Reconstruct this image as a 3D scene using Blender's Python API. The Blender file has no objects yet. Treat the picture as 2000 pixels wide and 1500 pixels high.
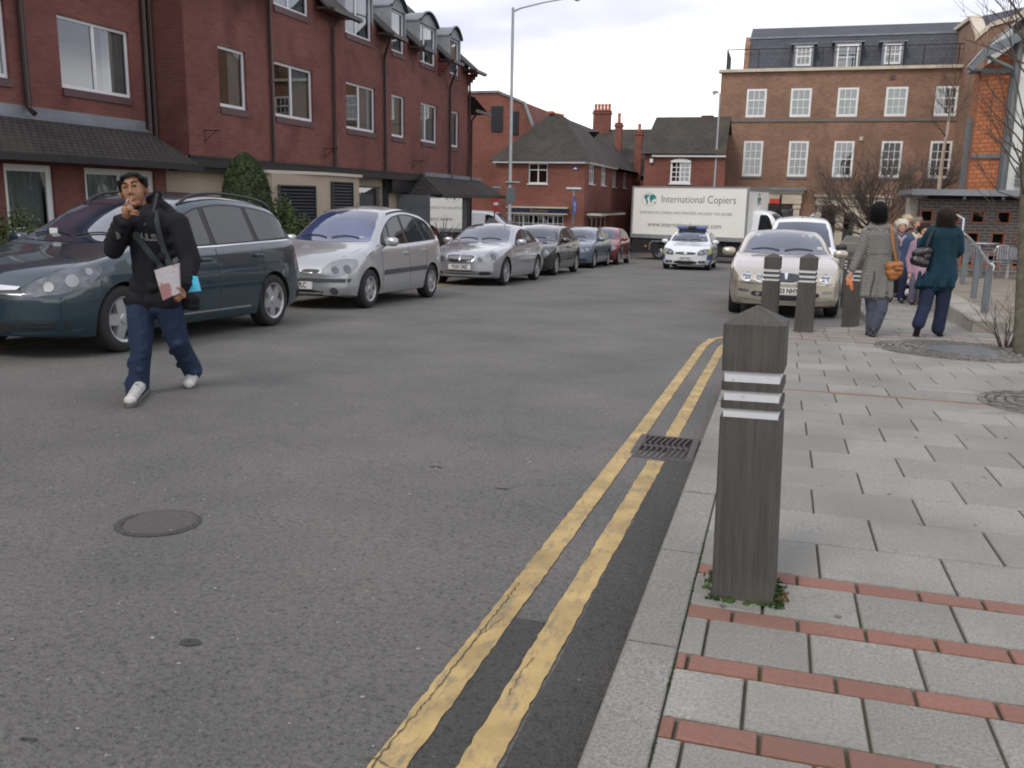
import bpy, bmesh, math, random
import numpy as np
from math import sin, cos, pi, radians, sqrt
from mathutils import Vector, Matrix, noise
from mathutils.bvhtree import BVHTree

SC = bpy.context.scene
COL = SC.collection

# ------------------------------------------------------------------ camera
FPX = 1750.0                      # focal length in pixels of a 2000 px wide picture
YAW, PITCH, ROLL, CAMH = radians(-16.439336), radians(-11.630265), radians(1.1), 1.3
f_ = Vector((sin(YAW)*cos(PITCH), cos(YAW)*cos(PITCH), sin(PITCH)))
r0 = Vector((cos(YAW), -sin(YAW), 0)); u0 = r0.cross(f_)
CR = r0*cos(ROLL)+u0*sin(ROLL); CU = -r0*sin(ROLL)+u0*cos(ROLL); CF = f_
cam = bpy.data.cameras.new('camera'); camo = bpy.data.objects.new('camera', cam); COL.objects.link(camo)
cam.sensor_width = 36; cam.lens = 36*FPX/2000; cam.clip_start = .05; cam.clip_end = 6000
camo.matrix_world = Matrix(((CR.x, CU.x, -CF.x, 0), (CR.y, CU.y, -CF.y, 0), (CR.z, CU.z, -CF.z, CAMH), (0, 0, 0, 1)))
SC.camera = camo
SC.render.engine = 'CYCLES'; SC.cycles.pixel_filter_type = 'BLACKMAN_HARRIS'; SC.cycles.filter_width = 1.9
SC.render.resolution_x, SC.render.resolution_y = 1024, 768

# ------------------------------------------------------------------ sky, sun, exposure
SUN_EL, SUN_AZ = radians(48), radians(200)      # azimuth from +Y, clockwise: behind the camera
W = bpy.data.worlds.new('World'); SC.world = W; W.use_nodes = True
nt = W.node_tree; nt.nodes.clear()
def N(nt, t, **k):
    n = nt.nodes.new(t)
    for a, b in k.items():
        if a.startswith('i_'):
            n.inputs[a[2:].replace('_', ' ')].default_value = b
        else: setattr(n, a, b)
    return n
out = N(nt, 'ShaderNodeOutputWorld'); bg = N(nt, 'ShaderNodeBackground'); bg.inputs['Strength'].default_value = .1
sky = N(nt, 'ShaderNodeTexSky', sky_type='NISHITA', sun_disc=False, sun_elevation=SUN_EL, sun_rotation=SUN_AZ)
tc = N(nt, 'ShaderNodeTexCoord'); sep = N(nt, 'ShaderNodeSeparateXYZ')
# project the direction on a cloud deck: (x,y)/(z+.25)
nt.links.new(tc.outputs['Generated'], sep.inputs[0])
zz = N(nt, 'ShaderNodeMath', operation='MAXIMUM'); zz.inputs[1].default_value = 0.0; nt.links.new(sep.outputs['Z'], zz.inputs[0])
za = N(nt, 'ShaderNodeMath', operation='ADD'); za.inputs[1].default_value = .16; nt.links.new(zz.outputs[0], za.inputs[0])
dx = N(nt, 'ShaderNodeMath', operation='DIVIDE'); dy = N(nt, 'ShaderNodeMath', operation='DIVIDE')
nt.links.new(sep.outputs['X'], dx.inputs[0]); nt.links.new(za.outputs[0], dx.inputs[1])
nt.links.new(sep.outputs['Y'], dy.inputs[0]); nt.links.new(za.outputs[0], dy.inputs[1])
cb = N(nt, 'ShaderNodeCombineXYZ'); nt.links.new(dx.outputs[0], cb.inputs[0]); nt.links.new(dy.outputs[0], cb.inputs[1]); cb.inputs[2].default_value = 3.1
no = N(nt, 'ShaderNodeTexNoise'); no.inputs['Scale'].default_value = .62; no.inputs['Detail'].default_value = 5; no.inputs['Roughness'].default_value = .5
nt.links.new(cb.outputs[0], no.inputs['Vector'])
cr = N(nt, 'ShaderNodeValToRGB'); e = cr.color_ramp.elements
e[0].position = .42; e[0].color = (6.9, 7.0, 8.2, 1); e[1].position = .70; e[1].color = (14.2, 14.0, 13.8, 1)
m_ = cr.color_ramp.elements.new(.54); m_.color = (9.6, 9.6, 10.4, 1)
nt.links.new(no.outputs['Fac'], cr.inputs[0])
# bright break in the cloud low over the roofs
mr = N(nt, 'ShaderNodeMapRange'); mr.inputs[1].default_value = .11; mr.inputs[2].default_value = .20; mr.inputs[3].default_value = 1; mr.inputs[4].default_value = 0; mr.interpolation_type = 'SMOOTHSTEP'
nz = N(nt, 'ShaderNodeMath', operation='MULTIPLY_ADD'); nt.links.new(no.outputs['Fac'], nz.inputs[0]); nz.inputs[1].default_value = -.22; nt.links.new(sep.outputs['Z'], nz.inputs[2])
nz2 = N(nt, 'ShaderNodeMath', operation='ADD'); nz2.inputs[1].default_value = .11; nt.links.new(nz.outputs[0], nz2.inputs[0])
nt.links.new(nz2.outputs[0], mr.inputs[0])
mx0 = N(nt, 'ShaderNodeMix', data_type='RGBA'); mx0.inputs[7].default_value = (15, 14.8, 14.5, 1)
nt.links.new(mr.outputs[0], mx0.inputs[0]); nt.links.new(cr.outputs[0], mx0.inputs[6])
mx = N(nt, 'ShaderNodeMix', data_type='RGBA'); mx.inputs[0].default_value = .95
nt.links.new(sky.outputs[0], mx.inputs[6]); nt.links.new(mx0.outputs[2], mx.inputs[7])
nt.links.new(mx.outputs[2], bg.inputs['Color']); nt.links.new(bg.outputs[0], out.inputs[0])
sl = bpy.data.lights.new('sun', 'SUN'); sl.energy = 1.1; sl.angle = radians(14); sl.color = (1, .94, .85)
so = bpy.data.objects.new('sun', sl); COL.objects.link(so)
sd = Vector((sin(SUN_AZ)*cos(SUN_EL), cos(SUN_AZ)*cos(SUN_EL), sin(SUN_EL)))
so.rotation_euler = sd.to_track_quat('Z', 'Y').to_euler(); so.location = sd*60
vs = SC.view_settings; vs.view_transform = 'Standard'; vs.look = 'None'; vs.exposure = 0.3; vs.gamma = 1

# ------------------------------------------------------------------ where things stand
SLOPE = -.03233
def gz(y):                         # height of the road at a distance up the street
    if y < -12: return -12*SLOPE
    if y < 42: return SLOPE*y
    t = min(1, (y-42)/6.0); return SLOPE*(42+6*(t-t*t/2))
def ray(px, py): return CR*((px-1000)/FPX) - CU*((py-750)/FPX) + CF
def PY(px, py, Y):                 # point on the plane y=Y seen at that place of the photograph
    d = ray(px, py); return Vector((0, 0, CAMH)) + d*(Y/d.y)
def PX(px, py, X):
    d = ray(px, py); return Vector((0, 0, CAMH)) + d*(X/d.x)
def G(px, py, dz=0):
    d = ray(px, py); return Vector((0, 0, CAMH)) + d*((dz-CAMH)/(d.z-SLOPE*d.y))

# ------------------------------------------------------------------ mesh collector
class MB:
    def __init__(s): s.v = []; s.f = []; s.m = []; s.uv = []; s.M = Matrix(); s.mi = 0
    def face(s, pts, uv=None, mi=None):
        b = len(s.v); s.v += [s.M @ Vector(p) for p in pts]; s.f.append(list(range(b, b+len(pts))))
        s.m.append(s.mi if mi is None else mi); s.uv.append(uv)
    def mesh(s, vs, fs, mi=None):
        b = len(s.v); s.v += [s.M @ Vector(p) for p in vs]
        for f in fs: s.f.append([i+b for i in f]); s.m.append(s.mi if mi is None else mi); s.uv.append(None)
    def box(s, x0, x1, y0, y1, z0, z1, mi=None, bev=0):
        if x0 > x1: x0, x1 = x1, x0
        if y0 > y1: y0, y1 = y1, y0
        if z0 > z1: z0, z1 = z1, z0
        if bev:
            b = bev; X = (x0, x0+b, x1-b, x1); Y = (y0, y0+b, y1-b, y1)
            ring = lambda a, z: [(X[a], Y[0], z), (X[3-a], Y[0], z)] and None
            vs = []; rings = []
            for z, i in ((z0, b), (z0+b, 0), (z1-b, 0), (z1, b)):
                rings.append([(x0+i+(b if not i else 0)*0+ (b-i if 0 else 0), y0+i, z), (x1-i, y0+i, z), (x1-i, y1-i, z), (x0+i, y1-i, z)])
            for r in rings: vs += r
            fs = [(3, 2, 1, 0), (12, 13, 14, 15)]
            for k in range(3):
                for j in range(4): fs.append((k*4+j, k*4+(j+1) % 4, k*4+4+(j+1) % 4, k*4+4+j))
            s.mesh(vs, fs, mi); return
        v = [(x0, y0, z0), (x1, y0, z0), (x1, y1, z0), (x0, y1, z0), (x0, y0, z1), (x1, y0, z1), (x1, y1, z1), (x0, y1, z1)]
        F = ((3, 2, 1, 0), (4, 5, 6, 7), (0, 1, 5, 4), (1, 2, 6, 5), (2, 3, 7, 6), (3, 0, 4, 7))
        for k, q in enumerate(F):
            if k < 2: uv = [(v[i][0], v[i][1]) for i in q]
            elif k in (2, 4): uv = [(v[i][0], v[i][2]) for i in q]
            else: uv = [(v[i][1], v[i][2]) for i in q]
            s.face([v[i] for i in q], uv, mi)
    def tube(s, pts, r, n=8, mi=None, caps=True):
        pts = [Vector(p) for p in pts]; rs = r if isinstance(r, (list, tuple)) else [r]*len(pts)
        vs = []; fs = []; a = None
        for i, p in enumerate(pts):
            t = (pts[min(i+1, len(pts)-1)]-pts[max(i-1, 0)]).normalized()
            if a is None:
                a = t.cross(Vector((0, 0, 1)) if abs(t.z) < .9 else Vector((1, 0, 0))).normalized()
            else:
                a = (a - t*a.dot(t)).normalized()
            b = t.cross(a)
            vs += [p+(a*cos(2*pi*k/n)+b*sin(2*pi*k/n))*rs[i] for k in range(n)]
        for i in range(len(pts)-1):
            for k in range(n): fs.append((i*n+k, i*n+(k+1) % n, (i+1)*n+(k+1) % n, (i+1)*n+k))
        if caps: fs.append(tuple(range(n-1, -1, -1))); fs.append(tuple(range((len(pts)-1)*n, len(pts)*n)))
        s.mesh(vs, fs, mi)
    def lathe(s, prof, n=24, c=(0, 0, 0), ax='z', mi=None, caps=True):
        vs = []; fs = []
        for (r, h) in prof:
            for k in range(n):
                a = 2*pi*k/n; p = (r*cos(a), r*sin(a), h)
                if ax == 'y': p = (r*cos(a), h, -r*sin(a))
                if ax == 'x': p = (h, r*cos(a), r*sin(a))
                vs.append((p[0]+c[0], p[1]+c[1], p[2]+c[2]))
        for i in range(len(prof)-1):
            for k in range(n): fs.append((i*n+k, i*n+(k+1) % n, (i+1)*n+(k+1) % n, (i+1)*n+k))
        if caps and prof[0][0] > 1e-4: fs.append(tuple(range(n-1, -1, -1)))
        if caps and prof[-1][0] > 1e-4: fs.append(tuple(range((len(prof)-1)*n, len(prof)*n)))
        s.mesh(vs, fs, mi)
    def prism(s, poly, a0, a1, ax='y', mi=None):     # polygon (p,q) extruded along an axis
        def P(p, a):
            return (p[0], a, p[1]) if ax == 'y' else ((a, p[0], p[1]) if ax == 'x' else (p[0], p[1], a))
        s.face([P(p, a0) for p in poly], [tuple(p) for p in poly], mi); s.face([P(p, a1) for p in reversed(poly)], [tuple(p) for p in reversed(poly)], mi)
        L = 0
        for i in range(len(poly)):
            p, q = poly[i], poly[(i+1) % len(poly)]; d = math.hypot(q[0]-p[0], q[1]-p[1])
            s.face([P(p, a1), P(q, a1), P(q, a0), P(p, a0)], [(L, a1), (L+d, a1), (L+d, a0), (L, a0)], mi); L += d
    def build(s, name, mats, parent=None, smooth=None, fixn=True, merge=0):
        me = bpy.data.meshes.new(name)
        P = parent.location if (parent is not None and parent.get('_world')) else Vector()
        me.from_pydata([tuple(v-P) for v in s.v], [], s.f)
        if not isinstance(mats, (list, tuple)): mats = [mats]
        for m in mats: me.materials.append(m)
        me.polygons.foreach_set('material_index', [min(i, len(mats)-1) for i in s.m])
        if any(u is not None for u in s.uv):
            L = me.uv_layers.new(name='UVMap'); k = 0
            for f, u in zip(s.f, s.uv):
                for j in range(len(f)):
                    L.data[k].uv = u[j] if u is not None else (me.vertices[f[j]].co.x+me.vertices[f[j]].co.y, me.vertices[f[j]].co.z); k += 1
        me.update()
        if fixn or merge:
            bm = bmesh.new(); bm.from_mesh(me)
            if merge: bmesh.ops.remove_doubles(bm, verts=bm.verts, dist=merge)
            if fixn: bmesh.ops.recalc_face_normals(bm, faces=bm.faces)
            bm.to_mesh(me); bm.free()
        if smooth:
            me.polygons.foreach_set('use_smooth', [True]*len(me.polygons)); me.set_sharp_from_angle(angle=radians(smooth))
        o = bpy.data.objects.new(name, me); COL.objects.link(o)
        if parent: o.parent = parent
        return o
def thing(name, label, cat, loc=(0, 0, 0), rotz=0, group=None, world=False):
    o = bpy.data.objects.new(name, None); COL.objects.link(o); o.location = loc; o.rotation_euler = (0, 0, rotz)
    o.empty_display_size = .2
    o['label'] = label; o['category'] = cat
    if group: o['group'] = group
    if world: o['_world'] = 1
    return o
def tag(o, label=None, cat=None, group=None, kind=None):
    if label: o['label'] = label
    if cat: o['category'] = cat
    if group: o['group'] = group
    if kind: o['kind'] = kind
    return o
def copy_tree(o, parent=None):
    c = o.copy(); COL.objects.link(c)
    if parent is not None: c.parent = parent
    for ch in list(o.children): copy_tree(ch, c)
    return c

# ------------------------------------------------------------------ materials
def mat(name, col, rough=.6, metal=0, coat=0, var=.12, vscale=3, bump=0, bscale=30, spec=.5, stretch=None, detail=4, emis=None, dark=None, dpos=(.45, .7), dscale=1.5, coatr=.03):
    m = bpy.data.materials.new(name); m.use_nodes = True; nt = m.node_tree; b = nt.nodes['Principled BSDF']
    b.inputs['Roughness'].default_value = rough; b.inputs['Metallic'].default_value = metal
    b.inputs['Coat Weight'].default_value = coat; b.inputs['Coat Roughness'].default_value = coatr; b.inputs['Specular IOR Level'].default_value = spec
    tc = N(nt, 'ShaderNodeTexCoord'); mp = N(nt, 'ShaderNodeMapping')
    if stretch: mp.inputs['Scale'].default_value = stretch
    nt.links.new(tc.outputs['Object'], mp.inputs[0])
    n1 = N(nt, 'ShaderNodeTexNoise'); n1.inputs['Scale'].default_value = vscale; n1.inputs['Detail'].default_value = detail
    nt.links.new(mp.outputs[0], n1.inputs['Vector'])
    r = N(nt, 'ShaderNodeValToRGB'); c = col
    r.color_ramp.elements[0].position = .3; r.color_ramp.elements[1].position = .7
    r.color_ramp.elements[0].color = tuple(max(0, x*(1-var)) for x in c)+(1,); r.color_ramp.elements[1].color = tuple(min(1, x*(1+var)) for x in c)+(1,)
    nt.links.new(n1.outputs['Fac'], r.inputs[0]); last = r.outputs[0]
    if dark:
        n3 = N(nt, 'ShaderNodeTexNoise'); n3.inputs['Scale'].default_value = dscale; n3.inputs['Detail'].default_value = 6; nt.links.new(tc.outputs['Object'], n3.inputs['Vector'])
        r3 = N(nt, 'ShaderNodeValToRGB'); r3.color_ramp.elements[0].position = dpos[0]; r3.color_ramp.elements[1].position = dpos[1]; nt.links.new(n3.outputs['Fac'], r3.inputs[0])
        mx = N(nt, 'ShaderNodeMix', data_type='RGBA'); nt.links.new(r3.outputs[0], mx.inputs[0]); nt.links.new(last, mx.inputs[6]); mx.inputs[7].default_value = dark+(1,); last = mx.outputs[2]
    nt.links.new(last, b.inputs['Base Color'])
    if bump:
        n2 = N(nt, 'ShaderNodeTexNoise'); n2.inputs['Scale'].default_value = bscale; n2.inputs['Detail'].default_value = 5; nt.links.new(mp.outputs[0], n2.inputs['Vector'])
        bp = N(nt, 'ShaderNodeBump'); bp.inputs['Strength'].default_value = bump; bp.inputs['Distance'].default_value = .02
        nt.links.new(n2.outputs['Fac'], bp.inputs['Height']); nt.links.new(bp.outputs[0], b.inputs['Normal'])
    if emis: b.inputs['Emission Color'].default_value = emis[0]+(1,); b.inputs['Emission Strength'].default_value = emis[1]
    return m
def brickmat(name, c1, c2, mortar, bw=.225, rh=.075, ms=.011, rough=.85, var=.25, bump=.5, vs=.6, offs=.5, dirt=None, rowdark=0):
    m = bpy.data.materials.new(name); m.use_nodes = True; nt = m.node_tree; b = nt.nodes['Principled BSDF']; b.inputs['Roughness'].default_value = rough
    b.inputs['Specular IOR Level'].default_value = .3
    uv = N(nt, 'ShaderNodeUVMap'); br = N(nt, 'ShaderNodeTexBrick')
    br.offset = offs
    br.inputs['Scale'].default_value = 1; br.inputs['Brick Width'].default_value = bw; br.inputs['Row Height'].default_value = rh; br.inputs['Mortar Size'].default_value = ms
    br.inputs['Mortar Smooth'].default_value = .3; br.inputs['Bias'].default_value = -.2
    for k, c in (('Color1', c1), ('Color2', c2), ('Mortar', mortar)): br.inputs[k].default_value = c+(1,)
    nt.links.new(uv.outputs[0], br.inputs['Vector'])
    tc = N(nt, 'ShaderNodeTexCoord'); n1 = N(nt, 'ShaderNodeTexNoise'); n1.inputs['Scale'].default_value = vs; n1.inputs['Detail'].default_value = 8; n1.inputs['Roughness'].default_value = .65
    nt.links.new(tc.outputs['Object'], n1.inputs['Vector'])
    mr = N(nt, 'ShaderNodeMapRange'); mr.inputs[1].default_value = .3; mr.inputs[2].default_value = .7; mr.inputs[3].default_value = 1-var; mr.inputs[4].default_value = 1+var
    nt.links.new(n1.outputs['Fac'], mr.inputs[0])
    mm = N(nt, 'ShaderNodeVectorMath', operation='SCALE'); nt.links.new(br.outputs['Color'], mm.inputs[0]); nt.links.new(mr.outputs[0], mm.inputs['Scale']); last = mm.outputs[0]
    if dirt:
        n3 = N(nt, 'ShaderNodeTexNoise'); n3.inputs['Scale'].default_value = .9; n3.inputs['Detail'].default_value = 7; nt.links.new(tc.outputs['Object'], n3.inputs['Vector'])
        r3 = N(nt, 'ShaderNodeValToRGB'); r3.color_ramp.elements[0].position = .52; r3.color_ramp.elements[1].position = .75; nt.links.new(n3.outputs['Fac'], r3.inputs[0])
        mx = N(nt, 'ShaderNodeMix', data_type='RGBA'); nt.links.new(r3.outputs[0], mx.inputs[0]); nt.links.new(last, mx.inputs[6]); mx.inputs[7].default_value = dirt+(1,); last = mx.outputs[2]
    nt.links.new(last, b.inputs['Base Color'])
    bp = N(nt, 'ShaderNodeBump'); bp.inputs['Strength'].default_value = bump; bp.inputs['Distance'].default_value = .01; bp.invert = True
    nt.links.new(br.outputs['Fac'], bp.inputs['Height']); nt.links.new(bp.outputs[0], b.inputs['Normal'])
    return m
def glassmat(name, tint=(.55, .6, .62), boost=1.0, base=.04, rough=.01):
    m = bpy.data.materials.new(name); m.use_nodes = True; nt = m.node_tree; nt.nodes.clear()
    o = N(nt, 'ShaderNodeOutputMaterial'); t = N(nt, 'ShaderNodeBsdfTransparent'); t.inputs[0].default_value = tint+(1,)
    g = N(nt, 'ShaderNodeBsdfGlossy'); g.inputs['Roughness'].default_value = rough; g.inputs['Color'].default_value = (.95, .97, 1, 1)
    fr = N(nt, 'ShaderNodeFresnel'); fr.inputs['IOR'].default_value = 1.52
    mu = N(nt, 'ShaderNodeMath', operation='MULTIPLY_ADD', use_clamp=True); mu.inputs[1].default_value = boost; mu.inputs[2].default_value = base
    tc = N(nt, 'ShaderNodeTexCoord'); n = N(nt, 'ShaderNodeTexNoise'); n.inputs['Scale'].default_value = .7; n.inputs['Detail'].default_value = 1; nt.links.new(tc.outputs['Object'], n.inputs['Vector'])
    bp = N(nt, 'ShaderNodeBump'); bp.inputs['Strength'].default_value = .05; bp.inputs['Distance'].default_value = .02; nt.links.new(n.outputs['Fac'], bp.inputs['Height'])
    nt.links.new(bp.outputs[0], g.inputs['Normal'])
    mx = N(nt, 'ShaderNodeMixShader'); nt.links.new(fr.outputs[0], mu.inputs[0]); nt.links.new(mu.outputs[0], mx.inputs[0])
    nt.links.new(t.outputs[0], mx.inputs[1]); nt.links.new(g.outputs[0], mx.inputs[2]); nt.links.new(mx.outputs[0], o.inputs[0])
    return m
def text_geo(s, size, mbx, M, depth=.002, thin=0, align='CENTER', xs=1, mi=None):
    """lettering as mesh; M maps text plane (x right, y up, z out) to the collector's space"""
    cu = bpy.data.curves.new('t', 'FONT'); cu.body = s; cu.size = size; cu.extrude = depth; cu.offset = thin; cu.align_x = align; cu.align_y = 'CENTER'; cu.resolution_u = 3
    ob = bpy.data.objects.new('t', cu); COL.objects.link(ob); bpy.context.view_layer.update()
    me = bpy.data.meshes.new_from_object(ob.evaluated_get(bpy.context.evaluated_depsgraph_get()))
    mbx.mesh([M @ Vector((v.co.x*xs, v.co.y, v.co.z)) for v in me.vertices], [tuple(p.vertices) for p in me.polygons], mi)
    bpy.data.objects.remove(ob); bpy.data.curves.remove(cu); bpy.data.meshes.remove(me)
# ------------------------------------------------------------------ setting materials
def asphalt(name, c=.158, worn=True):
    m = bpy.data.materials.new(name); m.use_nodes = True; nt = m.node_tree; b = nt.nodes['Principled BSDF']
    b.inputs['Roughness'].default_value = .78; b.inputs['Specular IOR Level'].default_value = .4
    tc = N(nt, 'ShaderNodeTexCoord')
    v = N(nt, 'ShaderNodeTexVoronoi'); v.inputs['Scale'].default_value = 95; nt.links.new(tc.outputs['Object'], v.inputs['Vector'])
    n = N(nt, 'ShaderNodeTexNoise'); n.inputs['Scale'].default_value = 52; n.inputs['Detail'].default_value = 5; n.inputs['Roughness'].default_value = .75; nt.links.new(tc.outputs['Object'], n.inputs['Vector'])
    n2 = N(nt, 'ShaderNodeTexNoise'); n2.inputs['Scale'].default_value = .8; n2.inputs['Detail'].default_value = 6; n2.inputs['Roughness'].default_value = .6; nt.links.new(tc.outputs['Object'], n2.inputs['Vector'])
    r = N(nt, 'ShaderNodeValToRGB'); el = r.color_ramp.elements
    el[0].position = .33; el[0].color = (c*.34, c*.335, c*.31, 1); el[1].position = .64; el[1].color = (c*1.28, c*1.255, c*1.15, 1)
    q = el.new(.44); q.color = (c*.93, c*.91, c*.84, 1)
    nt.links.new(n.outputs['Fac'], r.inputs[0])
    # pale chips
    sp = N(nt, 'ShaderNodeTexNoise'); sp.inputs['Scale'].default_value = 60; sp.inputs['Detail'].default_value = 2; nt.links.new(tc.outputs['Object'], sp.inputs['Vector'])
    r4 = N(nt, 'ShaderNodeValToRGB'); r4.color_ramp.elements[0].position = .70; r4.color_ramp.elements[1].position = .78; nt.links.new(sp.outputs['Fac'], r4.inputs[0])
    mx2 = N(nt, 'ShaderNodeMix', data_type='RGBA'); mx2.inputs[7].default_value = (c*2.6, c*2.5, c*2.35, 1); nt.links.new(r4.outputs[0], mx2.inputs[0]); nt.links.new(r.outputs[0], mx2.inputs[6])
    hv = N(nt, 'ShaderNodeMix', data_type='RGBA'); hv.blend_type = 'MULTIPLY'; hv.inputs[0].default_value = 1
    r5 = N(nt, 'ShaderNodeValToRGB'); r5.color_ramp.elements[0].color = (.74, .74, .74, 1); r5.color_ramp.elements[1].color = (1.15, 1.15, 1.13, 1); r5.color_ramp.elements[0].position = .3; r5.color_ramp.elements[1].position = .72
    nt.links.new(n2.outputs['Fac'], r5.inputs[0]); nt.links.new(mx2.outputs[2], hv.inputs[6]); nt.links.new(r5.outputs[0], hv.inputs[7]); last = hv.outputs[2]
    # long cracks
    vc = N(nt, 'ShaderNodeTexVoronoi', feature='DISTANCE_TO_EDGE'); vc.inputs['Scale'].default_value = .33
    wn = N(nt, 'ShaderNodeTexNoise'); wn.inputs['Scale'].default_value = 3; wn.inputs['Detail'].default_value = 5; nt.links.new(tc.outputs['Object'], wn.inputs['Vector'])
    wv = N(nt, 'ShaderNodeVectorMath', operation='MULTIPLY_ADD'); wv.inputs[1].default_value = (.35, .35, 0); nt.links.new(wn.outputs['Color'], wv.inputs[0]); nt.links.new(tc.outputs['Object'], wv.inputs[2])
    nt.links.new(wv.outputs[0], vc.inputs['Vector'])
    rc = N(nt, 'ShaderNodeValToRGB'); rc.color_ramp.elements[0].color = (.86, .86, .86, 1); rc.color_ramp.elements[0].position = .0015; rc.color_ramp.elements[1].color = (1, 1, 1, 1); rc.color_ramp.elements[1].position = .004
    nt.links.new(vc.outputs['Distance'], rc.inputs[0])
    mc = N(nt, 'ShaderNodeMix', data_type='RGBA'); mc.blend_type = 'MULTIPLY'; mc.inputs[0].default_value = 1; nt.links.new(last, mc.inputs[6]); nt.links.new(rc.outputs[0], mc.inputs[7]); last = mc.outputs[2]
    nt.links.new(last, b.inputs['Base Color'])
    ad = N(nt, 'ShaderNodeMath', operation='MULTIPLY_ADD'); ad.inputs[1].default_value = 1.6; nt.links.new(n.outputs['Fac'], ad.inputs[0]); nt.links.new(v.outputs['Distance'], ad.inputs[2])
    bp = N(nt, 'ShaderNodeBump'); bp.inputs['Strength'].default_value = .8; bp.inputs['Distance'].default_value = .012
    nt.links.new(ad.outputs[0], bp.inputs['Height']); nt.links.new(bp.outputs[0], b.inputs['Normal'])
    return m
def stonemat(name, c, c2, speck=.35, rnd=.12, bump=.35, sc=110):
    m = bpy.data.materials.new(name); m.use_nodes = True; nt = m.node_tree; b = nt.nodes['Principled BSDF']; b.inputs['Roughness'].default_value = .85; b.inputs['Specular IOR Level'].default_value = .3
    tc = N(nt, 'ShaderNodeTexCoord'); n = N(nt, 'ShaderNodeTexNoise'); n.inputs['Scale'].default_value = sc; n.inputs['Detail'].default_value = 4; n.inputs['Roughness'].default_value = .8; nt.links.new(tc.outputs['Object'], n.inputs['Vector'])
    r = N(nt, 'ShaderNodeValToRGB'); el = r.color_ramp.elements; el[0].position = .36; el[1].position = .64
    el[0].color = tuple(x*(1-speck) for x in c)+(1,); el[1].color = tuple(x*(1+speck) for x in c)+(1,)
    nt.links.new(n.outputs['Fac'], r.inputs[0])
    g = N(nt, 'ShaderNodeNewGeometry'); mr = N(nt, 'ShaderNodeMapRange'); mr.inputs[3].default_value = 1-rnd; mr.inputs[4].default_value = 1+rnd; nt.links.new(g.outputs['Random Per Island'], mr.inputs[0])
    sc_ = N(nt, 'ShaderNodeVectorMath', operation='SCALE'); nt.links.new(r.outputs[0], sc_.inputs[0]); nt.links.new(mr.outputs[0], sc_.inputs['Scale'])
    n2 = N(nt, 'ShaderNodeTexNoise'); n2.inputs['Scale'].default_value = 1.4; n2.inputs['Detail'].default_value = 6; nt.links.new(tc.outputs['Object'], n2.inputs['Vector'])
    r2 = N(nt, 'ShaderNodeValToRGB'); r2.color_ramp.elements[0].position = .42; r2.color_ramp.elements[1].position = .7; nt.links.new(n2.outputs['Fac'], r2.inputs[0])
    mx = N(nt, 'ShaderNodeMix', data_type='RGBA'); mu = N(nt, 'ShaderNodeMath', operation='MULTIPLY'); mu.inputs[1].default_value = .8; nt.links.new(r2.outputs[0], mu.inputs[0]); nt.links.new(mu.outputs[0], mx.inputs[0])
    nt.links.new(sc_.outputs[0], mx.inputs[6]); mx.inputs[7].default_value = c2+(1,); nt.links.new(mx.outputs[2], b.inputs['Base Color'])
    bp = N(nt, 'ShaderNodeBump'); bp.inputs['Strength'].default_value = bump; bp.inputs['Distance'].default_value = .006; nt.links.new(n.outputs['Fac'], bp.inputs['Height']); nt.links.new(bp.outputs[0], b.inputs['Normal'])
    return m
def linemat():
    m = mat('yellow_paint', (.40, .285, .115), .7, var=.28, vscale=6, bump=.3, bscale=60)
    nt = m.node_tree; b = nt.nodes['Principled BSDF']; src = b.inputs['Base Color'].links[0].from_socket
    tc = N(nt, 'ShaderNodeTexCoord'); mp = N(nt, 'ShaderNodeMapping'); mp.inputs['Scale'].default_value = (1, .35, 1); nt.links.new(tc.outputs['Object'], mp.inputs[0])
    n = N(nt, 'ShaderNodeTexNoise'); n.inputs['Scale'].default_value = 26; n.inputs['Detail'].default_value = 8; n.inputs['Roughness'].default_value = .72; nt.links.new(mp.outputs[0], n.inputs['Vector'])
    r = N(nt, 'ShaderNodeValToRGB'); r.color_ramp.elements[0].position = .5; r.color_ramp.elements[1].position = .66; r.color_ramp.elements[1].color = (.75, .75, .75, 1); nt.links.new(n.outputs['Fac'], r.inputs[0])
    mx = N(nt, 'ShaderNodeMix', data_type='RGBA'); nt.links.new(r.outputs[0], mx.inputs[0]); nt.links.new(src, mx.inputs[6]); mx.inputs[7].default_value = (.15, .135, .105, 1)
    nt.links.new(mx.outputs[2], b.inputs['Base Color']); return m
M_asph = asphalt('asphalt'); M_asph2 = asphalt('asphalt_patch', .078); M_far = mat('far_ground', (.13, .125, .11), .9, vscale=.05)
M_slab = stonemat('paving_slab', (.254, .249, .222), (.180, .176, .156), speck=.3, rnd=.13)
M_kerb = stonemat('kerb_stone', (.228, .224, .202), (.168, .165, .15), speck=.42, rnd=.07)
M_redb = stonemat('red_paver', (.235, .12, .092), (.18, .105, .085), speck=.12, rnd=.13, sc=60)
M_joint = mat('joint_dirt', (.085, .08, .06), .95, dark=(.06, .075, .02), dscale=4, vscale=20)
M_yel = linemat()
M_cobble = stonemat('cobble', (.17, .16, .15), (.12, .115, .10), rnd=.35, sc=60)
M_iron = mat('cast_iron', (.085, .07, .062), .6, .4, vscale=20, bump=.3)
M_dark = mat('dark_void', (.006, .006, .006), .9)

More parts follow.
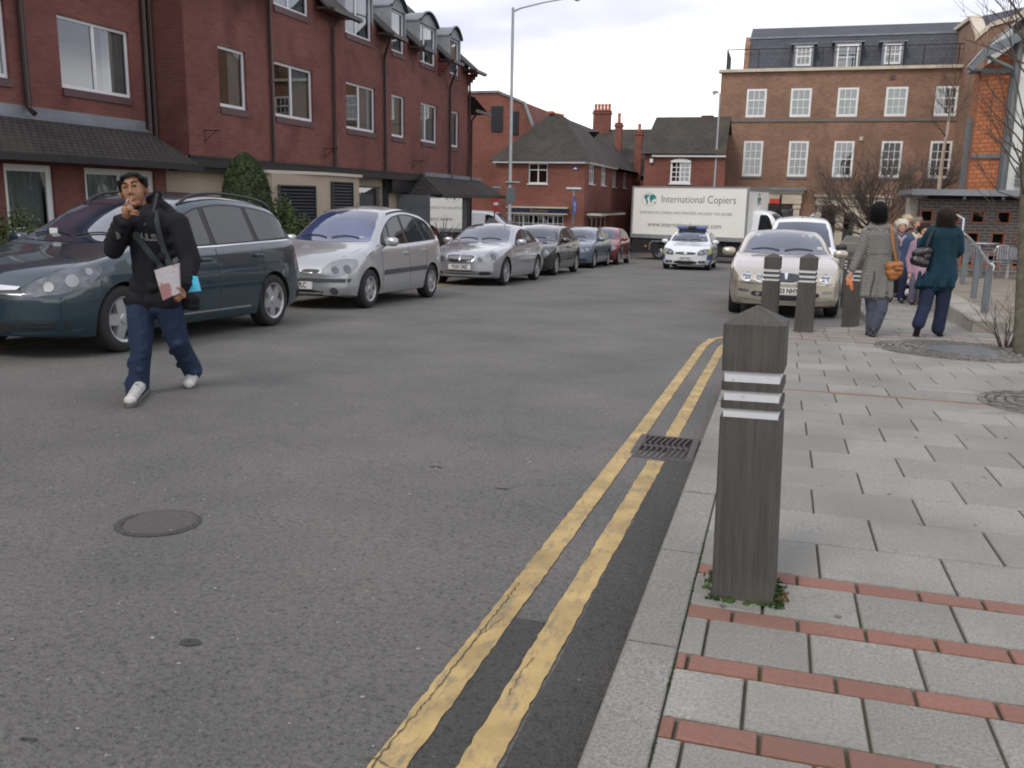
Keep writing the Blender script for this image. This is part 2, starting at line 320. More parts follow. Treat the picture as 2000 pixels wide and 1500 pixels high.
def strip_sheet(name, xs, ys, dz, m, f=gz):
    mb = MB()
    for j in range(len(ys)-1):
        for i in range(len(xs)-1):
            mb.face([(xs[i], ys[j], f(ys[j])+dz), (xs[i+1], ys[j], f(ys[j])+dz), (xs[i+1], ys[j+1], f(ys[j+1])+dz), (xs[i], ys[j+1], f(ys[j+1])+dz)])
    return tag(mb.build(name, m, merge=1e-4), kind='structure')
YS = [-2500, -12]+list(range(-10, 43, 4))+[42, 43, 44, 45, 46, 47, 48, 60, 120, 2500]
YS = sorted(set(YS))
strip_sheet('ground', [-2500, -60, 0, 60, 2500], YS, -.03, M_far)
# road and the cross street at the bottom, one sheet; left pavement starts at the far kerb
strip_sheet('road', [-8.6, -.2, 1.6], [-12]+list(range(-10, 43, 2)), 0, M_asph)
strip_sheet('cross_street', [-70, -20, 0, 20, 70], [42, 43, 44, 45, 46, 47, 48, 51.5], -.004, M_asph)
strip_sheet('far_pavement', [-70, 70], [51.5, 70], .1, M_slab)
# left pavement (planting strip and flags)
strip_sheet('left_pavement', [-14, -8.35], [-12]+list(range(-10, 41, 2))+[41], .1, M_slab)
mb = MB()
for j in range(-12, 41):
    mb.box(-8.35, -8.2, j+.004, j+.996, gz(j)-.05, gz(j)+.105)
tag(mb.build('left_kerb', M_kerb), kind='structure')

# right pavement: edge line of the footway, nearest first
EDGE = [(-.36, -12), (-.36, 2), (-.37, 5), (-.38, 9), (-.38, 11.6), (-.2, 12.15), (.35, 12.55), (1.0, 13.0), (1.28, 13.7), (1.35, 15), (1.35, 30), (1.35, 41)]
mb = MB()
for (x0, y0), (x1, y1) in zip(EDGE, EDGE[1:]):
    n = max(1, int(abs(y1-y0)/4))
    for k in range(n):
        a, b = k/n, (k+1)/n; xa, xb = x0+(x1-x0)*a, x0+(x1-x0)*b; ya, yb = y0+(y1-y0)*a, y0+(y1-y0)*b
        mb.face([(xa+.05, ya, gz(ya)+.085), (70, ya, gz(ya)+.085), (70, yb, gz(yb)+.085), (xb+.05, yb, gz(yb)+.085)])
        mb.face([(xa+.05, ya, gz(ya)+.085), (xb+.05, yb, gz(yb)+.085), (xb+.05, yb, gz(yb)-.1), (xa+.05, ya, gz(ya)-.1)])
tag(mb.build('pavement_bed', M_joint), kind='structure')
# kerb stones along the edge
def edge_at(y):
    for (x0, y0), (x1, y1) in zip(EDGE, EDGE[1:]):
        if y0 <= y <= y1: return x0+(x1-x0)*(y-y0)/(y1-y0)
    return EDGE[-1][0]
mb = MB(); random.seed(5)
pts = []; 
y = -11.47
while y < 11.2: pts.append((edge_at(y), y)); y += .82
pts += [(-.38, 11.6), (-.2, 12.15), (.35, 12.55), (1.0, 13.0), (1.28, 13.7), (1.35, 14.5)]
y = 15.3
while y < 41: pts.append((1.35, y)); y += .82
KW = .155
for (x0, y0), (x1, y1) in zip(pts, pts[1:]):
    d = Vector((x1-x0, y1-y0)); L = d.length; d /= L; n = Vector((d.y, -d.x)); g = .004; t = random.uniform(-.002, .002)
    a = Vector((x0, y0))+d*g; b = Vector((x1, y1))-d*g
    def V(p, off, z): q = p+n*off; return (q.x, q.y, gz(p.y)+z)
    b_ = .014
    prof = [(0, -.08), (0, .1-b_), (b_*.4, .1-b_*.3), (b_, .1), (KW-.004, .1), (KW, .096), (KW, 0)]
    vs = [V(a, o, z+t) for o, z in prof]+[V(b, o, z+t) for o, z in prof]; k = len(prof)
    fs = [(i, i+1, i+1+k, i+k) for i in range(k-1)]+[tuple(range(k)), tuple(range(2*k-1, k-1, -1))]
    mb.mesh(vs, fs)
tag(mb.build('right_kerb', M_kerb, smooth=40), kind='structure')

# paving: rows of slabs across, with courses of red pavers; every slab sits in its joint
def slab(mb, x0, x1, y0, y1, g=.005, b=.004, mi=0, tilt=.0012):
    # clip against the kerb line
    e = max(edge_at(y0), edge_at(y1))+KW+.006 if y0 > -12 else x0
    e0, e1 = edge_at(y0)+KW+.006, edge_at(y1)+KW+.006
    xa0, xa1 = max(x0+g, e0), max(x0+g, e1)
    if x1-g < min(e0, e1)+.02: return
    xb0, xb1 = max(x1-g, e0+.001), max(x1-g, e1+.001)
    ya, yb = y0+g, y1-g; t = [random.uniform(-tilt, tilt) for _ in range(4)]
    top = [(xa0+b, ya+b), (xb0-b, ya+b), (xb1-b, yb-b), (xa1+b, yb-b)]; lo = [(xa0, ya), (xb0, ya), (xb1, yb), (xa1, yb)]
    vs = [(x, y, gz(y)+.1+t[i]) for i, (x, y) in enumerate(top)]+[(x, y, gz(y)+.1-b+t[i]) for i, (x, y) in enumerate(lo)]+[(x, y, gz(y)+.08) for x, y in lo]
    fs = [(0, 1, 2, 3)]+[(i, i+4, (i+1) % 4+4, (i+1) % 4) for i in range(4)]+[(i+4, i+8, (i+1) % 4+8, (i+1) % 4+4) for i in range(4)]
    mb.mesh(vs, fs, mi)
HOLES = [(2.02, 10.9, .92), (2.17, 7.5, .66)]
def in_hole(x0, x1, y0, y1):
    for cx, cy, r in HOLES:
        nx = min(max(cx, x0), x1); ny = min(max(cy, y0), y1)
        if (nx-cx)**2+(ny-cy)**2 < (r*.8)**2: return True
    return False
mb = MB(); mr_ = MB(); random.seed(11)
BOLL = (-.035, 2.945, .115)
rows = []            # (y0,y1,kind,width,offset)
y = 1.63-6*.36
red = []
edges = [2.03, 2.395, 2.755, 3.145]
yy = 2.03-.36*12
prev = None
seq = [2.03-.36*k for k in range(12, 0, -1)]+edges
for a, b in zip(seq, seq[1:]): rows.append((a+.049, b-.049, 0, .30))
for e_ in seq: rows.append((e_-.049, e_+.049, 1, .2))
y = 3.145+.049
rows.append((y, 3.57, 0, .45)); y = 3.57
while y < 6.9: rows.append((y, y+.413, 0, .45)); y += .413
rows.append((y, y+.055, 1, .2)); y += .055
k = 0
while y < 10.9: rows.append((y, y+.413, 0, .45)); y += .413
for q in range(5):
    rows.append((y, y+.06, 1, .2)); y += .06; rows.append((y, y+.3, 0, .3)); y += .3
while y < 40.5: rows.append((y, y+.413, 0, .45)); y += .413
xoff = {0: .01, 1: .18, 2: .08}
for i, (a, b, kd, w) in enumerate(rows):
    off = (i % 2)*w/2+random.uniform(-.02, .02)+.01
    if kd: off = random.uniform(0, w)
    x = -3*w*2+off; xmax = 12 if a < 14 else 22
    while x < xmax:
        x1 = x+w
        if x1 > -.4 and not in_hole(x, x1, a, b):
            slab(mr_ if kd else mb, x, x1, a, b, g=.004 if a > 3.6 else (.005 if kd else .0045))
        x = x1
tag(mb.build('pavement', M_slab, smooth=30), kind='structure')
tag(mr_.build('red_paver_course', M_redb, smooth=30), kind='structure')

# double yellow lines
def line_strip(name, pts, w, wob=.006, seed=1):
    random.seed(seed); mb = MB(); P = [Vector(p) for p in pts]; dense = []
    for a, b in zip(P, P[1:]):
        n = max(1, int((b-a).length/.03)) if a.y < 14 else max(1, int((b-a).length/.5))
        dense += [a+(b-a)*k/n for k in range(n)]
    dense.append(P[-1]); L = []; R = []
    for i, p in enumerate(dense):
        t = (dense[min(i+1, len(dense)-1)]-dense[max(i-1, 0)]).normalized(); n = Vector((t.y, -t.x))
        j1 = random.uniform(-wob, wob)*.5+.003*noise.noise(Vector((i*.21, seed, 0))); j2 = random.uniform(-wob, wob)*.5+.003*noise.noise(Vector((i*.19, seed, 5)))
        L.append(p-n*(w/2+j1)); R.append(p+n*(w/2+j2))
    for i in range(len(dense)-1):
        q = [L[i], R[i], R[i+1], L[i+1]]; mb.face([(p.x, p.y, gz(p.y)+.005) for p in q])
    return tag(mb.build(name, M_yel, merge=1e-4), kind='structure')
line_strip('yellow_line', [(-.822, -3), (-.822, 2), (-.80, 5.6), (-.80, 10.6), (-.75, 11.35), (-.5, 11.95), (.1, 12.6), (.6, 13.2)], .092)
line_strip('yellow_line', [(-.618, -3), (-.618, 2), (-.60, 5.0)], .092, seed=2)
line_strip('yellow_line', [(-.59, 5.6), (-.585, 10.6), (-.5, 11.3), (-.25, 11.75), (.3, 12.25)], .088, seed=3)
line_strip('yellow_line', [(-7.25, -10), (-7.28, 11), (-7.15, 24), (-7.2, 40)], .09, seed=4)
line_strip('yellow_line', [(-7.45, -10), (-7.48, 11), (-7.35, 24), (-7.4, 40)], .09, seed=5)

# darker tar band between the lines and the kerb, and bits of patching
def blob_sheet(name, cx, cy, rx, ry, dz, m, n=40, wob=.08, seed=1, label=None, rot=0):
    random.seed(seed); mb = MB(); pts = []
    for k in range(n):
        a = 2*pi*k/n; r = 1+wob*noise.noise(Vector((cos(a)*1.6, sin(a)*1.6, seed*3.3)))*2
        dx_, dy_ = rx*r*cos(a), ry*r*sin(a)
        pts.append((cx+dx_*cos(rot)-dy_*sin(rot), cy+dx_*sin(rot)+dy_*cos(rot)))
    mb.face([(x, y, gz(y)+dz) for x, y in pts]); return mb.build(name, m)
mb = MB(); P = []
for k in range(61):
    y = 1.2+k*.07; P.append((-.56+.02*noise.noise(Vector((y*3, 0, 0))), -.375, y))
for a, b in zip(P, P[1:]): mb.face([(a[0], a[2], gz(a[2])+.0025), (a[1]-.002, a[2], gz(a[2])+.0025), (b[1]-.002, b[2], gz(b[2])+.0025), (b[0], b[2], gz(b[2])+.0025)])
P = []
for k in range(30):
    y = 1.4+k*.045; P.append((-.775+.01*noise.noise(Vector((y*5, 0, 0))), -.665, y))
for a, b in zip(P, P[1:]): mb.face([(a[0], a[2], gz(a[2])+.0025), (a[1], a[2], gz(a[2])+.0025), (b[1], b[2], gz(b[2])+.0025), (b[0], b[2], gz(b[2])+.0025)])
tag(mb.build('road_patch', M_asph2), kind='structure')
mb = MB(); random.seed(31)
def crack(pts, w):
    P_ = []
    for (x0, y0), (x1, y1) in zip(pts, pts[1:]):
        n = max(2, int(math.hypot(x1-x0, y1-y0)/.012))
        for k in range(n): P_.append((x0+(x1-x0)*k/n+random.gauss(0, .0022), y0+(y1-y0)*k/n+random.gauss(0, .0015)))
    for i in range(len(P_)-1):
        a, b = Vector(P_[i]), Vector(P_[i+1]); t = (b-a).normalized(); n_ = Vector((t.y, -t.x))*w*random.uniform(.25, 1)
        mb.face([(q.x, q.y, gz(q.y)+.0075) for q in (a-n_, a+n_, b+n_, b-n_)])
crack([(-.853, 1.55), (-.858, 1.85), (-.845, 2.1), (-.842, 2.5), (-.838, 2.75), (-.84, 3.0)], .0028); crack([(-.90, 1.79), (-.86, 1.80), (-.81, 1.775), (-.70, 1.785)], .003); crack([(-.842, 2.5), (-.82, 2.62), (-.80, 2.7)], .0016); crack([(-.64, 2.2), (-.645, 2.35), (-.63, 2.45)], .0014)
tag(mb.build('road_crack', M_dark if 0 else M_joint), kind='structure')
# round ironwork cover tarred over
c = G(310, 1022)
mb = MB()
mb.lathe([(0, .004), (.155, .004), (.158, .0035)], 40, (c.x, c.y, gz(c.y)), mi=0)
mb.M = Matrix()
ring = []
for k in range(64):
    a = 2*pi*k/64; w = .012+.008*noise.noise(Vector((cos(a)*3, sin(a)*3, 1)))
    ring.append((a, .160-w, .172+w*.5))
for i in range(64):
    a0, r0_, r1_ = ring[i]; a1, q0, q1 = ring[(i+1) % 64]
    mb.face([(c.x+r0_*cos(a0), c.y+r0_*sin(a0), gz(c.y+r0_*sin(a0))+.006), (c.x+r1_*cos(a0), c.y+r1_*sin(a0), gz(c.y+r1_*sin(a0))+.003), (c.x+q1*cos(a1), c.y+q1*sin(a1), gz(c.y+q1*sin(a1))+.003), (c.x+q0*cos(a1), c.y+q0*sin(a1), gz(c.y+q0*sin(a1))+.006)], mi=1)
M_cov = mat('tarred_cover', (.085, .075, .07), .8, bump=.6, bscale=60, vscale=30)
o = mb.build('manhole_cover', [M_cov, M_asph2], fixn=False)
tag(o, 'round tarred manhole cover sunk in the road in front of the walking man', 'manhole cover')
c = G(372, 1256); o = blob_sheet('road_pothole', c.x, c.y, .035, .022, .004, M_asph2, seed=7); tag(o, kind='structure')
for i, (px, py, rx, ry) in enumerate([(850, 912, .035, .014), (60, 1445, .02, .008), (985, 955, .03, .012)]):
    c = G(px, py); tag(blob_sheet('road_stain', c.x, c.y, rx, ry, .003, M_asph2, wob=.5, seed=20+i), kind='structure')

# drain gully
t = thing('drain_grate', 'rusty cast iron drain grate across the yellow line beside the kerb', 'drain grate', (-.59, 5.33, gz(5.33)))
mb = MB(); w, h = .185, .265
mb.box(-w, w, -h, -h+.025, .0, .012); mb.box(-w, w, h-.025, h, .0, .012); mb.box(-w, -w+.04, -h+.025, h-.025, 0, .012); mb.box(w-.04, w, -h+.025, h-.025, 0, .012)
mb.box(-w, w, -h, h, -.03, .003, mi=1)
mb.build('frame', [M_iron, M_dark], t)
mb = MB()
for k in range(8):
    x = -w+.055+k*.035; mb.tube([(x, -h+.03, .008), (x+.02, -.05, .009), (x-.012, .08, .009), (x+.012, h-.03, .008)], .007, 6)
mb.box(-w+.045, w-.045, -.012, .012, .003, .014)
mb.build('bar', M_iron, t, smooth=40)

# cobbled rings round the street trees
def cobble_ring(cx, cy, rin, rout, label):
    mb = MB(); random.seed(3); r = rin; z0 = gz(cy)+.1
    mb.face([(cx+(rout+.03)*cos(k*pi/24), cy+(rout+.03)*sin(k*pi/24), gz(cy+(rout+.03)*sin(k*pi/24))+.0905) for k in range(48)], mi=1); mb.prism([(cx+(rout+.33)*cos(k*pi/24), cy+(rout+.33)*sin(k*pi/24)) for k in range(48)], 0, 0, ax='z', mi=2) if 0 else [mb.face([(cx+(rout+.0)*cos(k*pi/24), cy+(rout)*sin(k*pi/24), gz(cy+rout*sin(k*pi/24))+.094), (cx+(rout+.4)*cos(k*pi/24), cy+(rout+.4)*sin(k*pi/24), gz(cy+(rout+.4)*sin(k*pi/24))+.094), (cx+(rout+.4)*cos(k*pi/24+pi/24), cy+(rout+.4)*sin(k*pi/24+pi/24), gz(cy+(rout+.4)*sin(k*pi/24+pi/24))+.094), (cx+(rout)*cos(k*pi/24+pi/24), cy+(rout)*sin(k*pi/24+pi/24), gz(cy+rout*sin(k*pi/24+pi/24))+.094)], mi=2) for k in range(48)]
    while r < rout:
        n = int(2*pi*r/.1)
        for k in range(n):
            if random.random() < .04: continue
            a = 2*pi*(k+.5*(int(r*100) % 2))/n; aw = 2*pi/n*.43; rw = .028
            zt = random.uniform(.0, .012)
            q = [(r-rw, a-aw), (r+rw, a-aw), (r+rw, a+aw), (r-rw, a+aw)]
            top = [(cx+(x*.86+r*.14)*cos(b*.9+a*.1), cy+(x*.86+r*.14)*sin(b*.9+a*.1), gz(cy+x*sin(b))+.1+zt) for x, b in q]
            lo = [(cx+x*cos(b), cy+x*sin(b), gz(cy+x*sin(b))+.085) for x, b in q]
            mb.mesh(top+lo, [(0, 1, 2, 3)]+[(i, i+4, (i+1) % 4+4, (i+1) % 4) for i in range(4)])
        r += .068
    o = mb.build('cobble_ring', [M_cobble, M_joint, M_slab]); tag(o, label, 'cobble ring')
M_metalplate = mat('galvanised_cover', (.16, .17, .18), .5, .5, vscale=5)
cobble_ring(2.02, 10.9, .42, .9, 'circular ring of small cobbles round a metal cover, beside the slim street tree')
mb = MB(); mb.lathe([(0, .012), (.36, .012), (.39, .0)], 40, (2.02, 10.9, gz(10.9)+.095))
tag(mb.build('metal_cover', M_metalplate), 'round grey metal cover inside the farther cobble ring', 'metal cover')
cobble_ring(2.17, 7.5, .2, .62, 'circular ring of small cobbles at the right edge of the pavement, nearest to the camera')

# small grit, gum and litter specks
mb = MB(); rg = random.Random(17)
for k in range(260):
    d = rg.uniform(1.6, 9); x = rg.uniform(-6.5, -.95)*min(1, d/4); s_ = rg.uniform(.003, .009); z = gz(d)+.003; n = 5; a0 = rg.uniform(0, 6)
    mb.mesh([(x+s_*cos(a0+2*pi*j/n), d+s_*rg.uniform(.5, 1)*sin(a0+2*pi*j/n), z) for j in range(n)]+[(x, d, z+s_*.6)], [(j, (j+1) % n, n) for j in range(n)])
tag(mb.build('road_grit', mat('pale_grit', (.3, .29, .27), .8, var=.4, vscale=3), fixn=False), 'pale grit and tiny litter specks scattered over the road', 'grit', kind='stuff')
mb = MB()
for k in range(70):
    y = rg.uniform(1.9, 9); x = rg.uniform(-.1, 2.6); s_ = rg.uniform(.006, .014); n = 9
    mb.face([(x+s_*rg.uniform(.8, 1.1)*cos(2*pi*j/n), y+s_*rg.uniform(.8, 1.1)*sin(2*pi*j/n), gz(y+s_*sin(2*pi*j/n))+.1022) for j in range(n)])
tag(mb.build('gum_spots', mat('gum', (.13, .125, .115), .8), fixn=False), 'dark trodden gum spots on the paving slabs', 'gum', kind='stuff')
# ------------------------------------------------------------------ buildings
M_br_red = brickmat('red_brick', (.20, .07, .055), (.145, .053, .045), (.14, .08, .068), var=.22, dirt=(.10, .035, .032))
M_br_dk = brickmat('dark_red_brick', (.15, .04, .033), (.12, .036, .03), (.11, .055, .05), var=.2)
M_br_mid = brickmat('mid_red_brick', (.22, .07, .05), (.15, .05, .04), (.20, .12, .09), var=.25)
M_br_brn = brickmat('brown_brick', (.27, .145, .095), (.18, .092, .062), (.26, .19, .14), var=.25, dirt=(.2, .12, .08))
M_br_blue = brickmat('blue_brick', (.135, .138, .15), (.09, .09, .1), (.30, .235, .20), ms=.016, var=.2)
M_tile_or = brickmat('orange_hung_tile', (.44, .165, .075), (.34, .12, .058), (.2, .075, .04), bw=.17, rh=.11, ms=.008, bump=.9, var=.2)
M_rooft = brickmat('brown_roof_tile', (.066, .057, .05), (.045, .04, .037), (.018, .016, .015), bw=.17, rh=.11, ms=.016, bump=.8, var=.3, dirt=(.06, .06, .045))
M_roofd = brickmat('old_roof_tile', (.075, .066, .058), (.052, .046, .042), (.03, .028, .026), bw=.17, rh=.1, ms=.014, bump=.8, var=.25, dirt=(.08, .07, .045))
M_slate = brickmat('slate_roof', (.088, .092, .11), (.07, .074, .09), (.04, .042, .05), bw=.3, rh=.22, ms=.01, var=.15)
M_stone = mat('cream_stone', (.52, .46, .36), .8, vscale=2, bump=.2)
M_band = mat('grey_stone_band', (.16, .14, .12), .85, vscale=2)
M_wht = mat('white_paint', (.72, .73, .72), .4, vscale=1, var=.05)
M_upvc = mat('white_upvc', (.66, .67, .68), .3, vscale=1, var=.05)
M_sill = mat('brown_tile_sill', (.085, .042, .045), .5, vscale=6)
M_lead = mat('lead', (.2, .215, .235), .5, .3, vscale=2, var=.2)
M_pipe = mat('brown_pipe', (.035, .018, .017), .35, vscale=5)
M_blackp = mat('black_paint', (.012, .012, .014), .4)
M_beige = mat('beige_render', (.36, .30, .225), .85, vscale=1.2, var=.1, bump=.1)
M_cream = mat('cream_render', (.47, .43, .35), .85, vscale=1.2, var=.1)
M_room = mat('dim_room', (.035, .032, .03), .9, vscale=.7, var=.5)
M_curt = mat('net_curtain', (.50, .50, .47), .9, vscale=2)
M_blind = mat('white_blind', (.62, .62, .6), .8, vscale=2, var=.06)
M_glass = glassmat('window_glass', boost=1.6, base=.10)
M_glass_d = glassmat('shop_glass', tint=(.3, .32, .33), boost=2.2, base=.42)
M_greymet = mat('grey_metal', (.16, .18, .195), .45, .4, vscale=2)
M_galv = mat('galvanised_steel', (.33, .35, .37), .45, .5, vscale=3)
M_grepaint = mat('grey_paint', (.135, .145, .15), .6, vscale=2)
M_render = mat('white_render', (.62, .64, .6), .85, vscale=1)
M_pot = mat('chimney_pot', (.4, .13, .08), .8)
M_grille = mat('louvre_dark', (.035, .037, .045), .5)

def facade(mb, M, u0, u1, z0, z1, openings, depth=.11, mi=0):
    """wall sheet with real openings and reveals; M maps (u, out, z) to world; openings (ua,ub,za,zb)"""
    us = sorted({u0, u1, *[o[0] for o in openings], *[o[1] for o in openings]}); zs = sorted({z0, z1, *[o[2] for o in openings], *[o[3] for o in openings]})
    us = [u for u in us if u0-1e-6 <= u <= u1+1e-6]; zs = [z for z in zs if z0-1e-6 <= z <= z1+1e-6]
    old = mb.M; mb.M = M
    for a, b in zip(us, us[1:]):
        run = None
        for c, d in zip(zs, zs[1:]):
            cu, cz = (a+b)/2, (c+d)/2
            hole = any(o[0] < cu < o[1] and o[2] < cz < o[3] for o in openings)
            if not hole: mb.face([(a, 0, c), (b, 0, c), (b, 0, d), (a, 0, d)], [(a, c), (b, c), (b, d), (a, d)], mi)
    for a, b, c, d in openings:
        d = min(d, z1)
        mb.face([(a, 0, c), (a, 0, d), (a, -depth, d), (a, -depth, c)], [(a, c), (a, d), (a+depth, d), (a+depth, c)], mi)
        mb.face([(b, 0, c), (b, 0, d), (b, -depth, d), (b, -depth, c)], [(b, c), (b, d), (b+depth, d), (b+depth, c)], mi)
        mb.face([(a, 0, c), (b, 0, c), (b, -depth, c), (a, -depth, c)], [(a, c), (b, c), (b, c+depth), (a, c+depth)], mi)
        if d < z1: mb.face([(a, 0, d), (b, 0, d), (b, -depth, d), (a, -depth, d)], [(a, d), (b, d), (b, d+depth), (a, d+depth)], mi)
    mb.M = old
MX = lambda X: Matrix(((0, 1, 0, X), (1, 0, 0, 0), (0, 0, 1, 0), (0, 0, 0, 1)))      # facade looking towards +X : u=Y, out=+X
MYf = lambda Y: Matrix(((1, 0, 0, 0), (0, -1, 0, Y), (0, 0, 1, 0), (0, 0, 0, 1)))    # facade looking towards -Y : u=X, out=-Y
def window(root, M, ua, ub, za, zb, cols=(), bars=(), fr=.06, bar=.025, m=None, sill=None, inset=.06, fill='room', glass=None, seed=0, mull=.07, name='window', proud=0):
    """one window: frame (parent) with its glazing bars, > pane, > curtain/interior, > sill"""
    m = m or M_upvc; mb = MB(); mb.M = M; n0, n1 = -inset-.045, -inset+proud
    mb.box(ua, ub, n0, n1, za, za+fr*1.25); mb.box(ua, ub, n0, n1, zb-fr, zb); mb.box(ua, ua+fr, n0, n1-.001, za+fr*1.25, zb-fr); mb.box(ub-fr, ub, n0, n1-.001, za+fr*1.25, zb-fr)
    for c in cols: u = ua+(ub-ua)*c; mb.box(u-mull/2, u+mull/2, n0+.002, n1-.002, za+fr*1.25, zb-fr)
    for kind, t, a, b in bars:      # ('v',t,lo,hi) vertical bar at fraction t spanning lo..hi ; ('h',...)
        if kind == 'v': u = ua+fr+(ub-ua-2*fr)*t; mb.box(u-bar/2, u+bar/2, n0+.012, n1-.012, za+fr+(zb-za-2*fr)*a, za+fr+(zb-za-2*fr)*b)
        elif kind == 'h': z = za+fr+(zb-za-2*fr)*t; mb.box(ua+fr+(ub-ua-2*fr)*a, ua+fr+(ub-ua-2*fr)*b, n0+.01, n1-.01, z-bar/2, z+bar/2)
        else: z = za+fr+(zb-za-2*fr)*t; mb.box(ua+fr, ub-fr, n0+.004, n1-.004, z-bar, z+bar)
    w = mb.build(name, m, root)
    w['_w'] = 1
    def sub(nm, mbx, mm):
        o = mbx.build(nm, mm, None, fixn=(nm != 'pane')); P = root.location if root.get('_world') else Vector()
        for v in o.data.vertices: v.co -= P
        o.parent = w; return o
    mb = MB(); mb.M = M; mb.face([(ua+fr, n0+.02, za+fr), (ub-fr, n0+.02, za+fr), (ub-fr, n0+.02, zb-fr), (ua+fr, n0+.02, zb-fr)]); sub('pane', mb, glass or M_glass)
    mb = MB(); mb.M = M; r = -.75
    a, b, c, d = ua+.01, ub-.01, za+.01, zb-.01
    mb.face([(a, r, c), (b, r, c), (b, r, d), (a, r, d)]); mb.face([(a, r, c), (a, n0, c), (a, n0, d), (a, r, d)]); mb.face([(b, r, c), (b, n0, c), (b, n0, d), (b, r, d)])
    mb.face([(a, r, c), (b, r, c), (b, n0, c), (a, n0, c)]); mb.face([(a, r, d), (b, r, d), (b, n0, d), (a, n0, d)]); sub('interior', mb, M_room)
    random.seed(seed+int(ua*37))
    def curtain(x0, x1, z0, z1, mm, amp=.02, off=-.17, nm='curtain'):
        mb = MB(); mb.M = M; n = max(6, int((x1-x0)/.02)); vs = []; p = random.uniform(0, 9)
        for k in range(n+1):
            u = x0+(x1-x0)*k/n; o_ = off+amp*sin(k*.9+p)+amp*.6*sin(k*.37+p*2)
            vs += [(u, o_, z0), (u, o_*1.0+amp*.2, z1)]
        mb.mesh(vs, [(2*k, 2*k+2, 2*k+3, 2*k+1) for k in range(n)]); o = sub(nm, mb, mm); o.data.polygons.foreach_set('use_smooth', [True]*n)
    if fill == 'net': curtain(ua+fr, ub-fr, za+fr, zb-fr, M_curt)
    if fill == 'side':
        wd = (ub-ua)*.3; curtain(ub-fr-wd, ub-fr, za+fr, zb-fr, M_curt, .025)
    if fill == 'half': curtain(ua+(ub-ua)*.52, ub-fr, za+fr, zb-fr, M_curt, .015)
    if fill == 'blind': curtain(ua+fr, ub-fr, za+fr, zb-fr, M_blind, .001, -.14, 'blind')
    if sill:
        mb = MB(); mb.M = M; d, h, mm, ov = sill; mb.box(ua-ov, ub+ov, -.1, d, za-h, za-.003); sub('sill', mb, mm)
    return w
def wpart(name, mb, m, root, **k): return mb.build(name, m, root, **k)

# --- the long red brick building on the left --------------------------------
A = thing('brick_building', 'long red brick building with arched lead dormers and brown downpipes, left of the street', 'building', (-13, 20, gz(20)), world=True)
MA, MA1 = MX(-12.0), MX(-12.8)
up = [(20.05, 21.75), (23.75, 25.45), (26.85, 27.85), (29.15, 30.55), (31.95, 32.95)]      # second floor, under the dormers
fl = [(17.72, 18.78, ()), (19.98, 21.85, (.46,)), (23.72, 25.63, (.47,)), (26.8, 27.84, ()), (29.2, 30.7, (.34,)), (32.0, 32.95, ())]
S1, T1, S2, T2 = 3.18, 4.46, 5.74, 6.98
op = [(a, b, S1, T1) for a, b, c in fl]+[(a, b, S2, 9) for a, b in up]
mb = MB(); facade(mb, MA, 16.56, 34.0, 2.06, 6.3, op)
facade(mb, MYf(16.56), -12.8, -12.0, 2.06, 6.3, [])
near = [(10.9, 12.86), (14.02, 15.9), (7.2, 9.0)]
facade(mb, MA1, -14, 16.56, 2.66, 6.3, [(a, b, 3.15, 4.42) for a, b in near])
facade(mb, MA1, 15.9, 16.56, 1.9, 2.66, [])
# end wall and rear
mb.face([(-12, 34, 2.06), (-20, 34, 2.06), (-20, 34, 6.3), (-12, 34, 6.3)], [(0, 2.06), (8, 2.06), (8, 6.3), (0, 6.3)])
mb.prism([(-12, 6.3), (-20, 6.3), (-16, 9.4)], 33.99, 33.9, 'y')
# recessed lower end bay
facade(mb, MX(-12.35), 34.0, 35.35, 1.6, 4.75, [])
mb.face([(-12.35, 35.35, 1.6), (-16, 35.35, 1.6), (-16, 35.35, 4.75), (-12.35, 35.35, 4.75)], [(0, 2.06), (4, 2.06), (4, 4.75), (0, 4.75)])
wpart('wall', mb, M_br_red, A, fixn=False)
# soldier course under the overhang and dark soffit edge
mb = MB(); mb.box(-12.6, -11.97, 16.5, 29.2, 1.86, 2.055); mb.box(-12.9, -12.0, 16.5, 34.02, 1.96, 2.05)
mb.box(-12.02, -11.95, 16.5, 34.0, 2.045, 2.09)
wpart('fascia', mb, M_blackp, A)
# ground floor, near wing
mb = MB(); gfw = [(11.9, 12.95), (13.68, 15.6), (8.9, 10.6)]
facade(mb, MX(-12.15), -14, 15.95, gz(16)-.2, 1.95, [(a, b, .55, 1.72) for a, b in gfw])
wpart('lower_wall', mb, M_br_red, A, fixn=False)
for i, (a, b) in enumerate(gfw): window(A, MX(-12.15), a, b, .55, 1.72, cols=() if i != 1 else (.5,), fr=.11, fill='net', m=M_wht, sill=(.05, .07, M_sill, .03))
# pent roof over it
mb = MB(); mb.face([(-12.8, -14, 2.58), (-12.8, 16.2, 2.58), (-11.55, 16.3, 1.86), (-11.55, -14, 1.86)], [(0, 2), (30.2, 2), (30.3, .6), (0, .6)])
mb.face([(-12.8, 16.2, 2.58), (-12.8, 16.6, 1.86), (-11.55, 16.3, 1.86)], [(0, 1.4), (0, 0), (1.2, 0)])
wpart('pent_roof', mb, M_rooft, A, fixn=False)
mb = MB(); mb.box(-12.2, -11.55, -14, 16.3, 1.79, 1.855); mb.box(-11.56, -11.50, -14, 16.32, 1.76, 1.875); wpart('gutter', mb, M_blackp, A)
mb = MB(); mb.face([(-12.795, -14, 2.74), (-12.795, 16.25, 2.74), (-12.795, 16.25, 2.58), (-12.795, -14, 2.58)]); mb.face([(-12.795, -14, 2.59), (-12.795, 16.25, 2.59), (-12.66, 16.25, 2.51), (-12.66, -14, 2.51)])
wpart('lead_flashing', mb, M_lead, A)
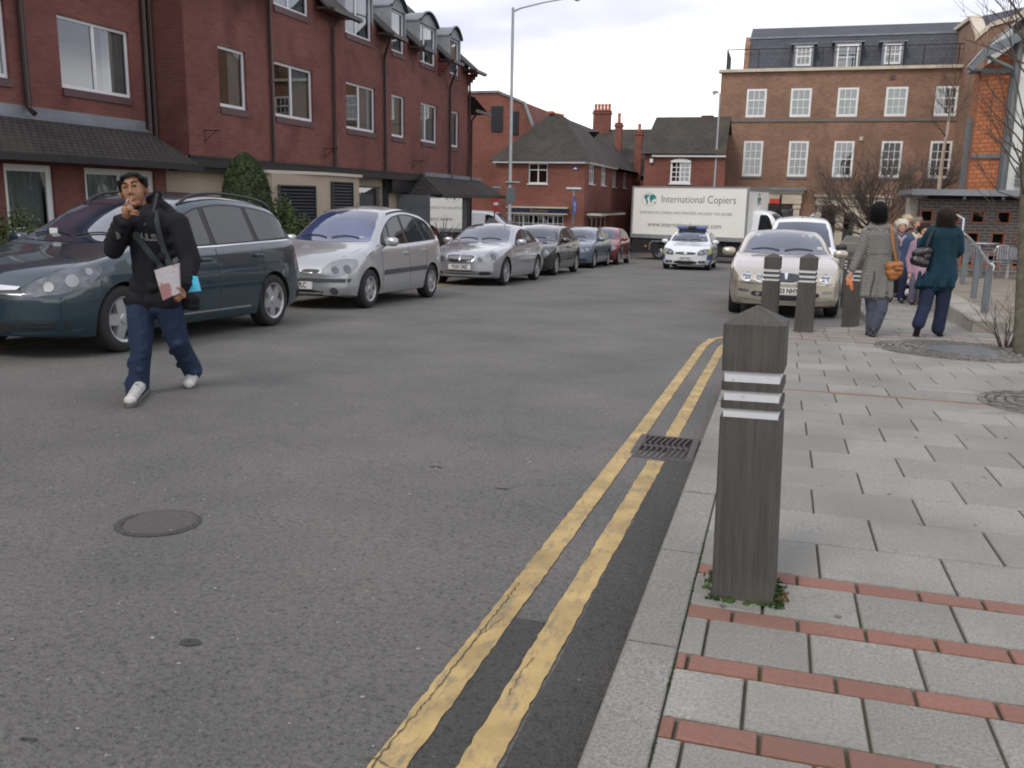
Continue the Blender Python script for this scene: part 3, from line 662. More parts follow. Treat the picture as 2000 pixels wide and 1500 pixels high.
for a, b in near: window(A, MA1, a, b, 3.15, 4.42, cols=(.5,), fr=.055, fill='side', sill=(.04, .14, M_sill, .0))
fills = ['half', 'half', 'half', 'net', 'half', 'net']
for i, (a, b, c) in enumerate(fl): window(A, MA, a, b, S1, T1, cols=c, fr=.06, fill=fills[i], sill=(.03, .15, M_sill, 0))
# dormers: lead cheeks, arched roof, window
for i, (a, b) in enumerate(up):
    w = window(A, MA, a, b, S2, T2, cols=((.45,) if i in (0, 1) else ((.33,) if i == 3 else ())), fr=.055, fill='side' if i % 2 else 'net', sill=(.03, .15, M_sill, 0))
    mb = MB(); n = 12; W_ = (b-a)/2+.12; c = (a+b)/2; prof = []
    hh = .34 if i != 1 else .3
    for k in range(n+1):
        t = -1+2*k/n; prof.append((c+W_*t, T2+.03+hh*(1-t*t)))
    for x0, x1, g, hgt in ((-11.98, -11.9, .05, .09), (-14.4, -11.9, .05, .05)):
        q = [(p[0], p[1]+.0) for p in prof]; top = [(p[0], p[1]+hgt) for p in prof]
        mb.prism(q+top[::-1], x0, x1, 'x')
    mb.prism([(a, T2), (b, T2)]+[(c+(W_-.12)*t, T2+.02+hh*(1-t*t)) for t in (.9, .6, .3, 0, -.3, -.6, -.9)], -12.03, -11.985, 'x')
    for s, e in ((a-.09, a-.004), (b+.004, b+.09)): mb.box(-14.4, -11.99, s, e, 6.18, T2+.08)
    wpart('dormer', mb, M_lead, A)
# main roof in pieces between the dormers, with projecting eaves
def roofpiece(mb, y0, y1, zt=None):
    e = (-11.45, 5.95); r = (-16.2, 9.9)
    mb.face([(e[0], y0, e[1]), (e[0], y1, e[1]), (r[0], y1, r[1]), (r[0], y0, r[1])], [(y0, 0), (y1, 0), (y1, 6.1), (y0, 6.1)])
    mb.face([(e[0], y0, e[1]-.05), (e[0], y1, e[1]-.05), (r[0], y1, r[1]-.15), (r[0], y0, r[1]-.15)], [(y0, 0), (y1, 0), (y1, 6.1), (y0, 6.1)])
    for y in (y0, y1): mb.face([(e[0], y, e[1]), (r[0], y, r[1]), (r[0], y, r[1]-.15), (e[0], y, e[1]-.05)])
cuts = [19.75]
for a, b in up: cuts += [a-.22, b+.22]
cuts = [c for c in cuts[2:]]
mb = MB()
segs = [(16.5, 19.85), (21.95, 23.55), (25.65, 26.65), (28.05, 28.95), (30.75, 31.75), (33.15, 34.35)]
for y0, y1 in segs: roofpiece(mb, y0, y1)
mb.face([(-13.3, 19, 7.49), (-13.3, 34.3, 7.49), (-16.2, 34.3, 9.9), (-16.2, 19, 9.9)], [(19, 2), (34, 2), (34, 6), (19, 6)])
mb.face([(-20.9, 19, 6), (-20.9, 34.3, 6), (-16.2, 34.3, 9.9), (-16.2, 19, 9.9)], [(19, 2), (34, 2), (34, 6), (19, 6)])
mb.face([(-11.7, 33.9, 5.1), (-11.7, 35.75, 4.62), (-13.4, 35.2, 5.5), (-13.4, 33.9, 5.7)], [(0, 0), (2, 0), (2, 2), (0, 2)]); mb.face([(-11.7, 35.75, 4.62), (-16, 35.75, 4.62), (-16, 35.2, 5.5), (-13.4, 35.2, 5.5)], [(0, 0), (4, 0), (4, 1), (2, 1)])
mb.face([(-11.7, 33.9, 5.1), (-11.7, 35.75, 4.62), (-13.4, 35.2, 4.65), (-13.4, 33.9, 4.7)], [(0, 0), (2, 0), (2, 2), (0, 2)])
mb.face([(-12.3, -14, 6.1), (-12.3, 16.5, 6.1), (-16.5, 16.5, 9.3), (-16.5, -14, 9.3)], [(0, 0), (30, 0), (30, 5), (0, 5)])
wpart('roof', mb, M_rooft, A, fixn=False)
for y0, y1 in segs:
    mb = MB(); mb.box(-11.5, -11.38, y0, y1+.03, 5.93, 6.03); mb.box(-11.98, -11.5, y0+.03, y1-.03, 6.0, 6.06); wpart('eaves_gutter', mb, M_pipe, A)
mb = MB(); mb.box(-11.76, -11.66, 33.95, 35.8, 4.58, 4.68); wpart('eaves_gutter', mb, M_pipe, A)
# corbels
for y in (31.0, 34.0):
    mb = MB()
    for k in range(4): mb.box(-12, -11.9+.09*k, y-.2, y+.0, 5.55+.1*k, 5.65+.1*k)
    wpart('corbel', mb, M_br_dk, A)
# downpipes
for y, zt, X, off in ((19.75, 6.9, -12, 1), (22.9, 5.95, -12, 0), (26.2, 5.9, -12, 1), (31.85, 5.7, -12, 1), (33.96, 5.9, -12, 0), (35.2, 4.6, -12.35, 0)):
    zb = 2.1; mb = MB()
    if off: mb.tube([(X+.42, y-.35, zt+.1), (X+.38, y-.33, zt-.02), (X+.08, y-.05, zt-.45), (X+.07, y, zt-.6), (X+.07, y, zb)], .042, 8)
    else: mb.tube([(X+.3, y, zt+.05), (X+.07, y, zt-.25), (X+.07, y, zb)], .042, 8)
    for z in (2.6, 3.9, 5.1):
        if z < zt-.7: mb.tube([(X+.07, y, z), (X+.07, y, z+.06)], .055, 8)
    wpart('downpipe', mb, M_pipe, A, smooth=40)
for y, zb in ((13.12, 2.6), (16.45, 2.0), (16.28, 2.0)):
    mb = MB(); mb.tube([(-12.72, y, 6.2), (-12.72, y, zb+.1), (-12.6, y, zb)], .05, 8); wpart('downpipe', mb, M_pipe, A, smooth=40)
# hanging basket brackets
for y, z in ((17.1, 2.62), (22.4, 2.55), (28.5, 2.5)):
    mb = MB(); mb.tube([(-12, y, z-.28), (-12, y, z+.02)], .012, 5); mb.tube([(-11.99, y, z), (-11.6, y, z)], .011, 5); mb.tube([(-11.99, y, z-.22), (-11.85, y, z-.1), (-11.68, y, z)], .009, 5); wpart('bracket', mb, M_pipe, A)
# ground floor of the main part: beige panels, glazed shopfront panes with dark posts
g0 = gz(30)-.3
mb = MB(); facade(mb, MX(-12.35), 15.95, 35.0, g0, 2.0, [(24.5, 26.75, -.6, 1.62), (18.6, 22.0, -.3, 1.75)], depth=.06)
mb.face([(-12.15, 15.95, g0), (-12.35, 15.95, g0), (-12.35, 15.95, 2), (-12.15, 15.95, 2)])
wpart('rendered_wall', mb, M_beige, A, fixn=False)
def shopwin(a, b, z0, z1, cols):
    window(A, MX(-12.35), a, b, z0, z1, cols=cols, fr=.05, m=M_grepaint, glass=M_glass_d, name='shop_window', mull=.05)
shopwin(24.5, 26.75, -.6, 1.62, ()); shopwin(18.6, 22.0, -.3, 1.75, (.5,))
window(A, MX(-11.15), 27.95, 31.5, -.6, 1.36, fr=.05, m=M_grepaint, glass=M_glass_d, name='shop_window')
mb = MB(); mb.box(-12.3, -11.16, 31.5, 31.56, g0, 1.4); mb.box(-12.3, -11.16, 27.9, 27.94, g0, 1.4); mb.box(-11.2, -11.13, 27.9, 31.56, g0, -.605); wpart('bay_side', mb, M_grepaint, A)
mb = MB(); mb.box(-11.25, -11.12, 31.57, 31.72, g0, 1.4); wpart('post', mb, M_blackp, A)
for y in (26.9, 29.4, 35.02): mb = MB(); mb.box(-12.33, -12.2, y-.08, y+.08, g0, 2.0); wpart('post', mb, M_blackp, A)
for a, b, c, d in ((27.0, 29.3, 1.45, 1.95), (16.3, 24.4, 1.76, 1.96)): mb = MB(); mb.box(-12.34, -12.08, a, b, c, d); wpart('lintel_board', mb, M_blackp, A)
# right pent roof over the shopfront
mb = MB(); mb.face([(-12, 29.25, 2.1), (-12, 35.4, 2.05), (-11.0, 35.6, 1.42), (-11.0, 28.6, 1.42)], [(0, 1.4), (6, 1.4), (6, 0), (0, 0)])
mb.face([(-12, 29.25, 2.1), (-11.0, 28.6, 1.42), (-12.3, 28.3, 1.42)], [(0, 1.3), (1, 0), (0, 0)]); mb.face([(-12, 35.4, 2.05), (-11, 35.6, 1.42), (-12.3, 36, 1.42)], [(0, 1.3), (1, 0), (0, 0)])
wpart('pent_roof', mb, M_rooft, A, fixn=False)
mb = MB(); mb.box(-12.3, -11.0, 28.5, 35.7, 1.34, 1.415); mb.box(-11.02, -10.95, 28.5, 35.72, 1.33, 1.44); wpart('gutter', mb, M_blackp, A)
mb = MB(); mb.box(-12, -11.85, 29.2, 31.75, 2.02, 2.16); mb.box(-12, -11.85, 31.95, 33.85, 2.0, 2.14); mb.box(-12, -11.85, 34.08, 35.2, 2.0, 2.12); wpart('lead_flashing', mb, M_lead, A)

# beige plant enclosure with louvres in front of it
K = thing('plant_enclosure', 'beige rendered enclosure with two dark louvre panels in front of the brick building', 'enclosure', (-11.2, 20, gz(20)), world=True)
kz = 1.78; y0, y1 = 18.2, 21.45; mb = MB()
# plan: long face, cut corner
plan = [(-11.1, 18.25), (-10.55, 19.75), (-10.55, 21.5), (-12.3, 21.5), (-12.3, 18.25)]
mb.prism(plan, g0, kz, 'z'); wpart('wall', mb, M_beige, K)
mb = MB(); mb.prism([(-11.17, 18.18), (-10.48, 19.7), (-10.48, 21.57), (-12.33, 21.57), (-12.33, 18.18)], kz+.002, kz+.07, 'z'); wpart('roof_slab', mb, M_cream, K)
def louvre(p0, p1, z0, z1):
    d = Vector((p1[0]-p0[0], p1[1]-p0[1], 0)); L = d.length; d.normalize(); n = Vector((d.y, -d.x, 0))
    M = Matrix(((d.x, n.x, 0, p0[0]), (d.y, n.y, 0, p0[1]), (0, 0, 1, 0), (0, 0, 0, 1))); mb = MB(); mb.M = M
    mb.box(0, L, .004, .012, z0, z1, mi=1)
    k = z0
    while k < z1-.03:
        mb.prism([(.012, k+.045), (.06, k), (.066, k+.006), (.018, k+.052)], 0.02, L-.02, 'x'); k += .075
    mb.box(0, .03, .012, .07, z0, z1); mb.box(L-.03, L, .012, .07, z0, z1); mb.box(0, L, .012, .07, z1, z1+.03)
    wpart('louvre', mb, [M_grille, M_dark], K)
louvre((-11.05, 18.38), (-10.68, 19.4), -.4, 1.5); louvre((-10.55, 19.95), (-10.55, 21.05), -.4, 1.62)

# --- flat topped brick block behind ---------------------------------------
B = thing('brick_tower', 'tall windowless red brick block with chamfered top and dark louvred vents', 'building', (-15, 46, gz(46)), world=True)
mb = MB(); Yb = 44.0
out_ = [(-19, -2), (-12.2, -2), (-12.2, 3.2), (-12.24, 4.88), (-12.68, 5.97), (-14.0, 6.5), (-19, 6.5)]
ops = [(-14.32, -13.72, 4.6, 5.82), (-13.2, -12.9, 4.45, 5.55)]
mb.face([(x, Yb, z) for x, z in out_], out_); mb.face([(x, 54, z) for x, z in out_], out_)
for (x0, z0), (x1, z1) in zip(out_, out_[1:]): mb.face([(x0, Yb, z0), (x1, Yb, z1), (x1, 54, z1), (x0, 54, z0)], [(Yb, z0), (Yb, z1), (54, z1), (54, z0)])
wpart('wall', mb, M_br_mid, B, fixn=True)
for a, b, c, d in ops:
    mb = MB(); mb.box(a, b, Yb-.05, Yb-.003, c, d)
    for k in range(12): z = c+(d-c)*(k+.3)/12; mb.box(a+.03, b-.03, Yb-.09, Yb-.052, z, z+.03)
    wpart('louvre', mb, M_grille, B)
mb = MB()
for (x0, z0), (x1, z1) in zip(out_[2:], out_[3:]): mb.face([(x0+.05, Yb-.08, z0+.05), (x1+.05, Yb-.08, z1+.05), (x1+.05, Yb+.3, z1+.05), (x0+.05, Yb+.3, z0+.05)]); mb.face([(x0+.05, Yb-.08, z0+.05), (x1+.05, Yb-.08, z1+.05), (x1+.02, Yb-.08, z1-.06), (x0+.02, Yb-.08, z0-.06)])
wpart('coping', mb, M_lead, B)

# --- hipped corner shop ------------------------------------------------------
C = thing('corner_shop', 'brick corner shop with a steep hipped tiled roof and blue fascia sign', 'shop', (-11, 46, gz(46)), world=True)
mb = MB(); MC = MYf(42.0)
facade(mb, MC, -13.4, -9.05, -1.6, 3.0, [(-11.78, -10.85, 2.06, 3.0), (-12.5, -10.02, -.9, .62)])
sw = [(43.0, 44.3, 2.1, 3.0), (46.0, 47.3, 2.1, 3.0)]
facade(mb, MX(-9.05), 42.0, 49.0, -1.6, 3.0, sw+[(43.2, 47.8, -1.45, .55)])
mb.face([(-13.4, 42, -1.6), (-13.4, 56, -1.6), (-13.4, 56, 3), (-13.4, 42, 3)], [(0, 0), (14, 0), (14, 4.6), (0, 4.6)])
facade(mb, MX(-9.3), 49.0, 58.0, -1.6, 3.0, [(50.5, 51.7, 2.1, 3), (54, 55.2, 2.1, 3)])
wpart('wall', mb, M_br_mid, C, fixn=False)
window(C, MC, -11.78, -10.85, 2.06, 3.0, cols=(.5,), bars=[('H', .7, 0, 1)], fr=.05, m=M_wht, mull=.05, sill=(.05, .05, M_wht, .05), fill='room')
for a, b, c, d in sw: window(C, MX(-9.05), a, b, c, d, cols=(.33, .66), bars=[('H', .7, 0, 1)], fr=.06, m=M_wht, mull=.06, sill=(.05, .05, M_wht, .05))
for a in (50.5, 54): window(C, MX(-9.3), a, a+1.2, 2.1, 3, cols=(.5,), fr=.06, m=M_wht, sill=(.05, .05, M_wht, .05))
bars = [('v', k/10, 0, 1) for k in range(1, 10)]+[('h', k/4, 0, 1) for k in (1, 2, 3)]
window(C, MC, -12.5, -10.02, -.9, .62, cols=(.2, .4, .6, .8), bars=bars, fr=.05, bar=.03, m=M_wht, name='shop_window')
window(C, MX(-9.05), 43.2, 47.8, -1.45, .55, cols=(.25, .5, .75), fr=.06, m=M_wht, name='shop_window')
mb = MB(); rz0, rz1 = 3.1, 5.5; e = .28
Pf = [(-13.4-e, 42-e, rz0), (-9.05+e, 42-e, rz0), (-9.05+e, 49.6, rz0), (-13.4-e, 56, rz0)]
# hip: apex front, ridge running back
ap = (-11.2, 43.9, 5.45); ap2 = (-10.6, 43.9, 5.3)
U = lambda ps: [((Vector(p)-Vector(ps[0])).dot((Vector(ps[1])-Vector(ps[0])).normalized()), sqrt(max(0, (Vector(p)-Vector(ps[0])).length_squared-((Vector(p)-Vector(ps[0])).dot((Vector(ps[1])-Vector(ps[0])).normalized()))**2))) for p in ps]
def rf(*ps): mb.face(list(ps), U(ps))
rf((-13.4-e, 42-e, rz0), (-9.05+e, 42-e, rz0), ap2, ap)
rf((-9.05+e, 42-e, rz0), (-9.05+e, 49.6, rz0), (-10.6, 49.6, 5.0), ap2)
rf((-13.4-e, 42-e, rz0), ap, (-11.2, 56, 5.45), (-13.4-e, 56, rz0)); rf(ap, ap2, (-10.6, 49.6, 5.0), (-11.2, 56, 5.45))
rf((-9.3+e, 49.6, rz0), (-9.3+e, 58.5, rz0), (-10.8, 58.5, 4.9), (-10.8, 49.6, 4.6)); rf((-10.8, 49.6, 4.6), (-10.8, 58.5, 4.9), (-12.5, 58.5, 4.9), (-12.5, 49.6, 4.6))
ro = wpart('roof', mb, M_roofd, C, fixn=False)
mb = MB(); mb.box(-13.5, -9.0, 41.78, 41.99, 3.0, 3.09); mb.box(-9.04, -8.85, 42, 49.5, 3.0, 3.09); wpart('fascia_board', mb, M_wht, C)
mb = MB(); mb.box(-11.36, -11.1, 43.7, 44.1, 5.42, 5.53); mb.tube([(-11.15, 43.9, 5.45), (-10.6, 43.9, 5.34)], .06, 6); wpart('ridge_tile', mb, M_pot, C)
mb = MB(); mb.box(-13.1, -12.8, 45, 45.5, 4, 5.0); mb.lathe([(.09, 5.0), (.11, 5.15), (.08, 5.3), (.09, 5.42)], 10, (-12.95, 45.2, 0)); wpart('chimney', mb, [M_pot], C)
mb = MB(); mb.box(-12.75, -9.8, 41.7, 41.97, .64, .7, mi=1); mb.box(-12.7, -9.85, 41.93, 41.985, .70, .92); mb.box(-12.75, -9.75, 41.62, 41.98, .925, 1.0, mi=1)
fa = wpart('fascia_sign', mb, [mat('blue_sign', (.03, .05, .14), .4), M_cream], C)
mb = MB(); text_geo('Brambles', .24, mb, Matrix.Translation((-11.2, 41.92, .805)) @ Matrix.Rotation(pi/2, 4, 'X')); o = mb.build('lettering', mat('gold_letters', (.55, .45, .25), .4), None, fixn=False)
for v in o.data.vertices: v.co -= C.location
o.parent = fa
mb = MB(); mb.box(-9.62, -9.38, 41.95, 41.99, 2.72, 2.86); mb.prism([(-9.6, 2.74), (-9.4, 2.74), (-9.5, 2.84)], 41.94, 41.949, 'y', mi=1); wpart('wall_plaque', mb, [mat('blue_plaque', (.02, .06, .3), .3), M_wht], C)
mb = MB(); mb.box(-9.0, -8.3, 42.4, 49.3, .62, .74); mb.box(-9.0, -8.28, 42.4, 49.3, .745, .80, mi=1)
wpart('canopy', mb, [M_cream, M_blackp], C)

# --- the roofs behind ---------------------------------------------------------
D = thing('tiled_house', 'low house behind the corner shop with a long dark tiled roof and tall brick chimneys', 'house', (-9, 62, gz(62)), world=True)
mb = MB(); mb.box(-16, -6.5, 60.0, 68, -1.6, 3.6); mb.box(-8.6, -7.0, 56, 60.0, -1.6, 2.6); wpart('wall', mb, M_br_dk, D)
mb = MB(); rf((-16, 59.8, 3.5), (-6.2, 59.8, 3.5), (-6.2, 63, 6.15), (-16, 63, 6.15)); rf((-16, 66, 3.5), (-6.2, 66, 3.5), (-6.2, 63, 6.15), (-16, 63, 6.15))
rf((-9.4, 58, 2.5), (-6.6, 58, 2.5), (-6.6, 60.1, 4.2), (-9.4, 60.1, 4.3)); rf((-10.5, 56.5, 3.2), (-8.0, 58.5, 2.8), (-8.4, 60, 4.3), (-11.0, 59.5, 4.9))
wpart('roof', mb, M_roofd, D, fixn=False)
def chimney(root, cx, cy, w, d, z0, z1, pots, m=M_br_mid, ph=.45):
    mb = MB(); mb.box(cx-w/2, cx+w/2, cy-d/2, cy+d/2, z0, z1); mb.box(cx-w/2-.06, cx+w/2+.06, cy-d/2-.06, cy+d/2+.06, z1-.18, z1-.06); mb.box(cx-w/2-.03, cx+w/2+.03, cy-d/2-.03, cy+d/2+.03, z1, z1+.06)
    for k in range(pots):
        x = cx+(k-(pots-1)/2)*(w-.2)/max(1, pots-1) if pots > 1 else cx
        mb.lathe([(.12, z1+.06), (.09, z1+.06+ph*.6), (.11, z1+.06+ph*.65), (.1, z1+.06+ph)], 10, (x, cy, 0), mi=1)
    return wpart('chimney', mb, [m, M_pot], root)
p = PY(1176, 240, 63); chimney(D, p.x, 63, 1.15, .7, 5.6, PY(1176, 218, 63).z, 5)
p = PY(1208, 270, 58); chimney(D, p.x, 58, .42, .42, 2.5, PY(1208, 242, 58).z, 1, ph=.6)
p = PY(1248, 275, 58); chimney(D, p.x, 58, .42, .42, 2.5, PY(1248, 258, 58).z, 1)

# --- plain brick house with arched white window -------------------------------
E_ = thing('brick_house', 'brick house with dark tiled roof and one arched white window, behind the truck', 'house', (-5.6, 53, gz(53)), world=True)
mb = MB(); facade(mb, MYf(50.0), -7.5, -3.2, -1.7, 3.8, [(-6.08, -5.0, 2.33, 3.5)]); mb.face([(-7.5, 50, -1.7), (-7.5, 57, -1.7), (-7.5, 57, 3.8), (-7.5, 50, 3.8)], [(0, 0), (7, 0), (7, 5.5), (0, 5.5)])
wpart('wall', mb, M_br_mid, E_, fixn=False)
w = window(E_, MYf(50), -6.08, -5.0, 2.33, 3.5, cols=(.5,), bars=[('v', .25, 0, 1), ('v', .75, 0, 1), ('h', .25, 0, 1), ('h', .5, 0, 1), ('h', .75, 0, 1)], fr=.09, bar=.04, m=M_wht, sill=(.08, .07, M_wht, .05), fill='room', proud=.04)
mb = MB(); mb.prism([(-6.08, 3.42)]+[(-5.54+.54*t, 3.5+.12*(1-t*t)) for t in (-1, -.6, -.2, .2, .6, 1)]+[(-5.0, 3.42)], 49.93, 49.99, 'y'); wpart('window_head', mb, M_wht, E_)
mb = MB(); rf((-7.7, 49.7, 3.86), (-3.2, 49.7, 3.86), (-3.2, 52, 5.95), (-7.25, 52, 5.95)); rf((-7.7, 57, 3.86), (-3.2, 57, 3.86), (-3.2, 52, 5.95), (-7.25, 52, 5.95)); rf((-7.7, 49.7, 3.86), (-7.25, 52, 5.95), (-7.7, 57, 3.86))
wpart('roof', mb, M_roofd, E_, fixn=False)
mb = MB(); mb.box(-7.1, -3.2, 49.8, 49.98, 3.7, 3.8); wpart('fascia_board', mb, M_wht, E_)
mb = MB(); mb.box(-7.2, -7.03, 49.85, 49.99, 3.4, 3.6); wpart('alarm_box', mb, M_wht, E_)
chimney(E_, -4.5, 52.6, .6, .5, 5.3, 6.0, 0)

# --- the four storey brick building -------------------------------------------
F = thing('townhouse', 'four storey brown brick townhouse block with white sash windows and slate mansard roof', 'building', (2.5, 57, gz(57)), world=True)
MFm = MYf(54.0); z7 = 7.6
w2 = [(-2.53, -1.46), (-.16, .93), (2.29, 3.36), (4.74, 5.83), (7.2, 8.28)]
w1 = [(-2.5, -1.45), (-.05, .99), (2.34, 3.38), (4.78, 5.83), (7.22, 8.28)]
op = [(a, b, 6.08, 7.6) for a, b in w2]+[(a, b, 2.86, 4.79) for a, b in w1]
gd = [(-1.6, .45, -1.45, 1.15), (1.95, 2.75, -1.2, 1.25), (3.15, 3.75, -1.45, .9), (4.4, 5.2, -1.2, 1.25)]
mb = MB(); facade(mb, MFm, -4.0, 9.2, -1.6, 8.5, op+gd)
mb.face([(-4, 54, -1.6), (-4, 64, -1.6), (-4, 64, 8.5), (-4, 54, 8.5)], [(0, 0), (10, 0), (10, 10), (0, 10)])
mb.prism([(56, 8.5), (58.2, 8.5), (58.2, 10.9), (57.3, 10.9), (56.6, 10.4)], -2.95, -2.65, 'x')
wpart('wall', mb, M_br_brn, F, fixn=False)
mb = MB(); mb.box(-4.15, 9.2, 53.8, 54.4, 8.5, 8.66); wpart('parapet_coping', mb, M_stone, F)
mb = MB(); mb.box(-4.03, 9.2, 53.94, 53.997, 5.83, 6.0); wpart('string_course', mb, M_band, F)
sash = [('v', 1/3, 0, 1), ('v', 2/3, 0, 1), ('H', .62, 0, 1), ('h', .3, 0, 1)]
sash2 = [('v', 1/3, 0, 1), ('v', 2/3, 0, 1), ('H', .5, 0, 1), ('h', .25, 0, 1), ('h', .75, 0, 1)]
for i, (a, b) in enumerate(w2): window(F, MFm, a, b, 6.08, 7.6, bars=sash, fr=.11, bar=.035, m=M_wht, fill='blind', inset=.03, proud=.03)
for i, (a, b) in enumerate(w1): window(F, MFm, a, b, 2.86, 4.79, bars=sash2, fr=.11, bar=.035, m=M_wht, fill='room' if i in (0, 1, 4) else 'net', inset=.03, proud=.03, sill=(.06, .12, M_band, .05))
# mansard
mb = MB(); rf((-2.7, 56.0, 8.5), (8.9, 56.0, 8.5), (8.9, 56.9, 10.75), (-2.7, 56.9, 10.75)); rf((-2.7, 56.9, 10.75), (8.9, 56.9, 10.75), (8.9, 59.5, 11.75), (-2.7, 59.5, 11.75)); mb.face([(-4, 54.3, 8.5), (9, 54.3, 8.5), (9, 60, 8.5), (-4, 60, 8.5)])
wpart('roof', mb, M_slate, F, fixn=False)
mb = MB(); mb.box(-2.7, 8.9, 56.83, 56.92, 10.72, 10.82); wpart('roof_kerb', mb, M_lead, F)
for a, b, c, d in ((-.07, .76, 9.0, 10.05), (2.12, 3.25, 8.75, 10.1), (4.6, 5.45, 9.0, 10.05)):
    mb = MB(); mb.box(a-.12, b+.12, 55.75, 56.9, c-.1, d+.12); mb.box(a-.3, b+.3, 55.7, 56.9, d+.125, d+.19); wpart('dormer', mb, M_lead, F)
    window(F, MYf(55.74), a, b, c, d, cols=((.5,) if b-a > 1 else ()), bars=[('v', 1/3, 0, 1), ('v', 2/3, 0, 1), ('H', .5, 0, 1), ('h', .75, 0, 1)] if b-a < 1 else [('h', .5, 0, 1)], fr=.09, bar=.035, m=M_wht, inset=-.07, fill='room')
mb = MB()
for k in range(8):
    x = -3.75+k*1.7; 
    if x < 9: mb.tube([(x, 54.25, 8.6), (x, 54.25, 9.75)], .035, 5)
for z in (9.75, 9.5): mb.tube([(-3.75, 54.25, z), (9.2, 54.25, z)], .028 if z > 9.6 else .012, 5)
for y in (55.2, 56.2, 57.2): mb.tube([(-3.75, y, 8.6), (-3.75, y, 9.75)], .035, 5)
for z in (9.75, 9.4, 9.0): mb.tube([(-3.75, 54.25, z), (-3.75, 57.4, z)], .025, 5)
wpart('roof_railing', mb, M_blackp, F)
# classical surrounds on the ground floor
mb = MB(); mb.box(-1.75, -1.5, 53.75, 53.998, -1.5, 1.35); mb.box(.45, .78, 53.75, 53.998, -1.5, 1.35); mb.box(-1.85, .85, 53.7, 53.998, 1.36, 1.95); mb.box(-1.95, .95, 53.6, 53.998, 1.96, 2.08)
mb.box(-2.0, 1.05, 53.5, 53.998, 2.085, 2.25, mi=1)
mb.box(.4, .83, 53.7, 53.748, 1.1, 1.3)
wpart('door_surround', mb, [M_stone, M_lead], F)
mb = MB()
for a, b in ((1.72, 1.95), (2.75, 2.9), (4.2, 4.4), (5.2, 5.42)): mb.box(a, b, 53.8, 53.998, -1.5, 1.3)
mb.box(1.6, 5.55, 53.75, 53.998, 1.31, 1.75); mb.box(1.5, 5.65, 53.65, 53.998, 1.76, 1.9); mb.box(2.9, 3.15, 53.85, 53.998, -1.5, 1.3); mb.box(3.75, 4.2, 53.85, 53.998, -1.5, 1.3); mb.box(3.15, 3.75, 53.85, 53.998, .92, 1.3)
wpart('shop_surround', mb, M_stone, F)
for a, b, c, d in gd: window(F, MFm, a, b, c, d, fr=.06, m=M_blackp if a < 0 else M_grepaint, name='shop_window' if a > 0 else 'door', cols=(.5,) if a < 0 else ())
mb = MB(); mb.box(1.95, 2.75, 53.55, 53.8, -1.2, -.75)
random.seed(2)
wpart('planter', mb, M_grepaint, F)
mb = MB(); mb.box(4.85, 5.1, 53.93, 53.995, 8.0, 8.22); wpart('wall_vent', mb, M_sill, F)
mb = MB(); mb.box(3.6, 3.8, 53.93, 53.995, 4.82, 5.02); wpart('wall_plaque', mb, M_stone, F)
# wing with gable to the right
G_ = thing('gabled_wing', 'brown brick gabled wing with cream copings rising beside the mansard roof', 'building', (11, 54, gz(52)), world=True)
pf = [(7.95, 7.9), (8.35, 7.9), (8.4, 9.55), (7.85, 10.2)]
mb = MB(); mb.prism([(8.3, -1.6), (16, -1.6), (16, 11.8), (12.5, 12.2), (9.8, 10.05), (8.75, 9.75), (8.3, 9.3)], 50.0, 50.6, 'y'); mb.prism([(50.6, -1.6), (58, -1.6), (58, 10.8), (53, 10.6), (50.6, 9.4)], 8.35, 8.7, 'x')
wpart('wall', mb, M_br_brn, G_)
mb = MB()
for (x0, z0), (x1, z1) in (((8.25, 9.3), (8.75, 9.8)), ((8.75, 9.8), (9.8, 10.1)), ((9.8, 10.1), (12.5, 12.3))):
    mb.prism([(x0, z0), (x1, z1), (x1, z1+.22), (x0, z0+.22)], 49.9, 50.7, 'y')
for (y0, z0), (y1, z1) in (((50.7, 9.5), (53, 10.7)), ((53, 10.7), (58, 10.95))): mb.prism([(y0, z0), (y1, z1), (y1, z1+.2), (y0, z0+.2)], 8.25, 8.8, 'x')
wpart('coping', mb, M_stone, G_)
mb = MB(); rf((8.8, 50.8, 9.3), (14, 50.8, 9.9), (14, 56, 12.3), (8.8, 54, 11.0)); wpart('roof', mb, M_slate, G_, fixn=False)

# --- tile hung building on the right -------------------------------------------
H = thing('tile_hung_building', 'building hung with orange clay tiles between grey timber posts, at the right edge', 'building', (6, 28, gz(28)), world=True)
mb = MB(); za, zb = -.9, 4.95
mb.face([(4.47, 26, za), (5.28, 26, za), (5.28, 26, 5.4), (4.47, 26, 4.75)], [(0, 0), (.81, 0), (.81, 6.3), (0, 5.7)])
mb.face([(4.47, 26, za), (4.47, 26.95, za), (4.47, 26.95, 4.75), (4.47, 26, 4.75)], [(0, 0), (1.6, 0), (1.6, 5.7), (0, 5.7)])
wpart('tiled_wall', mb, M_tile_or, H, fixn=False)
mb = MB(); mb.box(5.3, 14, 25.9, 26.3, za, 7.5); mb.box(9.2, 14, 26.31, 44, za, 5.5); mb.box(5.3, 5.5, 26.3, 30, za, 6); wpart('rendered_wall', mb, M_render, H)
mb = MB(); mb.box(4.38, 4.468, 26.35, 26.75, za, 3.6); mb.box(5.12, 5.32, 25.85, 25.995, za, 5.3); mb.box(4.45, 5.12, 25.95, 25.995, 2.56, 2.66); mb.box(4.45, 5.12, 25.95, 25.995, 4.62, 4.74)
mb.tube([(5.2, 25.75, 5.5), (5.2, 25.75, za)], .055, 8)
mb.tube([(4.46, 25.7, 5.12), (4.5, 25.7, 5.0), (4.62, 25.7, 4.92), (5.05, 25.7, 4.72), (5.2, 25.75, 4.62)], .045, 8)
wpart('timber_frame', mb, M_grepaint, H)
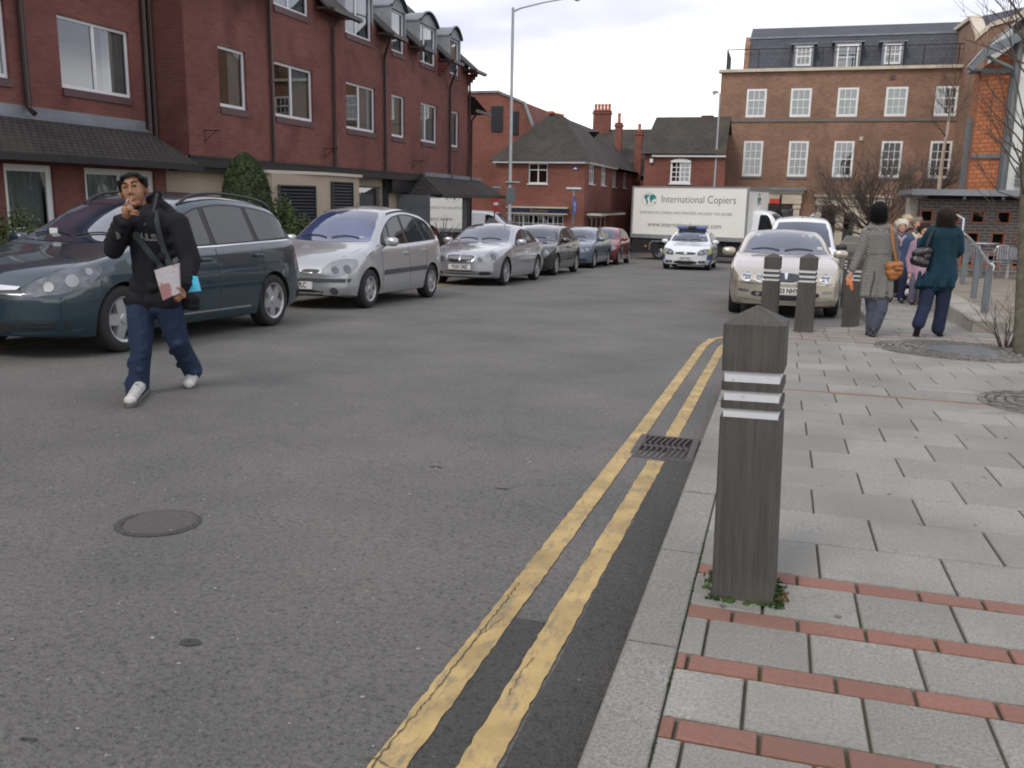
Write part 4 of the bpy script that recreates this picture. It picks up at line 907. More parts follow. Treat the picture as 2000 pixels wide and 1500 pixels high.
mb = MB(); mb.prism([(4.1, 4.72), (4.42, 5.16), (5.1, 5.52), (6.2, 6.6), (6.2, 6.42), (5.15, 5.3), (4.5, 4.98), (4.18, 4.64)], 25.55, 25.75, 'y')
rf((4.1, 25.6, 4.78), (4.45, 25.6, 5.22), (4.45, 26.5, 5.22), (4.15, 26.5, 4.82)); rf((4.45, 25.6, 5.24), (6.2, 25.6, 6.7), (6.2, 27.5, 6.7), (4.5, 27.0, 5.24))
mb.box(4.2, 4.44, 25.75, 26.4, 4.66, 4.72)
wpart('roof_edge', mb, M_greymet, H, fixn=False)
mb = MB()
for k in range(5): mb.box(5.5, 6.4, 25.8, 25.88, 1.9+k*.1, 1.95+k*.1)
wpart('louvre', mb, M_grepaint, H)

# --- blue brick screen wall with square holes and a flat canopy ---------------
S = thing('screen_wall', 'grey blue brick screen wall pierced by square orange tiled holes, under a flat metal canopy', 'wall', (4.5, 24, -.3), world=True)
holes = []
def hrow(zc, xs):
    for x in xs: holes.append((x-.12, x+.12, zc-.12, zc+.12))
hrow(1.10, [3.29, 3.87, 4.42, 4.97, 5.52, 6.1, 6.7]); hrow(.60, [3.75, 4.35, 4.90, 5.45, 6.0]); hrow(.08, [3.68, 4.28, 4.83, 5.40, 5.95]); hrow(-.42, [3.65, 4.21, 4.75, 5.3])
mb = MB(); facade(mb, MYf(24), 2.98, 9, -.9, 1.5, holes, depth=.215); mb.box(2.98, 9, 24.216, 24.3, -.9, 1.5, mi=1)
wpart('wall', mb, [M_br_blue, M_dark], S, fixn=False)
mb = MB()
for a, b, c, d in holes:
    for q in ((a-.028, a+.006, c-.028, d+.028), (b-.006, b+.028, c-.028, d+.028), (a+.006, b-.006, c-.028, c+.006), (a+.006, b-.006, d-.006, d+.028)): mb.box(q[0], q[1], 23.985, 24.2, q[2], q[3])
wpart('hole_lining', mb, mat('orange_tile_lining', (.34, .12, .06), .6), S)
mb = MB(); mb.box(2.85, 3.06, 23.9, 24.4, -.9, 1.52); wpart('stone_end', mb, stonemat('rough_stone', (.34, .31, .26), (.25, .24, .2), sc=20), S)
mb = MB(); mb.box(2.78, 9, 22.9, 25.6, 1.60, 1.71); mb.box(2.78, 9, 22.88, 22.898, 1.58, 1.72, mi=1); mb.box(3.4, 9, 23.2, 25, 1.5, 1.598, mi=2)
for x in (3.9, 4.7, 5.3, 6): mb.box(x, x+.06, 23.1, 24, 1.5, 1.6)
wpart('canopy', mb, [M_greymet, M_lead, M_dark], S)
# ------------------------------------------------------------------ vehicles
def paint(name, col, metal=.35, rough=.3, coat=1):
    return mat(name, col, rough, metal, coat, var=.03, vscale=2, spec=.6, coatr=.04, dark=tuple(x*.8+.02 for x in col), dpos=(.55, .9), dscale=2.5)
M_cglass = mat('car_glass', (.014, .018, .021), .03, 0, .15, var=.4, vscale=1.5, spec=.6)
M_wglass = mat('windscreen_glass', (.03, .045, .075), .02, .0, 1, var=.5, vscale=1.1, spec=1, coatr=.01)  # blue base colour stands in for the sky mirrored in the glass
M_tyre = mat('tyre_rubber', (.018, .018, .018), .8, bump=.2, bscale=40)
M_rim = mat('alloy_rim', (.42, .43, .44), .35, .7, .3)
M_chrome = mat('chrome', (.7, .71, .72), .12, 1)
M_trim = mat('black_trim', (.02, .021, .023), .5)
M_arch = mat('wheel_arch', (.008, .008, .008), .9)
M_lamp = mat('lamp_glass', (.27, .28, .29), .32, .6, .6, var=.12, vscale=6)
M_lampd = mat('lamp_housing', (.10, .11, .12), .12, .6, 1, var=.4, vscale=12)
M_red = mat('tail_lamp', (.35, .02, .015), .2, 0, 1)
M_amber = mat('amber_lamp', (.7, .22, .03), .25, 0, 1)
M_plate = mat('number_plate', (.68, .68, .66), .4, var=.04)
M_platet = mat('plate_letters', (.015, .015, .017), .5)
M_paper = mat('tax_disc', (.6, .65, .6), .6)

def pchip(xs, ys):
    xs = [float(x) for x in xs]; n = len(xs); h = [xs[i+1]-xs[i] for i in range(n-1)]; d = [(ys[i+1]-ys[i])/h[i] for i in range(n-1)]; m = [0]*n
    m[0], m[-1] = d[0], d[-1]
    for i in range(1, n-1): m[i] = 0 if d[i-1]*d[i] <= 0 else 2*d[i-1]*d[i]/(d[i-1]+d[i])
    def f(x):
        if x <= xs[0]: return ys[0]
        if x >= xs[-1]: return ys[-1]
        i = 0
        while x > xs[i+1]: i += 1
        t = (x-xs[i])/h[i]; t2 = t*t; t3 = t2*t
        return (2*t3-3*t2+1)*ys[i]+(t3-2*t2+t)*h[i]*m[i]+(-2*t3+3*t2)*ys[i+1]+(t3-t2)*h[i]*m[i+1]
    return f
def chaikin(p, n=2, keep=()):
    for _ in range(n):
        q = []
        for i in range(len(p)):
            a, b = p[i], p[(i+1) % len(p)]; q += [(a[0]*.78+b[0]*.22, a[1]*.78+b[1]*.22), (a[0]*.22+b[0]*.78, a[1]*.22+b[1]*.78)]
        p = q
    return p
def rnd(p, r=.045):
    q = []
    for i in range(len(p)):
        a, b, c = Vector(p[i-1]), Vector(p[i]), Vector(p[(i+1) % len(p)]); u, v = (a-b), (c-b); ru, rv = min(r, u.length*.4), min(r, v.length*.4); s0, s1 = b+u.normalized()*ru, b+v.normalized()*rv
        for t in (0, .25, .5, .75, 1): q.append(tuple(s0*(1-t)**2+b*2*t*(1-t)+s1*t*t))
    return q
class Car:
    """x: 0 = front bumper, runs backwards; y: lateral; z: up. Stands on z=0."""
    def __init__(s, nm, label, cat, L, Wd, top, belt, plan, wb, fo, wr, tyre, mt, tumble=.27, clear=.2, bow=.22, side='full', group=None, crown=.035, nose=.1, roofmat=None, sillm=None, bowr=.12):
        s.root = thing(nm, label, cat, group=group); s.L, s.W = L, Wd; s.hw = Wd/2; s.paint = mt
        s.top = pchip(*zip(*top)); s.belt = pchip(*zip(*belt)); s.plan = pchip(*zip(*plan)); s.tum = tumble; s.bow = bow; s.bowr = bowr
        xs = sorted(set([round(L*k/110, 3) for k in range(111)]+[.015, .035, .06, L-.015, L-.035, L-.06])); NS = len(xs)
        rings = []
        for x in xs:
            w = s.hw*s.plan(x); zt = s.top(x); zb = clear+max(0, (.35-x))*.12+max(0, x-(L-.5))*.2; zbelt = min(s.belt(x), zt-.05)
            pr = [(0, zb), (.6*w, zb), (.86*w, zb), (.945*w, zb+.025), (.975*w, zb+.09)]
            n1 = 7
            for k in range(1, n1+1):
                t = k/n1; z = zb+.09+(zbelt-zb-.09)*t
                tt = (z-.52)/.42; ww = w*(1-.045*abs(tt)**2.2) if tt > 0 else w*(1-.025*tt*tt)
                pr.append((ww, z))
            wb_ = pr[-1][0]; H = zt-zbelt; r = min(.13, H*.75)
            wt = wb_-.03*min(1, H/.1)-(H-r)*tumble if H > .14 else wb_-.012
            pr.append((wb_-.018, zbelt+min(.02, H*.2)))
            if H > .14:
                zr = zt-r-crown
                for k in (1, 2, 3): t = k/3.; pr.append((wb_-.018+(wt-wb_+.018)*t, zbelt+.02+(zr-zbelt-.02)*t))
            else:
                for k in (1, 2, 3): pr.append((wb_-.018-.002*k, zbelt+min(.02, H*.2)+H*.05*k))
            a0, z0 = pr[-1]
            cz = zt-crown*(1 if H > .14 else .6)
            rr = min(r*1.25, .16) if H > .14 else .09
            for k in range(1, 6):
                a = k/5*pi/2; pr.append((a0-rr*(1-cos(a))-rr*.25*(k/5), z0+(cz-z0)*sin(a)))
            a1, z1 = pr[-1]
            for k in range(1, 6): t = k/5; pr.append((a1*(1-t), z1+(zt-z1)*(1-(1-t)**2)))
            rings.append((x, pr))
        npr = len(rings[0][1]); vs = []; fs = []
        def dfm(x, y, z):
            q = min(1, abs(y)/s.hw)
            if x < L/2:
                t = max(0, 1-x/1.1); x += bow*(q**2.3)*t*t + nose*t**6*(max(0, (z-.55))/.3)**1.5 + .05*t**6*max(0, .32-z)/.12
            else:
                t = max(0, 1-(L-x)/1.0); x -= bowr*(q**2.5)*t*t + .03*t**6*max(0, .36-z)/.12
            return (x, y, z)
        full = []
        for x, pr in rings:
            ring = [(x, p[0], p[1]) for p in pr]+[(x, -p[0], p[1]) for p in pr[-2:0:-1]]
            full.append(ring)
        nr = len(full[0])
        for ring in full: vs += [dfm(*p) for p in ring]
        for i in range(NS-1):
            for k in range(nr): fs.append((i*nr+k, i*nr+(k+1) % nr, (i+1)*nr+(k+1) % nr, (i+1)*nr+k))
        # end caps as ladders
        for i, sg in ((0, 1), (NS-1, -1)):
            prev = None; x, pr = rings[i]; cols = 10
            idx = []
            for k in range(npr):
                row = [i*nr+k]
                if 0 < k < npr-1:
                    for c in range(1, cols):
                        t = c/cols; y = pr[k][0]*(1-2*t); vs.append(dfm(x, y, pr[k][1])); row.append(len(vs)-1)
                    row.append(i*nr+(nr-k))
                idx.append(row)
            for k in range(npr-1):
                a, b = idx[k], idx[k+1]
                if len(a) == 1: fs.append(tuple(b+[a[0]])[::sg]); continue
                if len(b) == 1: fs.append(tuple(a+[b[0]])[::sg]); continue
                for c in range(cols): fs.append((a[c], a[c+1], b[c+1], b[c])[::sg])
        bm = bmesh.new(); V = [bm.verts.new(v) for v in vs]
        for f in fs:
            try: bm.faces.new([V[i] for i in f])
            except Exception: pass
        bmesh.ops.remove_doubles(bm, verts=bm.verts, dist=1e-5); bmesh.ops.recalc_face_normals(bm, faces=bm.faces)
        me = bpy.data.meshes.new('body'); bm.to_mesh(me); s.bvh = BVHTree.FromBMesh(bm); bm.free()
        me.materials.append(mt); me.materials.append(M_arch)
        me.polygons.foreach_set('use_smooth', [True]*len(me.polygons)); me.set_sharp_from_angle(angle=radians(38))
        ob = bpy.data.objects.new('body', me); COL.objects.link(ob)
        s.wx = [fo, fo+wb]; s.wr = wr
        mb = MB()
        for wx in s.wx:
            for sd in (-1, 1):
                mb.lathe([(wr+.045, sd*(s.hw-.30)), (wr+.045, sd*(s.hw+.2))][::sd], 36, (wx, 0, wr-.005), 'y')
        cut = mb.build('cut', [M_arch]); 
        md = ob.modifiers.new('b', 'BOOLEAN'); md.operation = 'DIFFERENCE'; md.object = cut; md.solver = 'EXACT'; md.material_mode = 'TRANSFER'
        bpy.context.view_layer.update()
        me2 = bpy.data.meshes.new_from_object(ob.evaluated_get(bpy.context.evaluated_depsgraph_get()))
        ob.modifiers.clear(); ob.data = me2; me2.name = 'body'; bpy.data.objects.remove(cut); ob.parent = s.root; s.body = ob
        s.wheels(wr, tyre)
    def wheels(s, r, spec):
        ns, rr = spec.get('n', 5), r*spec.get('rim', .66)
        w = .2; mb = MB()
        prof = [(rr, -.09), (rr+.012, -.1), (r-.03, -.1), (r-.008, -.085), (r, -.06), (r, .06), (r-.008, .085), (r-.03, .1), (rr+.012, .1), (rr, .09)]
        mb.lathe(prof, 40, ax='y', caps=False); t = mb.build('wheel', M_tyre, s.root, smooth=50)
        mb = MB(); mb.lathe([(.03, .05), (rr-.01, .05)], 32, ax='y', mi=1)
        mb.lathe([(rr-.03, .05), (rr-.022, -.088), (rr+.004, -.1), (rr+.006, -.06)], 40, ax='y', caps=False)
        for k in range(ns):
            a = 2*pi*k/ns+.3; c, sn = cos(a), sin(a)
            for dd in ([0] if not spec.get('twin') else [-.1, .1]):
                a2 = a+dd; c2, s2 = cos(a2), sin(a2); wi, wo = spec.get('wi', .045), spec.get('wo', .035)
                def P(rad, off, h): return (rad*c2-off*s2, h, -(rad*s2+off*c2))
                ri = .04; ro = rr-.012
                vs = [P(ri, -wi, -.085), P(ri, wi, -.085), P(ro, wo, -.08), P(ro, -wo, -.08), P(ri, -wi*1.2, -.03), P(ri, wi*1.2, -.03), P(ro, wo*1.2, -.03), P(ro, -wo*1.2, -.03)]
                mb.mesh(vs, [(0, 1, 2, 3), (0, 4, 5, 1), (1, 5, 6, 2), (2, 6, 7, 3), (3, 7, 4, 0)])
        mb.lathe([(.0, -.1), (.045, -.097), (.06, -.08), (.06, -.04)], 20, ax='y')
        rim = mb.build('rim', [spec.get('mat', M_rim), M_trim], t, smooth=40)
        first = True
        for wx in s.wx:
            for sd in (-1, 1):
                y = sd*(s.hw-.115)
                if first: o = t; first = False
                else: o = copy_tree(t, s.root)
                o.location = (wx, y, r); o.rotation_euler = (0, .37*wx, 0 if sd < 0 else pi)
    def hit(s, o, d):
        l, n, i, dist = s.bvh.ray_cast(Vector(o), Vector(d).normalized())
        if l is None:
            l, n, i, dist = s.bvh.find_nearest(Vector(o)+Vector(d).normalized()*1.0)
        return l, n
    def decal(s, name, poly, frame, m, off=.004, res=.06, parent=None, label=None, lip=.012, holes=None):
        """a fitted panel: 2-D outline projected along a direction on to the body and given a rim"""
        kind = frame[0]
        if kind == 'side': sg = frame[1]; mp = lambda a, b: ((a, sg*3, b), (0, -sg, 0))
        elif kind == 'front': mp = lambda a, b: ((-2, a, b), (1, 0, 0))
        elif kind == 'rear': mp = lambda a, b: ((s.L+2, a, b), (-1, 0, 0))
        elif kind == 'top': mp = lambda a, b: ((a, b, 4), (0, 0, -1))
        elif kind == 'corner':
            sg, ph = frame[1], frame[2]; c, sn = cos(ph), sin(ph)
            d = Vector((c, -sg*sn, 0)); u = Vector((sn, sg*c, 0)); o0 = Vector((.12, sg*(s.hw-.1), 0))
            mp = lambda a, b: (o0+u*a+Vector((0, 0, b))-d*2, d)
        bm = bmesh.new(); f = bm.faces.new([bm.verts.new((a, b, 0)) for a, b in poly])
        xs = [p[0] for p in poly]; ys = [p[1] for p in poly]
        v = min(xs)+res*.5
        while v < max(xs):
            bmesh.ops.bisect_plane(bm, geom=bm.verts[:]+bm.edges[:]+bm.faces[:], plane_co=(v, 0, 0), plane_no=(1, 0, 0), dist=1e-5); v += res
        v = min(ys)+res*.5
        while v < max(ys):
            bmesh.ops.bisect_plane(bm, geom=bm.verts[:]+bm.edges[:]+bm.faces[:], plane_co=(0, v, 0), plane_no=(0, 1, 0), dist=1e-5); v += res
        bm.verts.ensure_lookup_table(); nrm = {}
        for vv in bm.verts:
            if kind == 'side' and name in ('side_window', 'window_surround'):
                lim = s.top(vv.co.x)-(.15 if name == 'side_window' else .13)
                if vv.co.y > lim: vv.co.y = lim
            o, d = mp(vv.co.x, vv.co.y); l, n = s.hit(o, d)
            if n.dot(Vector(d)) > 0: n = -n
            vv.co = l+n*off; nrm[vv] = n
        be = [e for e in bm.edges if len(e.link_faces) == 1]
        r = bmesh.ops.extrude_edge_only(bm, edges=be); pairs = {}
        nv = [g for g in r['geom'] if isinstance(g, bmesh.types.BMVert)]
        for g in nv:
            # source vertex shares location
            best = None
            for e in g.link_edges:
                ov = e.other_vert(g)
                if ov in nrm and (ov.co-g.co).length < 1e-6: best = ov
            if best: g.co -= nrm[best]*(off+lip)
        bmesh.ops.recalc_face_normals(bm, faces=bm.faces)
        me = bpy.data.meshes.new(name); bm.to_mesh(me); bm.free(); me.materials.append(m)
        me.polygons.foreach_set('use_smooth', [True]*len(me.polygons)); me.set_sharp_from_angle(angle=radians(35))
        # face outwards check
        if me.polygons:
            p = max(me.polygons, key=lambda q: q.area); o, d = mp(poly[0][0], poly[0][1])
            if p.normal.dot(Vector(d)) > 0: me.flip_normals()
        ob = bpy.data.objects.new(name, me); COL.objects.link(ob); ob.parent = parent or s.root
        if label: ob['label'] = label
        return ob
    def line(s, name, pts, frame, m, w=.012, off=.003, parent=None, res=.08, closed=False):
        P = [Vector(p) for p in pts]; L = []; R = []
        for i, p in enumerate(P):
            t = (P[min(i+1, len(P)-1)]-P[max(i-1, 0)]).normalized(); n = Vector((-t.y, t.x)); L.append(tuple(p+n*w/2)); R.append(tuple(p-n*w/2))
        return s.decal(name, L+R[::-1], frame, m, off=off, res=res, parent=parent, lip=.008)
    def both(s, name, poly, m, **k):
        for sg in (-1, 1): s.decal(name, poly, ('side', sg), m, **k)
    def screen(s, zb, zt, inset=.09, sides=.0, front=True, m=None, name='windscreen', mode='front'):
        """glass between heights zb..zt seen from the front; width follows the body"""
        poly = []; n = 6
        def halfw(z):
            y = s.hw
            d = (1, 0, 0) if mode == 'front' else (-1, 0, 0)
            for k in range(80):
                yy = s.hw*(1-k/80); l, nn, i, dist = s.bvh.ray_cast(Vector((-2 if mode == 'front' else s.L+2, yy, z)), Vector(d))
                if l is not None and abs(nn.x) > .25: return yy
            return s.hw*.7
        ws = [(halfw(zb+(zt-zb)*k/n)-inset, zb+(zt-zb)*k/n) for k in range(n+1)]
        right = [(w, z) for w, z in ws]; crv = .025
        bot = [(ws[0][0]*t, zb-crv*(1-t*t)) for t in (-.9, -.6, -.3, 0, .3, .6, .9)]
        topc = [(ws[-1][0]*t, zt+crv*(1-t*t)) for t in (.9, .6, .3, 0, -.3, -.6, -.9)]
        poly = bot+right+topc+[(-w, z) for w, z in ws[::-1]]
        return s.decal(name, poly, (mode,), m or M_wglass, res=.08, off=.005)
    def plate(s, txt, z, w=.52, x=None, mode='front', dy=0):
        o, d = ((-2, dy, z), (1, 0, 0)) if mode == 'front' else ((s.L+2, dy, z), (-1, 0, 0))
        l, n = s.hit(o, d); sg = -1 if mode == 'front' else 1; mb = MB(); X = l.x+sg*.012
        mb.box(X-.006, X+.02 if sg < 0 else X+.006, dy-w/2, dy+w/2, z-.055, z+.055)
        p = mb.build('number_plate', M_plate, s.root)
        if txt:
            mb = MB(); M = Matrix.Translation((X-.0085, dy, z)) @ Matrix(((0, 0, -1, 0), (-1, 0, 0, 0), (0, 1, 0, 0), (0, 0, 0, 1)))
            text_geo(txt, .105, mb, M, depth=.001, thin=.0025, xs=.80); mb.build('lettering', M_platet, p, fixn=False)
        return p
    def mirror(s, x, z, m, sz=(.1, .12, .075)):
        for sg in (-1, 1):
            l, n = s.hit((x, sg*3, z), (0, -sg, 0)); y = l.y; mb = MB(); bm_ = []
            # rounded housing
            n1, n2 = 8, 12; vs = []; fs = []
            for i in range(n1+1):
                a = pi*i/n1
                for j in range(n2):
                    b = 2*pi*j/n2; ss = lambda v, p: math.copysign(abs(v)**p, v)
                    vs.append((x-.0+sz[0]*.8*ss(sin(a), .7)*ss(cos(b), .7)*(1.0 if cos(b) < 0 else .35), y+sg*(.13+sz[1]*ss(cos(a), .75)), z+.05+sz[2]*ss(sin(a), .7)*ss(sin(b), .8)))
            for i in range(n1):
                for j in range(n2): fs.append((i*n2+j, i*n2+(j+1) % n2, (i+1)*n2+(j+1) % n2, (i+1)*n2+j))
            mb.mesh(vs, fs); mb.tube([(x+.02, y-sg*.03, z-.01), (x, y+sg*.05, z+.01), (x-.005, y+sg*.1, z+.04)], [.03, .025, .02], 8, mi=1)
            mb.build('wing_mirror', [m, M_trim], s.root, smooth=50, merge=1e-4)
    def wipers(s, zb, half):
        for y0, y1 in ((half*.15, half*.9), (-half*.75, half*.0)):
            pts = []
            for k in range(7):
                t = k/6; y = y0+(y1-y0)*t; z = zb+.035+.03*sin(t*pi); l, n = s.hit((-2, y, z), (1, 0, 0)); pts.append(l+n*.018)
            mb = MB(); mb.tube(pts, .008, 5); mb.build('wiper', M_trim, s.root)
    def place(s, x, y, rz=pi/2, pitch=None):
        s.root.location = (x, y, gz(y)); r = Matrix.Rotation(rz, 3, 'Z')
        fwd = r @ Vector((1, 0, 0)); pt = math.atan(SLOPE*fwd.y) if y < 42 else 0
        M = Matrix.Rotation(rz, 4, 'Z') @ Matrix.Rotation(-pt, 4, 'Y')
        s.root.rotation_euler = M.to_euler()
        L2 = s.L/2
        s.root.location.z = gz(y)
    def seams(s, xs, z0, z1, m=None):
        for x0, x1 in xs:
            for sg in (-1, 1): s.line('door_seam', [(x0, z1), ((x0+x1)/2+.0, (z0+z1)/2), (x1, z0)], ('side', sg), M_trim, w=.012, off=.0015)
    def handles(s, pts, m):
        for x, z in pts:
            for sg in (-1, 1):
                l, n = s.hit((x, sg*3, z), (0, -sg, 0)); mb = MB(); y = l.y
                mb.box(x-.09, x+.09, min(y-.005*sg, y+sg*.028), max(y-.005*sg, y+sg*.028), z-.016, z+.016, bev=.006); mb.build('door_handle', m, s.root)
def lamp_round(c, y, z, r, m=None, name='reflector', parent=None, frame=('front',), label=None):
    return c.decal(name, [(y+r*cos(2*pi*k/20), z+r*sin(2*pi*k/20)) for k in range(20)], frame, m or M_lamp, off=.009, res=.05, parent=parent, lip=.01, label=label)
mirr = lambda P: [(-a, b) for a, b in P]

# --- dark teal people carrier (nearest, cut by the left edge) -----------------
P_teal = paint('teal_paint', (.002, .024, .040), .15, .25)
c = Car('people_carrier', 'dark teal people carrier with roof rails parked behind the walking man', 'car', 4.47, 1.80,
    top=[(0, .60), (.08, .70), (.25, .80), (.6, .90), (1.0, .985), (1.22, 1.04), (1.6, 1.24), (2.05, 1.465), (2.4, 1.565), (2.9, 1.61), (3.4, 1.59), (3.9, 1.52), (4.1, 1.42), (4.28, 1.08), (4.40, .88), (4.47, .6)],
    belt=[(0, .6), (.6, .80), (1.2, .93), (2.5, .985), (3.6, 1.04), (4.47, 1.06)], plan=[(0, .86), (.3, .955), (.7, 1), (3.8, 1), (4.25, .965), (4.47, .90)],
    wb=2.70, fo=.93, wr=.325, tyre=dict(n=5, rim=.68, wi=.06, wo=.05, mat=M_rim), mt=P_teal, bow=.34, clear=.17, nose=.15, group='cars parked along the left kerb')
c.screen(1.06, 1.47, inset=.085)
sw_ = [[(1.52, 1.0), (2.42, 1.03), (2.36, 1.46), (2.22, 1.46), (1.9, 1.33)], [(2.52, 1.03), (3.30, 1.06), (3.2, 1.485), (2.46, 1.475)], [(3.40, 1.07), (4.12, 1.11), (4.0, 1.37), (3.82, 1.45), (3.3, 1.485)]]
c.both('window_surround', rnd([(1.36, .985), (2.4, 1.01), (4.24, 1.09), (4.08, 1.42), (3.85, 1.50), (2.9, 1.52), (2.15, 1.50), (1.85, 1.36)], .07), M_trim, off=.0025)
for p in sw_: c.both('side_window', rnd(p), M_cglass, off=.006)
c.both('sill_line', [(1.35, .29), (3.1, .29), (3.1, .31), (1.35, .31)], M_chrome, off=.004); c.both('rub_strip', [(1.4, .56), (3.3, .58), (3.3, .60), (1.4, .58)], paint('teal_paint_trim', (.01, .045, .07)), off=.008)
c.both('belt_moulding', [(1.4, .965), (2.5, 1.0), (4.1, 1.065), (4.1, 1.08), (2.5, 1.015), (1.4, .98)], M_chrome, off=.004)
c.seams([(1.42, 1.40), (2.47, 2.5), (3.42, 3.38)], .3, .98); c.handles([(2.25, .86), (3.3, .89)], P_teal)
for sg in (1, -1):
    h = c.decal('headlight', rnd([(-.27, .56), (-.16, .70), (.08, .80), (.40, .87), (.42, .80), (.30, .67), (.06, .595)], .03), ('corner', sg, radians(42)), M_lampd, off=.006, res=.05, lip=.02)
    for a, b, r in ((-.03, .655, .042), (.16, .71, .055), (.30, .79, .03)): c.decal('reflector', [(a+r*cos(2*pi*k/18), b+r*sin(2*pi*k/18)) for k in range(18)], ('corner', sg, radians(42)), M_lamp, off=.012, res=.04, parent=h)
    fr_ = c.decal('side_grille', rnd([(sg*.44, .27), (sg*.80, .29), (sg*.80, .36), (sg*.44, .37)], .02), ('front',), M_trim, off=.003)
    for zq in (.30, .33): c.line('grille_slat', [(sg*.46, zq), (sg*.78, zq+.008)], ('front',), P_teal, w=.008, off=.008, parent=fr_)
    c.line('bumper_crease', [(sg*.1, .225), (sg*.5, .235), (sg*.84, .26)], ('front',), P_teal, w=.02, off=.012)
    c.both('tail_light', chaikin([(4.27, 1.08), (4.40, .86), (4.42, .66), (4.33, .68), (4.22, .95)], 1), M_red, off=.006) if sg > 0 else None
    c.line('bonnet_seam', [(sg*.40, .60), (sg*.52, .72), (sg*.66, .85), (sg*.74, .95)], ('front',), M_trim, w=.008, off=.001)
c.decal('grille', chaikin([(-.42, .53), (.42, .53), (.47, .66), (-.47, .66)], 1), ('front',), M_trim, off=.004)
c.decal('grille_bar', chaikin([(-.42, .615), (.42, .615), (.45, .665), (-.45, .665)], 1), ('front',), M_chrome, off=.014); c.decal('lower_grille', chaikin([(-.40, .23), (.40, .23), (.40, .36), (-.40, .36)], 1), ('front',), M_trim, off=.004)
c.plate('', .44); c.mirror(1.55, .99, P_teal); c.wipers(1.06, .65)
for sg in (-1, 1):
    mb = MB(); pts = []
    for k in range(15):
        x = 2.15+1.95*k/14; l, n = c.hit((x, sg*.60, 4), (0, 0, -1)); pts.append(l+Vector((0, 0, .0+.055*min(1, sin(pi*k/14)*3))))
    mb.tube(pts, .018, 6); mb.build('roof_rail', M_trim if sg < 0 else M_trim, c.root, smooth=50)
mb = MB(); l, n = c.hit((-2, .35, 1.12), (1, 0, 0)); mb.box(l.x-.02, l.x-.015, .3, .40, 1.08, 1.17); mb.build('permit_sticker', M_paper, c.root)
c.place(-6.95, 7.22-.93)
zaf = c

# --- silver compact people carrier ----------------------------------------------
P_silver = paint('silver_paint', (.42, .435, .44), .55, .32)
c = Car('hatchback_car', 'silver tall hatchback car with a black rubbing strip, second in the parked row', 'car', 4.17, 1.72,
    top=[(0, .56), (.06, .66), (.2, .76), (.5, .87), (.85, .96), (1.02, 1.01), (1.4, 1.25), (1.75, 1.46), (2.1, 1.575), (2.6, 1.62), (3.1, 1.58), (3.6, 1.47), (3.9, 1.3), (4.08, 1.05), (4.15, .8), (4.17, .6)],
    belt=[(0, .56), (.5, .78), (1.1, .92), (2.5, .97), (3.6, 1.02), (4.17, 1.04)], plan=[(0, .84), (.3, .95), (.7, 1), (3.5, 1), (4.0, .96), (4.17, .88)],
    wb=2.58, fo=.80, wr=.305, tyre=dict(n=5, rim=.64, wi=.05, wo=.055), mt=P_silver, bow=.34, clear=.18, nose=.16, bowr=.2, tumble=.3, group='cars parked along the left kerb')
c.screen(1.03, 1.49, inset=.08, m=mat('sky_tinted_windscreen', (.045, .065, .15), .02, .0, 1, var=.4, vscale=1.5, spec=1))  # bluish glass, its blue deepened in the colour in place of reflected sky
c.both('window_surround', rnd([(1.28, .975), (2.2, .99), (3.78, 1.06), (3.72, 1.22), (3.45, 1.40), (2.9, 1.50), (2.2, 1.52), (1.9, 1.47), (1.5, 1.22)], .07), M_trim, off=.0025)
for p in ([(1.42, 1.0), (1.62, 1.0), (1.7, 1.32), (1.52, 1.18)], [(1.66, 1.0), (2.28, 1.01), (2.24, 1.48), (1.98, 1.46), (1.78, 1.36)], [(2.38, 1.01), (3.12, 1.045), (2.92, 1.44), (2.34, 1.485)], [(3.2, 1.05), (3.72, 1.09), (3.6, 1.26), (3.35, 1.39), (3.02, 1.43)]): c.both('side_window', rnd(p), M_cglass, off=.006)
c.both('rubbing_strip', [(1.28, .50), (3.1, .53), (3.12, .61), (1.3, .58)], mat('grey_rubber', (.055, .06, .07), .6), off=.012)
c.seams([(1.22, 1.25), (2.33, 2.36), (3.2, 3.0)], .26, .98); c.handles([(2.18, .84), (3.02, .88)], P_silver)
for sg in (1, -1):
    h = c.decal('headlight', chaikin([(-.36, .50), (-.26, .66), (-.06, .755), (.26, .78), (.24, .64), (.06, .53)], 2), ('corner', sg, radians(42)), M_lamp, off=.006, res=.05, lip=.02)
    for a, b, r in ((-.12, .60, .055), (.06, .62, .06)): c.decal('reflector', [(a+r*cos(2*pi*k/18), b+r*sin(2*pi*k/18)) for k in range(18)], ('corner', sg, radians(42)), M_lampd, off=.012, res=.04, parent=h)
    c.decal('grille', chaikin([(sg*.07, .54), (sg*.33, .545), (sg*.36, .61), (sg*.09, .61)], 1), ('front',), M_trim, off=.004)
    lamp_round(c, sg*.55, .29, .055, M_lampd, 'fog_lamp')
    c.line('bonnet_seam', [(sg*.37, .60), (sg*.50, .72), (sg*.64, .86), (sg*.70, .93)], ('front',), M_trim, w=.007, off=.001)
c.decal('badge', [(0, .63), (.045, .575), (0, .52), (-.045, .575)], ('front',), M_chrome, off=.012)
c.decal('bumper_strip', [(-.74, .42), (.74, .42), (.76, .475), (-.76, .475)], ('front',), mat('grey_rubber', (.055, .06, .07), .6), off=.008)
c.decal('lower_grille', chaikin([(-.36, .20), (.36, .20), (.42, .30), (-.42, .30)], 1), ('front',), M_trim, off=.004); c.line('grille_bar', [(-.38, .255), (.38, .255)], ('front',), P_silver, w=.022, off=.012)
c.plate('V148 PLC', .37); c.mirror(1.42, .98, P_silver); c.wipers(1.03, .62)
